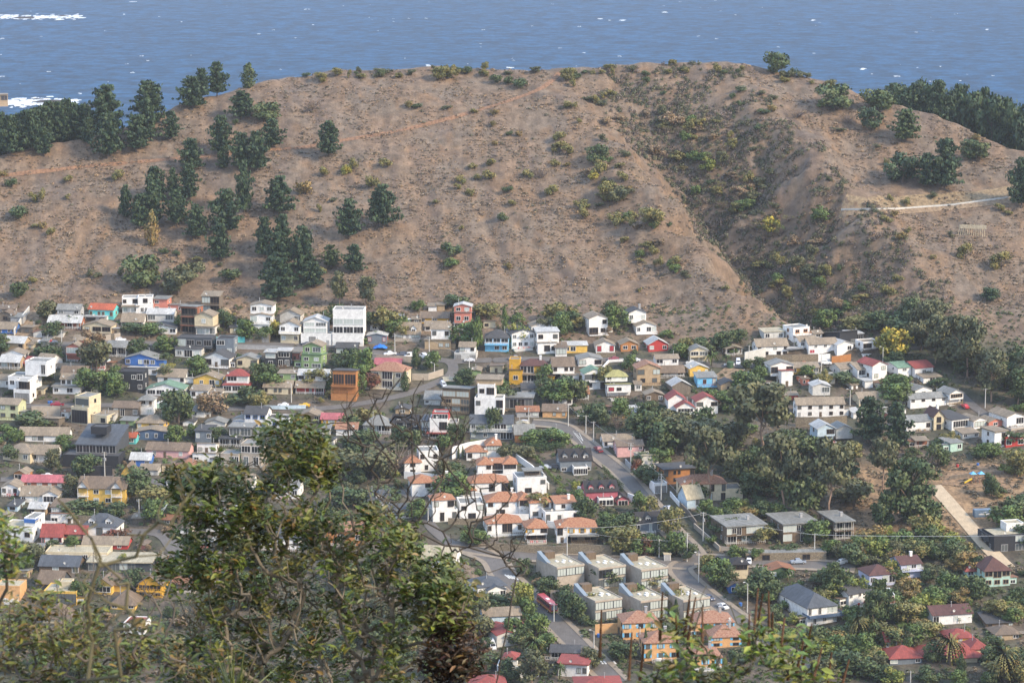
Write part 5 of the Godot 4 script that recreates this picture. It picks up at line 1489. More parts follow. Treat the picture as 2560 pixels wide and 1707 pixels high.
	# tarpaulin over building material
	p = hit(950, 872)
	o = thing("tarpaulin", "crumpled bright blue tarpaulin over a heap below the red framed house", "tarpaulin", p)
	b = MB.new()
	for i in 6:
		for k in 4:
			var c := []
			for e in [[i, k], [i + 1, k], [i + 1, k + 1], [i, k + 1]]:
				c.append(Vector3(-2.6 + e[0] * 0.9, 0.2 + 1.7 * sin(PI * (e[0] + 0.6) / 7.2) * sin(PI * (e[1] + 0.6) / 5.2) + 0.25 * sin(e[0] * 3.1 + e[1] * 2.3), -1.6 + e[1] * 0.9))
			b.quad(c[0], c[1], c[2], c[3], Vector3.UP)
	part("sheet", b.mesh(), mat(Color(0.02, 0.16, 0.55), "", 1, 0.5), o)
	p = hit(562, 796)
	o = thing("sand_heap", "tall heap of ochre sand on the building site", "heap", p)
	b = MB.new()
	b.ball(Vector3(0, 0, -1), Vector3(3.2, 4.4, 3.0), 8, 12)
	part("sand", b.mesh(), mat(Color(0.38, 0.28, 0.16), "soil", 5.0), o)
	# grazing horse far up the slope
	p = hit(1073, 464)
	o = thing("horse", "dark brown horse grazing on the bare slope", "horse", p, deg_to_rad(-70))
	part("body", horse_mesh(), mat(Color(0.035, 0.022, 0.016), "", 1, 0.7), o)

func horse_mesh() -> ArrayMesh:   # one closed skin round tapered bones, meshed with surface nets; head down, facing -z
	var bones := [[0, 1.15, -0.55, 0.27, 0, 1.18, 0.55, 0.29], [0, 1.25, -0.65, 0.20, 0, 0.95, -1.15, 0.13], [0, 0.95, -1.15, 0.13, 0, 0.38, -1.50, 0.10], [0, 0.38, -1.50, 0.11, 0, 0.10, -1.55, 0.07],
		[0.15, 1.05, -0.6, 0.14, 0.15, 0.55, -0.62, 0.075], [0.15, 0.55, -0.62, 0.075, 0.15, 0.04, -0.58, 0.06], [-0.15, 1.05, -0.6, 0.14, -0.15, 0.55, -0.72, 0.075], [-0.15, 0.55, -0.72, 0.075, -0.15, 0.04, -0.75, 0.06],
		[0.16, 1.1, 0.55, 0.20, 0.16, 0.75, 0.45, 0.12], [0.16, 0.75, 0.45, 0.12, 0.16, 0.50, 0.68, 0.075], [0.16, 0.50, 0.68, 0.075, 0.16, 0.04, 0.62, 0.06], [-0.16, 1.1, 0.55, 0.20, -0.16, 0.75, 0.55, 0.12], [-0.16, 0.75, 0.55, 0.12, -0.16, 0.50, 0.80, 0.075], [-0.16, 0.50, 0.80, 0.075, -0.16, 0.04, 0.76, 0.06],
		[0, 1.3, 0.82, 0.05, 0, 0.7, 1.0, 0.07], [0.06, 0.50, -1.42, 0.04, 0.08, 0.62, -1.40, 0.02], [-0.06, 0.50, -1.42, 0.04, -0.08, 0.62, -1.40, 0.02]]
	var cell := 0.055
	var lo := Vector3(-0.5, -0.05, -1.8)
	var n := Vector3i(19, 31, 54)
	var f := PackedFloat32Array()
	f.resize(n.x * n.y * n.z)
	for z in n.z:
		for y in n.y:
			for x in n.x:
				var p := lo + Vector3(x, y, z) * cell
				var d := 9.0
				for q in bones:
					var a := Vector3(q[0], q[1], q[2])
					var ba := Vector3(q[4], q[5], q[6]) - a
					var t := clampf((p - a).dot(ba) / ba.length_squared(), 0, 1)
					var e: float = (p - a - ba * t).length() - lerpf(q[3], q[7], t)
					var k := 0.07
					var h := clampf(0.5 + 0.5 * (d - e) / k, 0, 1)
					d = lerpf(d, e, h) - k * h * (1.0 - h)
				f[(z * n.y + y) * n.x + x] = d
	var cells := {}
	for z in n.z - 1:
		for y in n.y - 1:
			for x in n.x - 1:
				var s := Vector3.ZERO
				var c := 0
				for e in [[0, 0, 0, 1, 0, 0], [0, 0, 0, 0, 1, 0], [0, 0, 0, 0, 0, 1], [1, 0, 0, 1, 1, 0], [1, 0, 0, 1, 0, 1], [0, 1, 0, 1, 1, 0], [0, 1, 0, 0, 1, 1], [0, 0, 1, 1, 0, 1], [0, 0, 1, 0, 1, 1], [1, 1, 0, 1, 1, 1], [1, 0, 1, 1, 1, 1], [0, 1, 1, 1, 1, 1]]:
					var a := f[((z + e[2]) * n.y + y + e[1]) * n.x + x + e[0]]
					var b := f[((z + e[5]) * n.y + y + e[4]) * n.x + x + e[3]]
					if (a < 0.0) != (b < 0.0):
						s += Vector3(x + e[0], y + e[1], z + e[2]).lerp(Vector3(x + e[3], y + e[4], z + e[5]), a / (a - b))
						c += 1
				if c > 0:
					cells[Vector3i(x, y, z)] = lo + s / c * cell
	var mb := MB.new()
	for z in range(1, n.z - 1):
		for y in range(1, n.y - 1):
			for x in range(1, n.x - 1):
				var a := f[(z * n.y + y) * n.x + x]
				for ax in 3:
					var st := Vector3i(1 if ax == 0 else 0, 1 if ax == 1 else 0, 1 if ax == 2 else 0)
					var b := f[((z + st.z) * n.y + y + st.y) * n.x + x + st.x]
					if (a < 0.0) != (b < 0.0):
						var u := Vector3i(st.z, st.x, st.y)
						var w := Vector3i(st.y, st.z, st.x)
						var o := Vector3i(x, y, z)
						var q := [o - u - w, o - w, o, o - u]
						if q.all(func(i): return cells.has(i)):
							mb.quad(cells[q[0]], cells[q[1]], cells[q[2]], cells[q[3]], Vector3(st) * (1.0 if a < 0.0 else -1.0))
	return mb.mesh()

# ---------------------------------------------------------------- vehicles
func shell(b: MB, outline: Array, half: float, tuck: float) -> void:   # a side outline (z, y) given width; upper points are tucked in
	var top := 0.0
	for p in outline: top = maxf(top, p[1])
	var n := outline.size()
	var l := []
	var rr := []
	for p in outline:
		var w: float = half - tuck * smoothstep(0.75, top, p[1])
		l.append(Vector3(-w, p[1], p[0]))
		rr.append(Vector3(w, p[1], p[0]))
	var mid := Vector3(0, top * 0.45, (outline[0][0] + outline[n / 2][0]) * 0.5)
	for k in n:
		var j := (k + 1) % n
		b.quad(l[k], rr[k], rr[j], l[j], (l[k] + rr[j]) / 2.0 - mid)
	var idx := Geometry2D.triangulate_polygon(PackedVector2Array(outline.map(func(p): return Vector2(p[0], p[1]))))
	for k in range(0, idx.size(), 3):
		b.tri(l[idx[k]], l[idx[k + 1]], l[idx[k + 2]], Vector3.LEFT)
		b.tri(rr[idx[k]], rr[idx[k + 1]], rr[idx[k + 2]], Vector3.RIGHT)

func wheel_meshes() -> Array:
	if not meshes.has("tyre"):
		var b := MB.new()
		b.tube(Vector3(-0.11, 0, 0), Vector3(0.11, 0, 0), 0.33, 0.33, 14)
		for s in [-0.11, 0.11]:
			for k in 14:
				b.tri(Vector3(s, 0, 0), Vector3(s, cos(TAU * k / 14) * 0.33, sin(TAU * k / 14) * 0.33), Vector3(s, cos(TAU * (k + 1) / 14) * 0.33, sin(TAU * (k + 1) / 14) * 0.33), Vector3(s, 0, 0))
		meshes["tyre"] = b.mesh()
		var c := MB.new()
		c.tube(Vector3(-0.125, 0, 0), Vector3(0.125, 0, 0), 0.2, 0.2, 10)
		for s in [-0.125, 0.125]:
			for k in 10:
				c.tri(Vector3(s, 0, 0), Vector3(s, cos(TAU * k / 10) * 0.2, sin(TAU * k / 10) * 0.2), Vector3(s, cos(TAU * (k + 1) / 10) * 0.2, sin(TAU * (k + 1) / 10) * 0.2), Vector3(s, 0, 0))
		meshes["rim"] = c.mesh()
	return [meshes["tyre"], meshes["rim"]]

# front of a vehicle at -z. body outline, cabin glass outline, wheel positions
func vehicle(label: String, kind: String, px: float, py: float, turn: float, col: Array) -> void:
	var p := hit(px, py)
	var t := deg_to_rad(turn)
	var body := []
	var glass_line := []
	var half := 0.86
	var axles := [-1.32, 1.30]
	var name_of := "parked_car"
	match kind:
		"car":
			body = [[-2.1, 0.25], [-2.15, 0.62], [-1.95, 0.80], [-0.95, 0.92], [-0.30, 1.38], [0.15, 1.46], [0.85, 1.42], [1.45, 1.02], [2.05, 0.96], [2.12, 0.60], [2.05, 0.25]]
			glass_line = [[-0.88, 0.96], [-0.28, 1.34], [0.82, 1.37], [1.32, 1.02]]
		"suv":
			body = [[-2.15, 0.28], [-2.2, 0.75], [-1.95, 0.98], [-1.0, 1.08], [-0.45, 1.62], [0.2, 1.70], [1.75, 1.66], [2.1, 1.10], [2.15, 0.6], [2.1, 0.28]]
			glass_line = [[-0.92, 1.12], [-0.42, 1.56], [1.68, 1.58], [1.92, 1.14]]
		"pickup":
			body = [[-2.5, 0.35], [-2.55, 0.85], [-2.3, 1.02], [-1.25, 1.12], [-0.70, 1.68], [-0.2, 1.74], [0.55, 1.70], [0.85, 1.10], [2.5, 1.06], [2.55, 0.45], [2.4, 0.35]]
			glass_line = [[-1.15, 1.16], [-0.66, 1.62], [0.50, 1.62], [0.74, 1.16]]
			axles = [-1.55, 1.55]
			name_of = "pickup_truck"
		"van":
			body = [[-2.5, 0.3], [-2.55, 0.9], [-1.9, 1.2], [-1.3, 1.95], [-0.9, 2.1], [2.4, 2.1], [2.5, 1.9], [2.5, 0.35]]
			glass_line = [[-1.8, 1.24], [-1.32, 1.86], [-0.3, 1.86], [-0.3, 1.24]]
			axles = [-1.6, 1.5]
			name_of = "van"
			half = 0.95
		"bus":
			body = [[-4.9, 0.4], [-5.0, 1.3], [-4.85, 2.85], [-4.6, 3.05], [4.7, 3.05], [4.9, 2.8], [4.9, 0.4]]
			axles = [-3.0, 2.6]
			name_of = "bus"
			half = 1.22
	var o := thing(name_of, label, name_of.replace("_", " ").replace("parked ", "").replace(" truck", ""), p + Vector3(0, 0.22, 0), t, "vehicles in the town")
	# lean with the slope of the ground
	var fwd := Vector3(-sin(t), 0, -cos(t))
	var a := p + fwd * 1.6
	var c := p - fwd * 1.6
	o.rotation.x = atan2(ground_y(a.x, a.z) - ground_y(c.x, c.z), 3.2)
	var paint := mat(rgb(col), "", 1, 0.25)
	if not mats.has("coat %s" % paint):
		paint.clearcoat_enabled = true
		paint.metallic_specular = 0.5
	var b := MB.new()
	shell(b, body, half, 0.2 if kind != "bus" else 0.06)
	part("body", b.mesh(), paint, o)
	var dark := glass("dark")
	if kind == "bus":
		for s in [-1.0, 1.0]:
			for k in 7:
				var w := MB.new()
				w.box(Vector3(-0.02, 1.55, -3.9 + k * 1.2), Vector3(0.02, 2.5, -2.85 + k * 1.2))
				part("window", w.mesh(), dark, o, Vector3(s * (half - 0.015), 0, 0))
			var st := MB.new()
			st.box(Vector3(-0.015, 0.75, -4.8), Vector3(0.015, 0.98, 4.7))
			part("stripe", st.mesh(), mat(Color(0.60, 0.42, 0.04), "", 1, 0.3), o, Vector3(s * (half + 0.005), 0, 0))
		var f := MB.new()
		f.hexa([Vector3(-1.05, 1.3, -5.03), Vector3(1.05, 1.3, -5.03), Vector3(1.05, 1.3, -4.9), Vector3(-1.05, 1.3, -4.9), Vector3(-1.0, 2.7, -4.9), Vector3(1.0, 2.7, -4.9), Vector3(1.0, 2.7, -4.8), Vector3(-1.0, 2.7, -4.8)])
		part("windscreen", f.mesh(), mat(Color(0.25, 0.28, 0.30), "", 1, 0.08), o)
		var g := MB.new()
		g.box(Vector3(-1.1, 0.45, -5.04), Vector3(1.1, 0.75, -4.93))
		part("bumper", g.mesh(), mat(Color(0.30, 0.34, 0.06), "", 1, 0.4), o)
		var hh := MB.new()
		hh.box(Vector3(-0.5, 3.05, -0.7), Vector3(0.5, 3.2, 0.5))
		part("roof_hatch", hh.mesh(), mat(Color(0.7, 0.7, 0.7), "", 1, 0.5), o)
	else:
		var gm := MB.new()
		shell(gm, glass_line, half - 0.115 if kind != "van" else half - 0.02, 0.05)
		part("side_windows", gm.mesh(), dark, o)
		var ws := MB.new()
		var q0: Array = glass_line[0]
		var q1: Array = glass_line[1]
		ws.quad(Vector3(-half * 0.8, q0[1], q0[0] - 0.09), Vector3(half * 0.8, q0[1], q0[0] - 0.09), Vector3(half * 0.72, q1[1], q1[0] - 0.09), Vector3(-half * 0.72, q1[1], q1[0] - 0.09), Vector3(0, 1, -1))
		part("windscreen", ws.mesh(), dark, o)
		if kind == "pickup":
			var bed := MB.new()
			bed.box(Vector3(-0.7, 0.9, 0.95), Vector3(0.7, 1.09, 2.4))
			part("bed_liner", bed.mesh(), mat(Color(0.03, 0.03, 0.03), "", 1, 0.8), o)
		for s in [-0.6, 0.6]:
			var hl := MB.new()
			hl.box(Vector3(s - 0.2, 0.62, body[1][0] - 0.01), Vector3(s + 0.2, 0.80, body[1][0] + 0.25))
			part("headlight", hl.mesh(), mat(Color(0.6, 0.6, 0.58), "", 1, 0.1), o)
			var tl := MB.new()
			tl.box(Vector3(s - 0.15, 0.70, body[-2][0] - 0.2), Vector3(s + 0.15, 0.92, body[-2][0] + 0.03))
			part("tail_light", tl.mesh(), mat(Color(0.30, 0.01, 0.01), "", 1, 0.2), o)
	for z in axles:
		for s in [-1.0, 1.0]:
			var w := part("wheel", wheel_meshes()[0], mat(Color(0.02, 0.02, 0.02), "", 1, 0.9), o, Vector3(s * (half - 0.08), 0.33, z))
			part("rim", wheel_meshes()[1], mat(Color(0.35, 0.35, 0.36), "", 1, 0.35), w)
			if kind == "bus": w.scale = Vector3(1.3, 1.4, 1.4)
	covers.append([px - 16, py - 12, px + 16, py + 2, py])

func build_vehicles() -> void:
	var W := [0.72, 0.72, 0.71]
	for q in [
		["white car parked behind the low hedge beside the red one", "car", 96, 860, 88, W], ["bright red car parked between two others by the earth lot", "car", 120, 859, 94, [0.45, 0.02, 0.02]], ["blue grey car tucked behind the bright red car", "car", 132, 861, 85, [0.16, 0.18, 0.26]],
		["white off roader parked by the block wall", "suv", 301, 855, -78, W], ["white hatchback in front of the white off roader", "car", 310, 859, -84, W], ["dark red pickup on the road with blue bins", "pickup", 142, 1016, 92, [0.25, 0.01, 0.03]], ["white pickup beside the green mesh fence", "pickup", 402, 1014, -88, W],
		["white car beside the dark blue grey box house", "suv", 534, 858, -70, W], ["white car by the teal building site fence", "car", 578, 862, 100, W], ["dark blue car at the foot of the white gabled villa", "car", 766, 864, 80, [0.03, 0.04, 0.07]],
		["bright yellow car on the road below the red porch house", "car", 760, 1018, 84, [0.72, 0.42, 0.01]], ["white car behind the pale blue fence", "car", 708, 1017, 88, W], ["white pickup in front of the two dormer cottage", "pickup", 975, 889, 100, W], ["dark car parked behind the large white van", "suv", 1004, 891, 100, [0.05, 0.06, 0.09]],
		["large white van by the slab fence", "van", 1026, 895, 102, [0.74, 0.74, 0.73]], ["white caravan like van beside the garden tree", "van", 1060, 897, 30, W], ["silver sedan parked under the hut on the garage", "car", 1174, 905, 92, [0.55, 0.56, 0.58]], ["grey pickup behind the yellow mansion", "pickup", 1288, 901, -96, [0.28, 0.29, 0.32]],
		["silver off roader climbing past the low green shed", "suv", 1108, 966, 200, [0.45, 0.48, 0.52]], ["dark red car by the white stair wall", "car", 1534, 901, 94, [0.22, 0.03, 0.05]], ["white sedan below the orange brick house", "car", 1588, 905, 88, W], ["white pickup under the stilt house", "pickup", 1731, 912, 84, W],
		["white sedan beside the green water tank", "car", 1824, 916, 86, W], ["white car facing downhill at the retaining wall's end", "suv", 1846, 910, 176, [0.66, 0.68, 0.72]], ["orange hatchback on the road under the flag house", "car", 2009, 914, 90, [0.50, 0.10, 0.02]], ["white estate car near the orange gate", "suv", 2066, 912, -90, W],
		["red car at the top of the steep lane", "car", 2413, 1020, 20, [0.42, 0.02, 0.03]], ["dark red pickup going up the sloping street", "pickup", 1496, 1129, 22, [0.17, 0.012, 0.03]], ["silver grey pickup parked on the sloping street", "pickup", 1672, 1278, 28, [0.34, 0.37, 0.42]], ["black pickup parked behind the silver grey one", "pickup", 1688, 1294, 26, [0.045, 0.05, 0.065]],
		["silver car in the yard of the grey dormer house", "car", 1363, 1173, 96, [0.45, 0.48, 0.52]], ["black car in the yard of the grey dormer house", "suv", 1382, 1173, 84, [0.02, 0.02, 0.03]], ["white car in front of the stone garage opening", "car", 1873, 1408, 174, W], ["blue grey pickup below the stone garage front", "pickup", 1996, 1410, 98, [0.28, 0.33, 0.40]],
		["white off roader in the dirt yard by the round bush", "suv", 2104, 1412, 120, W], ["dark off roader under trees above the powder blue villa", "suv", 2192, 1400, 172, [0.09, 0.09, 0.11]], ["red bus with a yellow stripe coming down the road", "bus", 1367, 1521, 207, [0.34, 0.04, 0.045]],
		["dark blue car by the cypress concrete house", "car", 1773, 1499, 214, [0.05, 0.06, 0.10]], ["white car below the dark blue one on the avenue", "car", 1808, 1521, 214, W], ["white car outside the black garage wall", "car", 115, 1194, 88, W], ["white off roader beside the bushes at the lane", "suv", 421, 1212, 190, W],
		["silver car on the drive above the small red house", "suv", 1307, 1062, 84, [0.62, 0.63, 0.65]], ["white lorry like truck beside the red tin workshop", "van", 1230, 1620, 190, W], ["dark car in the drive below the blue windowed villa", "suv", 728, 1050, 100, [0.03, 0.035, 0.05]]]:
		vehicle(q[0], q[1], q[2], q[3], q[4], q[5])

# ---------------------------------------------------------------- walls, hedges, fences
func wall_line(pts: Array, high: float, thick: float, sink := 1.5) -> ArrayMesh:   # pts: pixels along its foot
	var b := MB.new()
	var line := []
	for k in pts.size() - 1:
		var n := maxi(int(absf(pts[k + 1][0] - pts[k][0]) / 22.0 + absf(pts[k + 1][1] - pts[k][1]) / 16.0), 1)
		for j in n:
			line.append(hit(lerpf(pts[k][0], pts[k + 1][0], float(j) / n), lerpf(pts[k][1], pts[k + 1][1], float(j) / n)))
	line.append(hit(pts[-1][0], pts[-1][1]))
	var m: Vector3 = line[0]
	for k in line.size() - 1:
		var p: Vector3 = line[k] - m
		var q: Vector3 = line[k + 1] - m
		var s := Vector3(q.z - p.z, 0, p.x - q.x).normalized() * thick * 0.5
		var lo := Vector3(0, -sink, 0)
		var hi := Vector3(0, high, 0)
		b.hexa([p - s + lo, p + s + lo, q + s + lo, q - s + lo, p - s + hi, p + s + hi, q + s + hi, q - s + hi])
		b.hexa([p - s * 1.35 + hi, p + s * 1.35 + hi, q + s * 1.35 + hi, q - s * 1.35 + hi, p - s * 1.35 + hi * 1.05, p + s * 1.35 + hi * 1.05, q + s * 1.35 + hi * 1.05, q - s * 1.35 + hi * 1.05])
	return b.mesh()

func build_walls() -> void:
	for q in [
		["stepped white concrete wall climbing beside the bare earth lot", [[34, 840], [46, 820], [58, 800], [72, 782]], 2.6, "pale"],
		["stone retaining wall under the cream porch house", [[188, 846], [230, 848], [285, 850]], 2.4, "stone"],
		["concrete block wall beside the white parked cars", [[262, 852], [300, 846]], 2.2, "concrete"],
		["long grey concrete wall along the upper road", [[590, 872], [660, 874], [760, 878]], 1.6, "grey"],
		["grey slab fence below the white pickup and vans", [[880, 890], [940, 900], [1030, 906]], 2.2, "concrete"],
		["curved concrete wall inside the road bend", [[1030, 950], [1070, 950], [1108, 938]], 2.4, "concrete"],
		["graffiti stained block wall by the round garden tree", [[1098, 890], [1128, 892]], 2.8, "stone"],
		["white retaining wall with green railing above the road", [[1862, 904], [1900, 896], [1914, 892]], 3.6, "pale"],
		["tan retaining wall along the road under the flag house", [[1916, 908], [1980, 908], [2046, 906]], 3.2, "stone"],
		["white garden wall beside the orange gate", [[2046, 906], [2076, 904]], 3.0, "white"],
		["orange wooden gate and fence by the road", [[2080, 908], [2100, 906], [2128, 902]], 2.6, "orange"],
		["tan retaining wall under the tan roofed row", [[1990, 1066], [2060, 1066], [2118, 1062]], 3.4, "stone"],
		["stone footing wall under the red curtain house", [[1492, 892], [1540, 892]], 1.6, "stone"],
		["tan stone wall under the bright red house", [[1630, 892], [1682, 890]], 1.4, "stone"],
		["white stair wall beside the parked red car", [[1506, 924], [1522, 906], [1560, 904]], 1.0, "white"],
		["long white wall behind the tiled village", [[1130, 1148], [1170, 1136], [1215, 1128]], 4.2, "white"],
		["white wall stepping down beside the clipped hedge", [[1290, 1150], [1330, 1178], [1372, 1224]], 2.2, "white"],
		["white terrace wall under the pavilion villa", [[1190, 1200], [1250, 1202], [1296, 1200]], 2.4, "white"],
		["white terrace wall under the long tiled villa", [[1176, 1246], [1230, 1250], [1290, 1246]], 2.2, "white"],
		["white stair wall between the loggia villa and the tiny lodge", [[1136, 1250], [1160, 1258]], 2.4, "white"],
		["white terrace wall under the pale shuttered villa", [[1216, 1298], [1270, 1300], [1322, 1300]], 2.0, "white"],
		["white wall linking the curved stair villa and the stone veranda villa", [[1368, 1318], [1400, 1322], [1440, 1320]], 2.2, "white"],
		["white garden wall in front of the branch screened villa", [[1010, 1196], [1060, 1200], [1100, 1204]], 2.4, "white"],
		["crenellated stone wall below the furnished terrace villa", [[1120, 1310], [1180, 1312], [1230, 1308]], 2.0, "stone"],
		["long stone retaining wall along the lower road", [[1220, 1376], [1290, 1380], [1360, 1384], [1424, 1386]], 2.6, "stone"],
		["stone wall with planters below the stone veranda villa", [[1424, 1386], [1480, 1388], [1530, 1390]], 3.4, "stone"],
		["white wall running down beside the rose pink house", [[1444, 1230], [1476, 1236]], 2.0, "white"],
		["white wall on the street side of the rose pink house", [[1570, 1252], [1600, 1262]], 2.6, "white"],
		["pale plank fence down the street from the pink house", [[1564, 1160], [1588, 1186]], 1.8, "grey"],
		["dark plank fence beside the two parked pickups", [[1700, 1268], [1722, 1290], [1742, 1318]], 1.8, "oldwood"],
		["white wall in front of the steep beige cottage", [[1676, 1240], [1700, 1268]], 1.6, "white"],
		["concrete garden wall below the first grey roofed house", [[1736, 1320], [1770, 1350], [1800, 1378]], 1.6, "concrete"],
		["terrace edge wall under the grey roofed houses", [[1800, 1376], [1920, 1382], [2040, 1378]], 1.3, "concrete"],
		["ochre plastered wall beside the garden wall villa", [[1488, 1586], [1544, 1582]], 3.0, "apricot"],
		["concrete pool garden wall below the planted concrete house", [[1376, 1498], [1420, 1500], [1440, 1522]], 2.8, "concrete"],
		["white road wall across the dry hill", [[2104, 526], [2240, 524], [2380, 514], [2532, 494]], 0.75, "pale"],
		["weathered plank fence behind the long hedge", [[1490, 1096], [1560, 1094], [1620, 1096]], 1.8, "oldwood"],
		["black fence and garage wall below the large black house", [[205, 1190], [280, 1190]], 3.4, "black"],
		["stone wall and white gate above the slate mansard house", [[160, 1306], [232, 1310]], 2.6, "stone"],
		["white garden wall beside the blue trimmed house", [[88, 1316], [138, 1318]], 2.0, "white"],
		["pale block wall terrace under the salmon bay house", [[140, 920], [210, 922]], 2.0, "concrete"],
		["pale concrete bank wall below the road with blue bins", [[78, 1040], [150, 1040]], 3.6, "concrete"],
		["pale blue fence along the road with the yellow car", [[645, 1022], [700, 1024], [764, 1022]], 1.4, "iceblue"],
		["teal building site fence by the sand heap", [[540, 856], [580, 856], [612, 856]], 2.2, "turq"],
		["brown timber fence along the avenue's foot", [[1590, 1660], [1680, 1690], [1760, 1700]], 1.2, "wood"],
		["playground stake fence on the dry terrace", [[2374, 1200], [2430, 1192], [2510, 1186]], 1.3, "oldwood"],
		["green shed wall and mesh fence by the white pickup", [[384, 1020], [428, 1020]], 1.6, "mint"]]:
		var at := hit(q[1][0][0], q[1][0][1])
		var o := part(numbered("garden_wall"), wall_line(q[1], q[2], 0.3), wall_mat(q[3]), self, at)
		tag(o, q[0], "wall", "walls and fences of the town")
		for k in q[1].size() - 1:
			for j in 5:
				var x := lerpf(q[1][k][0], q[1][k + 1][0], j / 4.0)
				var y := lerpf(q[1][k][1], q[1][k + 1][1], j / 4.0)
				covers.append([x - 10, y - q[2] * 6, x + 10, y + 2, y])
	for q in [
		["bright clipped hedge running down beside the tiled village", [[1318, 1128], [1346, 1158], [1376, 1194], [1404, 1222]], 2.0, [0.11, 0.16, 0.03]],
		["dark tall hedge along the plank fence", [[1482, 1090], [1540, 1090], [1590, 1092], [1636, 1092]], 3.4, [0.03, 0.06, 0.025]],
		["low clipped hedge between the grey and the pink dormer houses", [[1424, 1214], [1480, 1216], [1530, 1214]], 1.8, [0.08, 0.12, 0.03]],
		["clipped hedge round the green lawn", [[2300, 1530], [2340, 1540], [2400, 1560]], 2.0, [0.06, 0.11, 0.03]],
		["rounded hedge along the terrace of the small red house", [[1322, 1130], [1370, 1130], [1412, 1128]], 3.6, [0.05, 0.09, 0.03]],
		["hedge in front of the parked red and white cars", [[80, 868], [120, 868], [156, 866]], 2.2, [0.035, 0.06, 0.025]],
		["yellow flowering hedge beside the broad tan roof house", [[398, 922], [420, 922], [438, 922]], 2.2, [0.34, 0.30, 0.03]],
		["hedge along the street below the grey dormer house", [[1508, 1180], [1530, 1204], [1556, 1226]], 2.8, [0.07, 0.10, 0.03]]]:
		var at := hit(q[1][0][0], q[1][0][1])
		var o := part(numbered("hedge"), hedge_mesh(q[1], q[2], rgb(q[3])), leaf_mat(), self, at)
		tag(o, q[0], "hedge", "hedges of the town")

func hedge_mesh(pts: Array, high: float, col: Color) -> ArrayMesh:
	var r := RandomNumberGenerator.new()
	r.seed = int(pts[0][0]) * 7
	var lf := Leaves.new(r)
	var at := hit(pts[0][0], pts[0][1])
	for k in pts.size() - 1:
		var a := hit(pts[k][0], pts[k][1])
		var b := hit(pts[k + 1][0], pts[k + 1][1])
		for j in int(a.distance_to(b) * high * 26.0):
			var p := a.lerp(b, r.randf())
			var y := high * sqrt(r.randf()) * (0.92 + 0.16 * noise_b.get_noise_2d(p.x * 3.0, p.z * 3.0))
			var w := r.randf_range(-0.9, 0.9)
			p += Vector3(w * 0.7, 0, w)
			lf.leaf(Vector3(p.x, ground_y(p.x, p.z) + y, p.z) - at, Vector3(r.randf_range(-1, 1), y / high, w * 1.2).normalized(), 0.34, col)
	return lf.mesh()

# ---------------------------------------------------------------- foliage
class Leaves:
	var v := PackedVector3Array()
	var n := PackedVector3Array()
	var c := PackedColorArray()
	var r: RandomNumberGenerator
	func _init(rr: RandomNumberGenerator) -> void:
		r = rr
	func leaf(p: Vector3, out: Vector3, size: float, col: Color, long := 1.0) -> void:   # one ragged clump of leaves
		var t := Vector3(r.randfn(), r.randfn(), r.randfn()).normalized()
		var f := (out * 0.8 + t).normalized()
		var x := f.cross(Vector3(r.randfn(), r.randfn(), r.randfn())).normalized()
		var y := f.cross(x)
		x *= size * r.randf_range(0.5, 1.0)
		y *= size * r.randf_range(0.5, 1.0) * long
		var g := r.randf_range(0.72, 1.28)
		var k := Color(col.r * g * r.randf_range(0.9, 1.1), col.g * g, col.b * g * r.randf_range(0.85, 1.15))
		var a := p - x * 0.5 - y * 0.2
		var b := p + x * 0.5 - y * r.randf_range(0.1, 0.5)
		var d := p + x * r.randf_range(0.1, 0.4) + y * 0.6
		var e := p - x * r.randf_range(0.2, 0.6) + y * 0.4
		var m := (d - a).cross(b - a).normalized()
		if m.dot(out) < 0.0:
			m = -m
			v.append_array([a, d, b, a, e, d])
		else:
			v.append_array([a, b, d, a, d, e])
		m = (m * 0.75 + out * 0.65).normalized()
		n.append_array([m, m, m, m, m, m])
		c.append_array([k, k, k, k, k, k])
	func lobe(at: Vector3, rad: Vector3, count: int, size: float, cols: Array) -> void:
		var col: Color = cols[r.randi() % cols.size()]
		for i in count:
			var d := Vector3(r.randfn(), r.randfn(), r.randfn()).normalized()
			var q := pow(r.randf(), 0.45)
			leaf(at + d * rad * q, d, size, col.lerp(cols[r.randi() % cols.size()], 0.3))
	func mesh() -> ArrayMesh:
		var a := []
		a.resize(Mesh.ARRAY_MAX)
		a[Mesh.ARRAY_VERTEX] = v
		a[Mesh.ARRAY_NORMAL] = n
		a[Mesh.ARRAY_COLOR] = c
		var am := ArrayMesh.new()
		am.add_surface_from_arrays(Mesh.PRIMITIVE_TRIANGLES, a)
		return am

const GREENS := {"pine": [[0.036, 0.068, 0.031], [0.054, 0.088, 0.034], [0.029, 0.056, 0.026]], "garden": [[0.090, 0.140, 0.033], [0.118, 0.165, 0.038], [0.072, 0.112, 0.033]], "dark": [[0.047, 0.080, 0.030], [0.065, 0.098, 0.033], [0.087, 0.110, 0.038]],
	"olive": [[0.179, 0.165, 0.051], [0.146, 0.148, 0.048], [0.213, 0.176, 0.054]], "euc": [[0.098, 0.104, 0.046], [0.118, 0.120, 0.050], [0.074, 0.086, 0.042]], "dry": [[0.241, 0.170, 0.105], [0.207, 0.150, 0.093], [0.269, 0.186, 0.101]],
	"bloom": [[0.403, 0.300, 0.033], [0.269, 0.240, 0.041], [0.146, 0.170, 0.033]], "gold": [[0.258, 0.170, 0.057], [0.213, 0.160, 0.057], [0.157, 0.140, 0.041]], "lime": [[0.190, 0.220, 0.041], [0.157, 0.190, 0.037], [0.224, 0.220, 0.045]], "red": [[0.190, 0.055, 0.037], [0.157, 0.070, 0.041], [0.134, 0.075, 0.037]]}
var models := {}

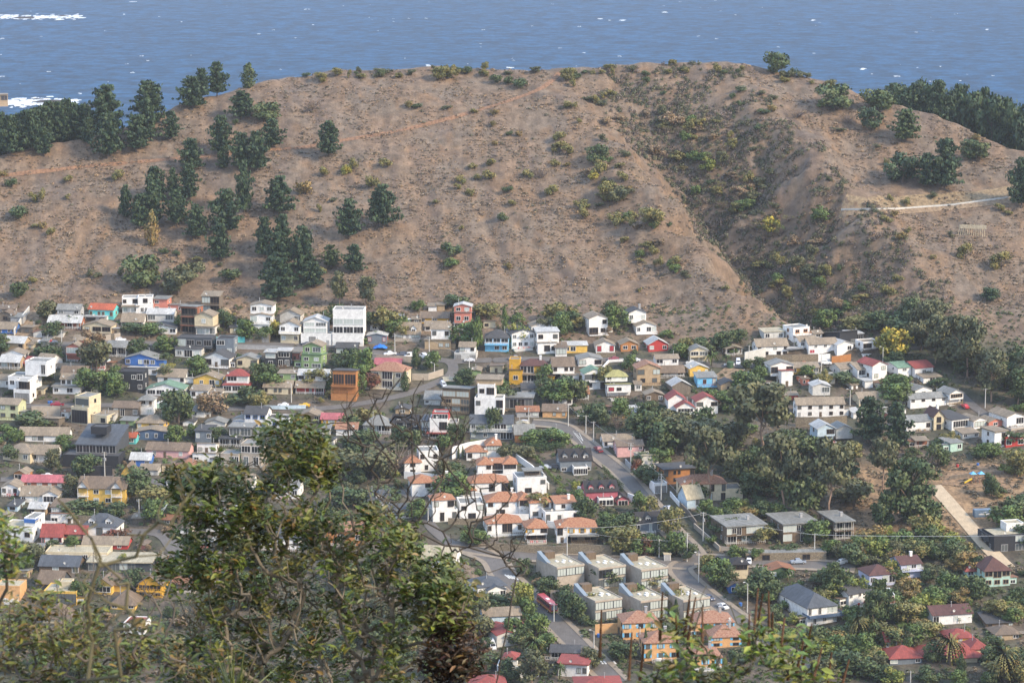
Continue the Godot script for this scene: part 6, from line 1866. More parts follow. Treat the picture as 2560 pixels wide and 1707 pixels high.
func trunk_mesh(h: float, w: float, bend: float, limbs: int, r: RandomNumberGenerator, low := 0.45) -> ArrayMesh:
	var b := MB.new()
	var last := Vector3(0, -0.06, 0)
	for k in 4:
		var q := Vector3(r.randf_range(-bend, bend), h * (k + 1) / 4.0, r.randf_range(-bend, bend))
		b.tube(last, q, w * (1.0 - k * 0.2), w * (0.8 - k * 0.2), 7)
		last = q
	for k in limbs:
		var a := TAU * (k + r.randf()) / limbs
		var y := h * r.randf_range(low, 0.85)
		var m := Vector3(cos(a) * 0.13, y + 0.14, sin(a) * 0.13)
		b.tube(Vector3(0, y, 0), m, w * 0.45, w * 0.3, 5)
		b.tube(m, Vector3(cos(a) * 0.3, y + 0.3, sin(a) * 0.3), w * 0.3, w * 0.12, 5)
	return b.mesh()

func model(kind: String, tone: String, i: int) -> Node3D:   # a unit tree: one metre tall, one metre wide
	var key := "%s %s %d" % [kind, tone, i]
	if models.has(key):
		return models[key]
	var r := RandomNumberGenerator.new()
	r.seed = key.hash()
	var cols := []
	for c in GREENS[tone]: cols.append(rgb(c))
	var lf := Leaves.new(r)
	var bark := Color(0.10, 0.075, 0.06)
	var tm: ArrayMesh = null
	match kind:
		"round":
			for k in 15:
				var a := r.randf() * TAU
				var y := r.randf_range(0.22, 0.80)
				var q := sqrt(r.randf()) * 0.38 * (1.05 - absf(y - 0.5))
				var s := r.randf_range(0.17, 0.26)
				lf.lobe(Vector3(cos(a) * q, y, sin(a) * q), Vector3(s, s * 0.8, s), 110, 0.095, cols)
			tm = trunk_mesh(0.5, 0.035, 0.03, 4, r)
		"shrub":
			for k in 9:
				var a := r.randf() * TAU
				var q := sqrt(r.randf()) * 0.32
				var s := r.randf_range(0.16, 0.26)
				var y := r.randf_range(0.16, 0.72) * (1.0 - q)
				lf.lobe(Vector3(cos(a) * q, y + 0.06, sin(a) * q), Vector3(s, s, s), 80, 0.11, cols)
			tm = trunk_mesh(0.35, 0.03, 0.04, 3, r, 0.2)
		"tall", "gum":      # eucalyptus: bare forked stem, ragged separate masses
			for k in 22:
				var a := r.randf() * TAU
				var y := lerpf(0.30 if kind == "tall" else 0.52, 0.94, (k + r.randf()) / 22.0)
				var q := r.randf_range(0.08, 0.36) * (1.05 - absf(y - (0.62 if kind == "tall" else 0.72)) * 1.3)
				var s := r.randf_range(0.09, 0.17)
				lf.lobe(Vector3(cos(a) * q, y, sin(a) * q), Vector3(s * 1.2, s * 0.72, s * 1.2), 120, 0.072, cols)
			tm = trunk_mesh(0.72, 0.022, 0.03, 6, r)
			bark = Color(0.30, 0.20, 0.145)
		"pine":
			for k in 13:
				var y := lerpf(0.14, 0.95, k / 12.0)
				var reach := 0.52 * pow(sin(PI * (0.24 + 0.72 * y)), 0.75) * r.randf_range(0.7, 1.2)
				var n := 7 if y < 0.7 else 5
				for j in n:
					var a := TAU * (j + r.randf() * 0.7) / n + k
					if r.randf() < 0.16: continue
					var len := reach * r.randf_range(0.55, 1.15)
					for e in 4:
						var q := len * (e + 0.8) / 4.2
						lf.lobe(Vector3(cos(a) * q, y + 0.05 * e / 4.0, sin(a) * q), Vector3(0.075, 0.036, 0.075), 11, 0.085, cols)
			for k in 12:
				lf.leaf(Vector3(r.randfn() * 0.02, 0.94 + r.randf() * 0.06, r.randfn() * 0.02), Vector3.UP, 0.05, cols[0], 1.6)
			tm = trunk_mesh(0.9, 0.028, 0.012, 0, r)
		"column":
			for k in 14:
				var y := lerpf(0.06, 0.94, k / 13.0)
				var s := 0.34 * sin(PI * pow(lerpf(0.10, 0.97, k / 13.0), 0.8)) + 0.06
				lf.lobe(Vector3(r.randfn() * 0.03, y, r.randfn() * 0.03), Vector3(s, 0.09, s), 60, 0.10, cols)
			tm = trunk_mesh(0.3, 0.05, 0.01, 0, r)
		"bare":
			var b := MB.new()
			for k in 34:
				var a := r.randf() * TAU
				var p := Vector3(0, r.randf_range(0.0, 0.3), 0)
				for e in 4:
					var q := p + Vector3(cos(a) * 0.12 + r.randfn() * 0.035, r.randf_range(0.10, 0.22), sin(a) * 0.12 + r.randfn() * 0.035)
					b.tube(p, q, 0.012 * (1.0 - e * 0.2), 0.012 * (0.8 - e * 0.2), 3)
					p = q
			tm = b.mesh()
			bark = Color(0.15, 0.115, 0.10)
			for k in 10:
				var a := r.randf() * TAU
				lf.lobe(Vector3(cos(a) * 0.26, r.randf_range(0.3, 0.8), sin(a) * 0.26), Vector3(0.18, 0.16, 0.18), 38, 0.045, cols)
		"palm":
			var b := MB.new()
			b.tube(Vector3(0, -0.05, 0), Vector3(0, 0.64, 0), 0.045, 0.035, 9)
			b.ball(Vector3(0, 0.63, 0), Vector3(0.06, 0.07, 0.06), 5, 8)
			tm = b.mesh()
			for k in 46:
				var a := TAU * k * 0.381966
				var up := r.randf_range(-0.25, 1.0)
				var dir := Vector3(cos(a), 0, sin(a))
				var p := Vector3(0, 0.66, 0)
				var side := Vector3(-sin(a), 0, cos(a))
				for e in 9:
					var q := p + dir * 0.062 * (1.0 - 0.02 * e) + Vector3.UP * (0.07 * up - 0.0125 * e)
					var col: Color = cols[r.randi() % 3]
					for s in [-1.0, 1.0]:
						var w := 0.075 * sin(PI * (e + 1.2) / 10.5)
						var t1: Vector3 = p + side * s * w + dir * 0.05 + Vector3.DOWN * 0.03
						var m: Vector3 = (t1 - p).cross(q - p).normalized()
						if m.y < 0.0: m = -m
						lf.v.append_array([p, q, t1])
						lf.n.append_array([m, m, m])
						lf.c.append_array([col, col, col])
					p = q
			bark = Color(0.11, 0.085, 0.06)
	var o := Node3D.new()
	if tm: part("trunk", tm, mat(bark, "plain", 0.3), o)
	part("crown", lf.mesh(), leaf_mat(), o)
	models[key] = o
	return o

const SPECIES := {"round": "garden_tree", "shrub": "shrub", "tall": "eucalyptus_tree", "gum": "eucalyptus_tree", "pine": "pine_tree", "column": "cypress_tree", "bare": "bare_shrub", "palm": "palm_tree"}
const LOOK := {"pine": "dark green", "garden": "green", "dark": "deep green", "olive": "olive green", "euc": "grey green", "dry": "brown leafless", "bloom": "yellow flowering", "gold": "golden brown", "lime": "light green", "red": "reddish brown"}

func beside(p: Vector3) -> String:   # where a plant stands, named by the nearest house
	var best := 1e9
	var who := []
	for t in things:
		if t[0] != "" and p.distance_squared_to(t[1]) < best:
			best = p.distance_squared_to(t[1])
			who = t
	var d: Vector3 = p - who[1]
	if d.z > 5.0: return "downhill of the " + who[0]
	if d.z < -8.0: return "uphill behind the " + who[0]
	return "beside the " + who[0]

func on_hill(px: float, py: float) -> String:
	var track := lookup([[0, 440], [380, 402], [760, 368], [1100, 302], [1350, 222], [1400, 182]], px)
	if py < lookup(RIDGE, px) + 16.0: return "on the ridge line against the sea"
	if px > 1560 and absf(px - lookup([[250, 1600], [440, 1760], [560, 1850], [735, 2010], [800, 2110]], py)) < 150.0: return "in the brushy ravine"
	if px > 1900: return "on the dry slope by the road wall" if py > 420 else "on the upper far slope beyond the ravine"
	if py < track: return "above the dirt track on the hill"
	var best := 1e9
	var who := ""
	for t in things:
		if t[0] != "" and t[3] < 880.0 and absf(t[2] - px) < best:
			best = absf(t[2] - px)
			who = t[0]
	if px < 900: return ("on the slope above the " if py < 560 else "on the lower slope above the ") + who
	return ("on the gullied slope above the " if py < 560 else "low on the slope above the ") + who

func plant(kind: String, tone: String, px: float, py: float, h_px: float, w_px: float, where: String, at := Vector3.INF) -> void:
	var p := hit(px, py) if at == Vector3.INF else at
	var s := metre(p)
	var m := model(kind, tone, rng.randi() % (3 if kind in ["round", "shrub", "pine"] else 2))
	var o: Node3D = m.duplicate()
	var wild := not (where.begins_with("beside") or where.begins_with("uphill") or where.begins_with("downhill"))
	var called: String = {"round": "hill_tree", "shrub": "hill_shrub"}.get(kind, SPECIES[kind]) if wild else ("bushy_tree" if kind == "round" and filler else SPECIES[kind])
	o.name = numbered(called)
	add_child(o)
	o.position = p
	o.rotation.y = rng.randf() * TAU
	var h := h_px * s * (1.10 if kind in ["round", "shrub"] else 1.03)
	var w := w_px * s * (1.30 if kind in ["round", "shrub", "tall", "gum"] else 1.12)
	o.scale = Vector3(w, h, w)
	var size := "little" if h < 2.4 else ("small" if h < 3.6 else ("tall" if h > 15.0 else ("fairly tall" if h > 10.0 else "")))
	if w > h * 1.3: size += " wide"
	elif w < h * 0.62 and kind != "column": size += " slender"
	elif w > h * 0.95 and kind != "palm": size += " bushy"
	var label := ("%s %s %s %s" % [size.strip_edges(), LOOK[tone], called.replace("_", " ").replace("bushy ", "garden "), where]).strip_edges()
	tag(o, label, "palm" if kind == "palm" else ("shrub" if kind in ["shrub", "bare"] else "tree"), called.replace("_", " ").replace("bushy", "garden") + "s " + ("on the hill" if wild else "in the town"))

var occ := {}
func hides(px: float, py: float, h: float, w: float) -> float:   # the share of a plant's outline that would hide houses or roads behind it
	var bad := 0.0
	var all := 0.0
	for y in range(int((py - h) / 8), int(py / 8) + 1):
		for x in range(int((px - w / 2) / 8), int((px + w / 2) / 8) + 1):
			all += 1.0
			if occ.get(Vector2i(x, y), 1e9) <= py + 4.0: bad += 1.0
	return bad / all

var filler := false
func build_trees() -> void:
	rng.seed = 411
	for c in covers:
		for y in range(int(c[1] / 8), int(c[3] / 8) + 1):
			for x in range(int(c[0] / 8), int(c[2] / 8) + 1):
				var k := Vector2i(x, y)
				occ[k] = minf(occ.get(k, 1e9), c[4])
	# pines and other trees of the hill: x, foot y, height, width
	for q in [[25, 390, 98, 60], [80, 376, 96, 60], [108, 390, 70, 46], [155, 355, 102, 50], [193, 344, 86, 40], [219, 362, 66, 36], [268, 336, 118, 94], [268, 396, 108, 78], [370, 316, 108, 94], [340, 378, 86, 64], [365, 355, 102, 66], [427, 350, 70, 52], [480, 272, 78, 70], [503, 246, 72, 44],
			[542, 240, 82, 52], [603, 298, 68, 66], [553, 388, 96, 62], [605, 425, 90, 62], [643, 430, 98, 60], [557, 424, 54, 34], [680, 369, 70, 62], [479, 427, 78, 60], [388, 508, 88, 60], [472, 502, 90, 54], [432, 502, 80, 34], [315, 550, 84, 38], [350, 573, 84, 50], [382, 563, 104, 62], [442, 565, 88, 62],
			[610, 538, 132, 46], [700, 538, 94, 78], [565, 584, 108, 84], [490, 598, 84, 58], [550, 652, 90, 60], [660, 644, 98, 50], [708, 644, 104, 56], [695, 694, 110, 84], [755, 694, 124, 70], [695, 752, 104, 96], [780, 718, 62, 66], [886, 682, 68, 54], [822, 392, 86, 58], [958, 570, 104, 80], [872, 598, 98, 66]]:
		plant("pine", "pine", q[0], q[1], q[2], q[3], on_hill(q[0], q[1]))
	for q in [["column", "dark", 620, 219, 60, 54], ["round", "dark", 665, 302, 48, 60], ["pine", "dark", 828, 668, 54, 50], ["round", "dark", 352, 720, 84, 84], ["round", "euc", 446, 738, 78, 72], ["round", "euc", 475, 704, 58, 56], ["shrub", "dark", 575, 702, 36, 52], ["column", "gold", 380, 614, 86, 46],
			["tall", "euc", 915, 772, 80, 54], ["tall", "euc", 848, 768, 90, 48], ["round", "dark", 2092, 274, 66, 82], ["round", "dark", 2195, 278, 58, 66], ["round", "pine", 2178, 322, 54, 50], ["pine", "dark", 2265, 354, 78, 72], ["round", "pine", 2257, 460, 76, 78], ["pine", "pine", 2362, 474, 122, 84], ["pine", "pine", 2318, 470, 84, 60],
			["round", "dark", 2440, 402, 58, 58], ["pine", "pine", 2555, 520, 122, 70], ["round", "dark", 1940, 180, 52, 56], ["round", "pine", 2479, 754, 34, 44], ["shrub", "olive", 2505, 674, 50, 54], ["shrub", "olive", 2415, 650, 46, 40], ["round", "dark", 48, 746, 44, 40], ["shrub", "dark", 45, 546, 36, 46],
			["shrub", "dark", 28, 468, 26, 28], ["shrub", "olive", 294, 450, 32, 30], ["shrub", "olive", 106, 504, 34, 24], ["shrub", "olive", 80, 508, 30, 24], ["shrub", "gold", 758, 486, 44, 40], ["shrub", "olive", 806, 442, 26, 30], ["shrub", "bloom", 865, 436, 30, 28], ["shrub", "olive", 882, 428, 34, 26],
			["shrub", "olive", 931, 470, 36, 34], ["shrub", "olive", 960, 418, 24, 34], ["shrub", "dark", 1130, 640, 42, 48], ["shrub", "garden", 1128, 668, 24, 44], ["shrub", "olive", 1218, 448, 24, 34], ["shrub", "olive", 1152, 458, 24, 26], ["shrub", "olive", 1380, 486, 30, 34], ["bare", "dry", 1355, 446, 34, 46],
			["shrub", "olive", 1400, 380, 30, 40], ["shrub", "olive", 1398, 350, 26, 32], ["shrub", "olive", 1418, 384, 28, 36], ["round", "dark", 1490, 410, 52, 44], ["shrub", "olive", 1500, 430, 34, 36], ["shrub", "bloom", 1485, 450, 26, 28], ["round", "olive", 1520, 500, 48, 44], ["round", "euc", 1545, 510, 44, 40],
			["shrub", "olive", 1456, 548, 30, 32], ["shrub", "olive", 1540, 560, 36, 36], ["shrub", "olive", 1455, 520, 26, 36], ["round", "olive", 1630, 568, 50, 50], ["bare", "dry", 780, 278, 34, 56], ["bare", "dry", 2120, 308, 30, 42], ["bare", "dry", 1995, 295, 26, 60], ["round", "olive", 1100, 200, 36, 34], ["round", "olive", 1130, 196, 34, 32],
			["shrub", "dark", 1240, 208, 26, 30], ["shrub", "dark", 1270, 210, 24, 26], ["shrub", "dark", 1300, 220, 28, 38], ["round", "olive", 1420, 202, 34, 32], ["round", "bloom", 1928, 582, 42, 40], ["round", "lime", 1770, 430, 36, 36], ["shrub", "garden", 2050, 556, 44, 46], ["shrub", "garden", 2060, 268, 24, 30]]:
		plant(q[0], q[1], q[2], q[3], q[4], q[5], on_hill(q[2], q[3]))
	# the pine wood behind the right shoulder of the hill
	for k in 22:
		var px := 2236.0 + k * 19.0
		var d := ridge_distance(px) + rng.randf_range(16, 44)
		var top := lookup([[2236, 208], [2280, 198], [2320, 198], [2420, 208], [2480, 224], [2560, 242], [2660, 270]], px) + rng.randf_range(-8, 16)
		var p := at_distance(px, top, d)
		var y := ground_y(p.x, p.z)
		plant("round" if k % 3 else "pine", "pine", px, top, (p.y - y) / metre(p) * 0.92, rng.randf_range(54, 74), "in the wood behind the hill", Vector3(p.x, y, p.z))
	for k in 17:
		var px := -30.0 + k * 15.0
		var d := ridge_distance(px) + 8.0 + (k % 3) * 10.0
		var top := lookup([[-30, 285], [25, 292], [80, 278], [155, 252], [200, 262], [250, 285]], px) + rng.randf_range(-6, 14)
		var p := at_distance(px, top, d)
		var y := ground_y(p.x, p.z)
		plant("pine", "pine", px, top, (p.y - y) / metre(p), rng.randf_range(52, 74), "in the wood where the hill drops to the shore", Vector3(p.x, y, p.z))
	# ridge shrubs and open slope shrubs
	for k in 66:
		var px := rng.randf_range(690, 2080)
		plant(["round", "shrub"][k % 2], ["olive", "olive", "euc", "dark"][rng.randi() % 4], px, lookup(RIDGE, px) + rng.randf_range(0, 26), rng.randf_range(9, 25), rng.randf_range(10, 27), "on the ridge line against the sea")
	for k in 130:
		var px := rng.randf_range(0, 2560)
		var py := rng.randf_range(200, 735)
		if py < lookup(RIDGE, px) + 20.0: continue
		plant("shrub", ["olive", "olive", "dark", "euc", "gold"][rng.randi() % 5], px, py, rng.randf_range(10, 24), rng.randf_range(13, 30), on_hill(px, py))
	for k in 46:     # the band of bushes down the near spur
		var t := rng.randf()
		var px := lookup([[0, 1490], [0.3, 1500], [0.6, 1540], [1, 1720]], t) + rng.randfn(0, 34)
		var py := lookup([[0, 215], [0.3, 400], [0.6, 520], [1, 730]], t) + rng.randf_range(-20, 20)
		plant("shrub", ["olive", "olive", "dry", "euc", "garden"][k % 5], px, py, rng.randf_range(14, 30), rng.randf_range(18, 34), on_hill(px, py))
	for k in 85:     # the ravine's thicket
		var t := rng.randf()
		var c := lookup([[0, 1600], [0.35, 1760], [0.6, 1850], [0.85, 2010], [1, 2110]], t)
		var y := lookup([[0, 250], [0.35, 440], [0.6, 560], [0.85, 735], [1, 800]], t)
		plant(["shrub", "shrub", "bare", "round"][rng.randi() % 4], ["olive", "dry", "garden", "euc", "dry", "olive"][rng.randi() % 6], c + rng.randfn(45, 48), y + rng.randf_range(-30, 50), rng.randf_range(16, 36), rng.randf_range(22, 46), "in the brushy ravine")
	# large trees of the town
	for q in [["gum", "euc", 1905, 1150, 196, 160], ["gum", "euc", 1772, 1250, 184, 118], ["tall", "euc", 1690, 1130, 86, 84], ["round", "euc", 1730, 1130, 100, 110], ["round", "dark", 1660, 1130, 90, 90], ["tall", "dark", 1875, 1232, 112, 80], ["gum", "euc", 1955, 1290, 206, 124], ["gum", "euc", 2075, 1296, 196, 116], ["round", "dark", 2000, 1290, 120, 90],
			["round", "dark", 1880, 1240, 70, 74], ["round", "euc", 2138, 1268, 80, 96], ["pine", "pine", 2175, 1108, 112, 84], ["pine", "pine", 2242, 1124, 116, 74], ["gum", "euc", 2208, 1226, 130, 76], ["tall", "dark", 2275, 1314, 176, 122], ["round", "dark", 2210, 1318, 98, 58], ["round", "dark", 2300, 1316, 90, 90], ["bare", "dry", 2308, 1192, 66, 62], ["round", "dark", 2345, 1170, 66, 50],
			["tall", "euc", 2340, 908, 118, 80], ["tall", "euc", 2420, 944, 150, 100], ["tall", "euc", 2480, 1004, 118, 90], ["tall", "dark", 2545, 1012, 96, 80], ["round", "euc", 2380, 920, 80, 80], ["round", "bloom", 2232, 898, 84, 72], ["round", "olive", 2140, 828, 40, 60], ["round", "garden", 2060, 822, 50, 50], ["round", "dark", 2180, 826, 54, 70], ["round", "dark", 2270, 850, 64, 80], ["round", "euc", 2330, 800, 60, 70],
			["round", "dark", 446, 1062, 96, 80], ["round", "garden", 436, 1110, 50, 44], ["round", "euc", 240, 928, 96, 78], ["tall", "dry", 232, 925, 100, 62], ["round", "garden", 230, 984, 66, 62], ["round", "garden", 290, 990, 60, 50], ["round", "dark", 254, 980, 50, 44], ["round", "dark", 642, 962, 62, 40], ["round", "dark", 670, 955, 50, 44], ["shrub", "dark", 610, 1010, 50, 90], ["round", "olive", 650, 1022, 46, 46], ["round", "dry", 530, 1040, 60, 62],
			["round", "dark", 870, 930, 60, 56], ["round", "garden", 905, 950, 80, 54], ["round", "garden", 895, 985, 70, 40], ["round", "red", 925, 975, 44, 44], ["round", "olive", 960, 828, 62, 64], ["round", "garden", 1045, 778, 30, 26], ["round", "dark", 1145, 768, 34, 50], ["round", "olive", 1218, 792, 34, 58], ["column", "garden", 1262, 826, 58, 24], ["round", "garden", 1160, 862, 56, 66], ["round", "garden", 1190, 880, 90, 30],
			["column", "dark", 1012, 978, 48, 34], ["round", "garden", 1078, 924, 48, 38], ["round", "dark", 1040, 918, 44, 26], ["round", "dark", 1160, 965, 46, 46], ["round", "olive", 1385, 806, 48, 50], ["round", "garden", 1405, 840, 60, 44], ["round", "olive", 1428, 800, 34, 28], ["round", "garden", 1540, 826, 62, 54], ["round", "euc", 1525, 800, 50, 40], ["round", "garden", 1572, 925, 42, 34], ["round", "garden", 1700, 898, 44, 46], ["round", "olive", 1712, 884, 40, 40],
			["round", "garden", 1395, 1010, 64, 70], ["round", "gold", 1410, 978, 26, 30], ["round", "dark", 1436, 1004, 70, 60], ["round", "dark", 1360, 990, 50, 40], ["round", "garden", 1554, 1046, 52, 50], ["round", "dark", 1620, 1044, 44, 40], ["round", "olive", 1665, 1066, 42, 42], ["round", "dark", 1474, 1060, 52, 50], ["round", "dark", 1508, 1064, 56, 46], ["bare", "dry", 1545, 1074, 46, 44],
			["round", "dark", 1880, 985, 52, 54], ["round", "garden", 1858, 978, 56, 54], ["round", "garden", 1902, 952, 40, 38], ["round", "dark", 1868, 922, 26, 22], ["round", "dark", 1900, 920, 30, 28], ["round", "olive", 2058, 976, 54, 36], ["round", "dark", 2118, 960, 30, 60], ["round", "garden", 2020, 944, 34, 38], ["round", "garden", 2230, 980, 46, 60], ["round", "garden", 2262, 984, 50, 40], ["round", "dark", 2350, 972, 30, 42], ["round", "garden", 2456, 1146, 40, 48], ["round", "garden", 2486, 1144, 36, 36],
			["round", "dark", 2480, 1240, 58, 38], ["round", "olive", 2545, 1190, 66, 60], ["round", "olive", 2322, 1352, 70, 56], ["round", "olive", 2308, 1350, 60, 60], ["round", "dark", 1236, 1092, 80, 40], ["round", "garden", 1128, 1246, 66, 84], ["round", "euc", 1108, 1200, 50, 46], ["column", "dark", 1146, 1146, 30, 9], ["column", "dark", 1157, 1146, 31, 9], ["column", "dark", 1132, 1142, 26, 9], ["column", "dark", 1146, 1250, 40, 16], ["round", "euc", 1268, 1150, 44, 40],
			["round", "euc", 1275, 1180, 30, 40], ["round", "garden", 1040, 1300, 54, 46], ["round", "garden", 1110, 1125, 40, 40], ["round", "dark", 1140, 1112, 60, 40], ["round", "garden", 1335, 1115, 40, 60], ["round", "garden", 1390, 1118, 46, 60], ["round", "dark", 1600, 1168, 40, 36], ["round", "red", 1588, 1180, 34, 24], ["round", "dark", 1612, 1204, 46, 44], ["round", "dark", 1632, 1214, 44, 40],
			["round", "dark", 1462, 1300, 64, 46], ["round", "garden", 1450, 1268, 46, 34], ["round", "garden", 1600, 1290, 62, 36], ["round", "olive", 1620, 1290, 48, 40], ["shrub", "euc", 1522, 1284, 20, 30], ["round", "dark", 1546, 1332, 54, 66], ["round", "dark", 1584, 1324, 44, 44], ["round", "olive", 1560, 1384, 72, 70], ["round", "red", 1610, 1388, 48, 46], ["round", "dark", 1640, 1388, 56, 50], ["round", "garden", 1690, 1390, 66, 56], ["round", "olive", 1676, 1340, 76, 50], ["round", "dark", 1722, 1400, 46, 40],
			["round", "garden", 1768, 1296, 46, 40], ["round", "garden", 1790, 1304, 40, 36], ["round", "olive", 1850, 1300, 30, 50], ["round", "gold", 1870, 1302, 34, 46], ["round", "garden", 1826, 1286, 44, 50], ["round", "lime", 1860, 1278, 30, 40], ["shrub", "garden", 1780, 1362, 26, 26], ["round", "garden", 1845, 1398, 34, 44], ["round", "garden", 1896, 1400, 32, 30], ["shrub", "dark", 1980, 1380, 22, 40], ["shrub", "dark", 1940, 1384, 22, 36], ["round", "dark", 2020, 1360, 30, 24],
			["round", "garden", 1790, 1460, 62, 66], ["round", "olive", 1770, 1430, 44, 44], ["round", "dark", 1812, 1470, 58, 50], ["round", "dark", 1900, 1490, 76, 70], ["round", "dark", 1925, 1500, 60, 50], ["round", "garden", 1340, 1590, 64, 60], ["column", "dark", 1614, 1640, 68, 18], ["column", "dark", 1690, 1570, 74, 24], ["round", "lime", 1306, 1530, 78, 54], ["round", "garden", 1320, 1545, 56, 46], ["round", "dark", 1430, 1550, 78, 60], ["round", "dark", 1240, 1520, 36, 66], ["round", "garden", 1280, 1600, 60, 52], ["round", "olive", 1330, 1640, 50, 50],
			["round", "dark", 1370, 1490, 50, 46], ["round", "dark", 1405, 1500, 42, 40], ["round", "dark", 1310, 1440, 46, 34], ["round", "euc", 1470, 1660, 50, 40], ["round", "euc", 1488, 1672, 44, 40], ["tall", "euc", 1330, 1720, 96, 90], ["round", "dark", 1270, 1705, 60, 60], ["round", "euc", 1180, 1560, 96, 66], ["round", "euc", 1200, 1600, 70, 60], ["round", "dark", 1560, 1648, 50, 60],
			["round", "dark", 2085, 1480, 70, 70], ["pine", "dark", 2085, 1500, 92, 80], ["pine", "dark", 2200, 1560, 110, 80], ["tall", "dark", 2185, 1600, 130, 70], ["round", "gold", 2275, 1500, 56, 56], ["round", "dark", 2362, 1480, 56, 48], ["round", "gold", 2400, 1510, 42, 44], ["round", "dark", 2434, 1500, 66, 60], ["column", "dark", 2404, 1690, 56, 34], ["round", "garden", 2268, 1630, 40, 26], ["round", "dark", 2130, 1690, 70, 90], ["round", "dark", 2050, 1620, 60, 60],
			["round", "dark", 2200, 1700, 40, 60], ["round", "garden", 2150, 1640, 60, 50], ["round", "dark", 2100, 1600, 40, 60], ["round", "euc", 2060, 1700, 60, 70], ["round", "dark", 2470, 1712, 36, 40], ["round", "dark", 210, 1186, 54, 66], ["round", "euc", 130, 1180, 60, 40], ["round", "dark", 30, 1150, 40, 44], ["round", "garden", 160, 1118, 34, 44], ["round", "garden", 40, 1106, 32, 32], ["round", "dark", 90, 1066, 36, 84], ["round", "dark", 330, 1240, 80, 76], ["round", "euc", 185, 1240, 56, 46],
			["round", "dark", 200, 1292, 40, 90], ["round", "dark", 285, 1292, 40, 60], ["round", "garden", 390, 1310, 70, 60], ["round", "red", 292, 1350, 26, 56], ["round", "garden", 180, 1372, 36, 30], ["round", "dark", 130, 1372, 24, 26], ["round", "euc", 80, 1400, 50, 60], ["round", "dark", 60, 1430, 40, 50], ["round", "garden", 205, 1500, 50, 50], ["round", "dark", 330, 1470, 50, 60], ["round", "dark", 1020, 1120, 60, 60], ["round", "dark", 900, 1130, 60, 90], ["round", "euc", 840, 1180, 70, 110], ["round", "euc", 930, 1200, 90, 110],
			["bare", "dry", 990, 1190, 90, 100], ["round", "dark", 780, 1130, 50, 80], ["round", "dark", 880, 1270, 60, 90], ["round", "bloom", 683, 842, 44, 30], ["column", "garden", 686, 790, 38, 20], ["round", "garden", 660, 850, 36, 40], ["round", "dark", 130, 842, 40, 44], ["round", "dark", 345, 830, 26, 60], ["round", "garden", 380, 836, 28, 60], ["round", "dark", 340, 888, 44, 44], ["round", "garden", 420, 880, 40, 60], ["round", "dark", 120, 896, 34, 60], ["round", "dark", 105, 950, 46, 60], ["round", "garden", 490, 940, 50, 54], ["round", "olive", 880, 1480, 60, 60]]:
		plant(q[0], q[1], q[2], q[3], q[4], q[5], beside(hit(q[2], q[3])))
	for k in 260:
		var px := rng.randf_range(2040, 2570)
		var py := rng.randf_range(1355, 1720) if k < 210 else rng.randf_range(1340, 1400)
		var h := rng.randf_range(30, 56)
		if hides(px, py, h, h * 1.2) > 0.1: continue
		plant("round", ["dark", "garden", "dark", "olive", "euc", "garden", "gold", "lime"][k % 8], px, py, h, h * rng.randf_range(0.95, 1.3), beside(hit(px, py)))
	for q in [[1830, 1180], [1850, 1210], [1920, 1230], [1990, 1220], [2030, 1250], [2060, 1200], [1810, 1126], [1840, 1120], [2110, 1200], [1660, 1090], [1700, 1100], [1760, 1090], [1610, 1100], [1960, 1130], [2030, 1150]]:
		plant("round", ["dark", "euc", "dark"][rng.randi() % 3], q[0], q[1], rng.randf_range(56, 84), rng.randf_range(60, 84), beside(hit(q[0], q[1])))
	for k in 22:
		var px := rng.randf_range(2270, 2580)
		var py := lookup([[2270, 850], [2340, 900], [2420, 940], [2500, 1000], [2580, 1010]], px) + rng.randf_range(-70, 6)
		plant(["tall", "round"][k % 2], ["euc", "dark", "euc"][k % 3], px, py, rng.randf_range(62, 104), rng.randf_range(50, 70), beside(hit(px, py)))
	for q in [[2148, 1612, 84, 54], [2376, 1662, 86, 66], [2512, 1712, 112, 70], [1338, 1650, 66, 58], [1780, 916, 42, 36], [1816, 910, 28, 26], [1970, 1452, 34, 36], [1400, 1700, 50, 30]]:
		plant("palm", "olive" if q[0] > 2000 else "garden", q[0], q[1], q[2], q[3], beside(hit(q[0], q[1])))
	# shrubs and small trees that fill the gardens, kept off fronts and roads
	filler = true
	var done := 0
	var tries := 0
	while done < 590 and tries < 16000:
		tries += 1
		var px := rng.randf_range(-20, 2580)
		var py := rng.randf_range(790, 1720)
		if py < lookup([[0, 800], [1200, 790], [1700, 850], [2000, 830], [2560, 950]], px): continue
		if px > 1950 and px < 2480 and py > 1150 and py < 1345: continue
		var big := done % 2 == 0
		var h := rng.randf_range(26, 54) if big else rng.randf_range(14, 30)
		var w := h * rng.randf_range(0.85, 1.5)
		var bad := 0.0
		var all := 0.0
		for y in range(int((py - h) / 8), int(py / 8) + 1):
			for x in range(int((px - w / 2) / 8), int((px + w / 2) / 8) + 1):
				all += 1.0
				var k := Vector2i(x, y)
				if occ.get(k, 1e9) <= py + 4.0: bad += 1.0
				elif occ.get(k, 0) == 2e9: bad += 0.34
		if bad / all > 0.26: continue
		for y in range(int((py - h) / 8), int(py / 8) + 1):
			for x in range(int((px - w / 2) / 8), int((px + w / 2) / 8) + 1):
				if not occ.has(Vector2i(x, y)): occ[Vector2i(x, y)] = 2e9
		plant("round" if big else "shrub", ["garden", "dark", "dark", "olive", "garden", "euc", "dry" if not big else "dark", "lime" if rng.randf() < 0.3 else "dark"][rng.randi() % 8], px, py, h, w, beside(hit(px, py)))
		done += 1

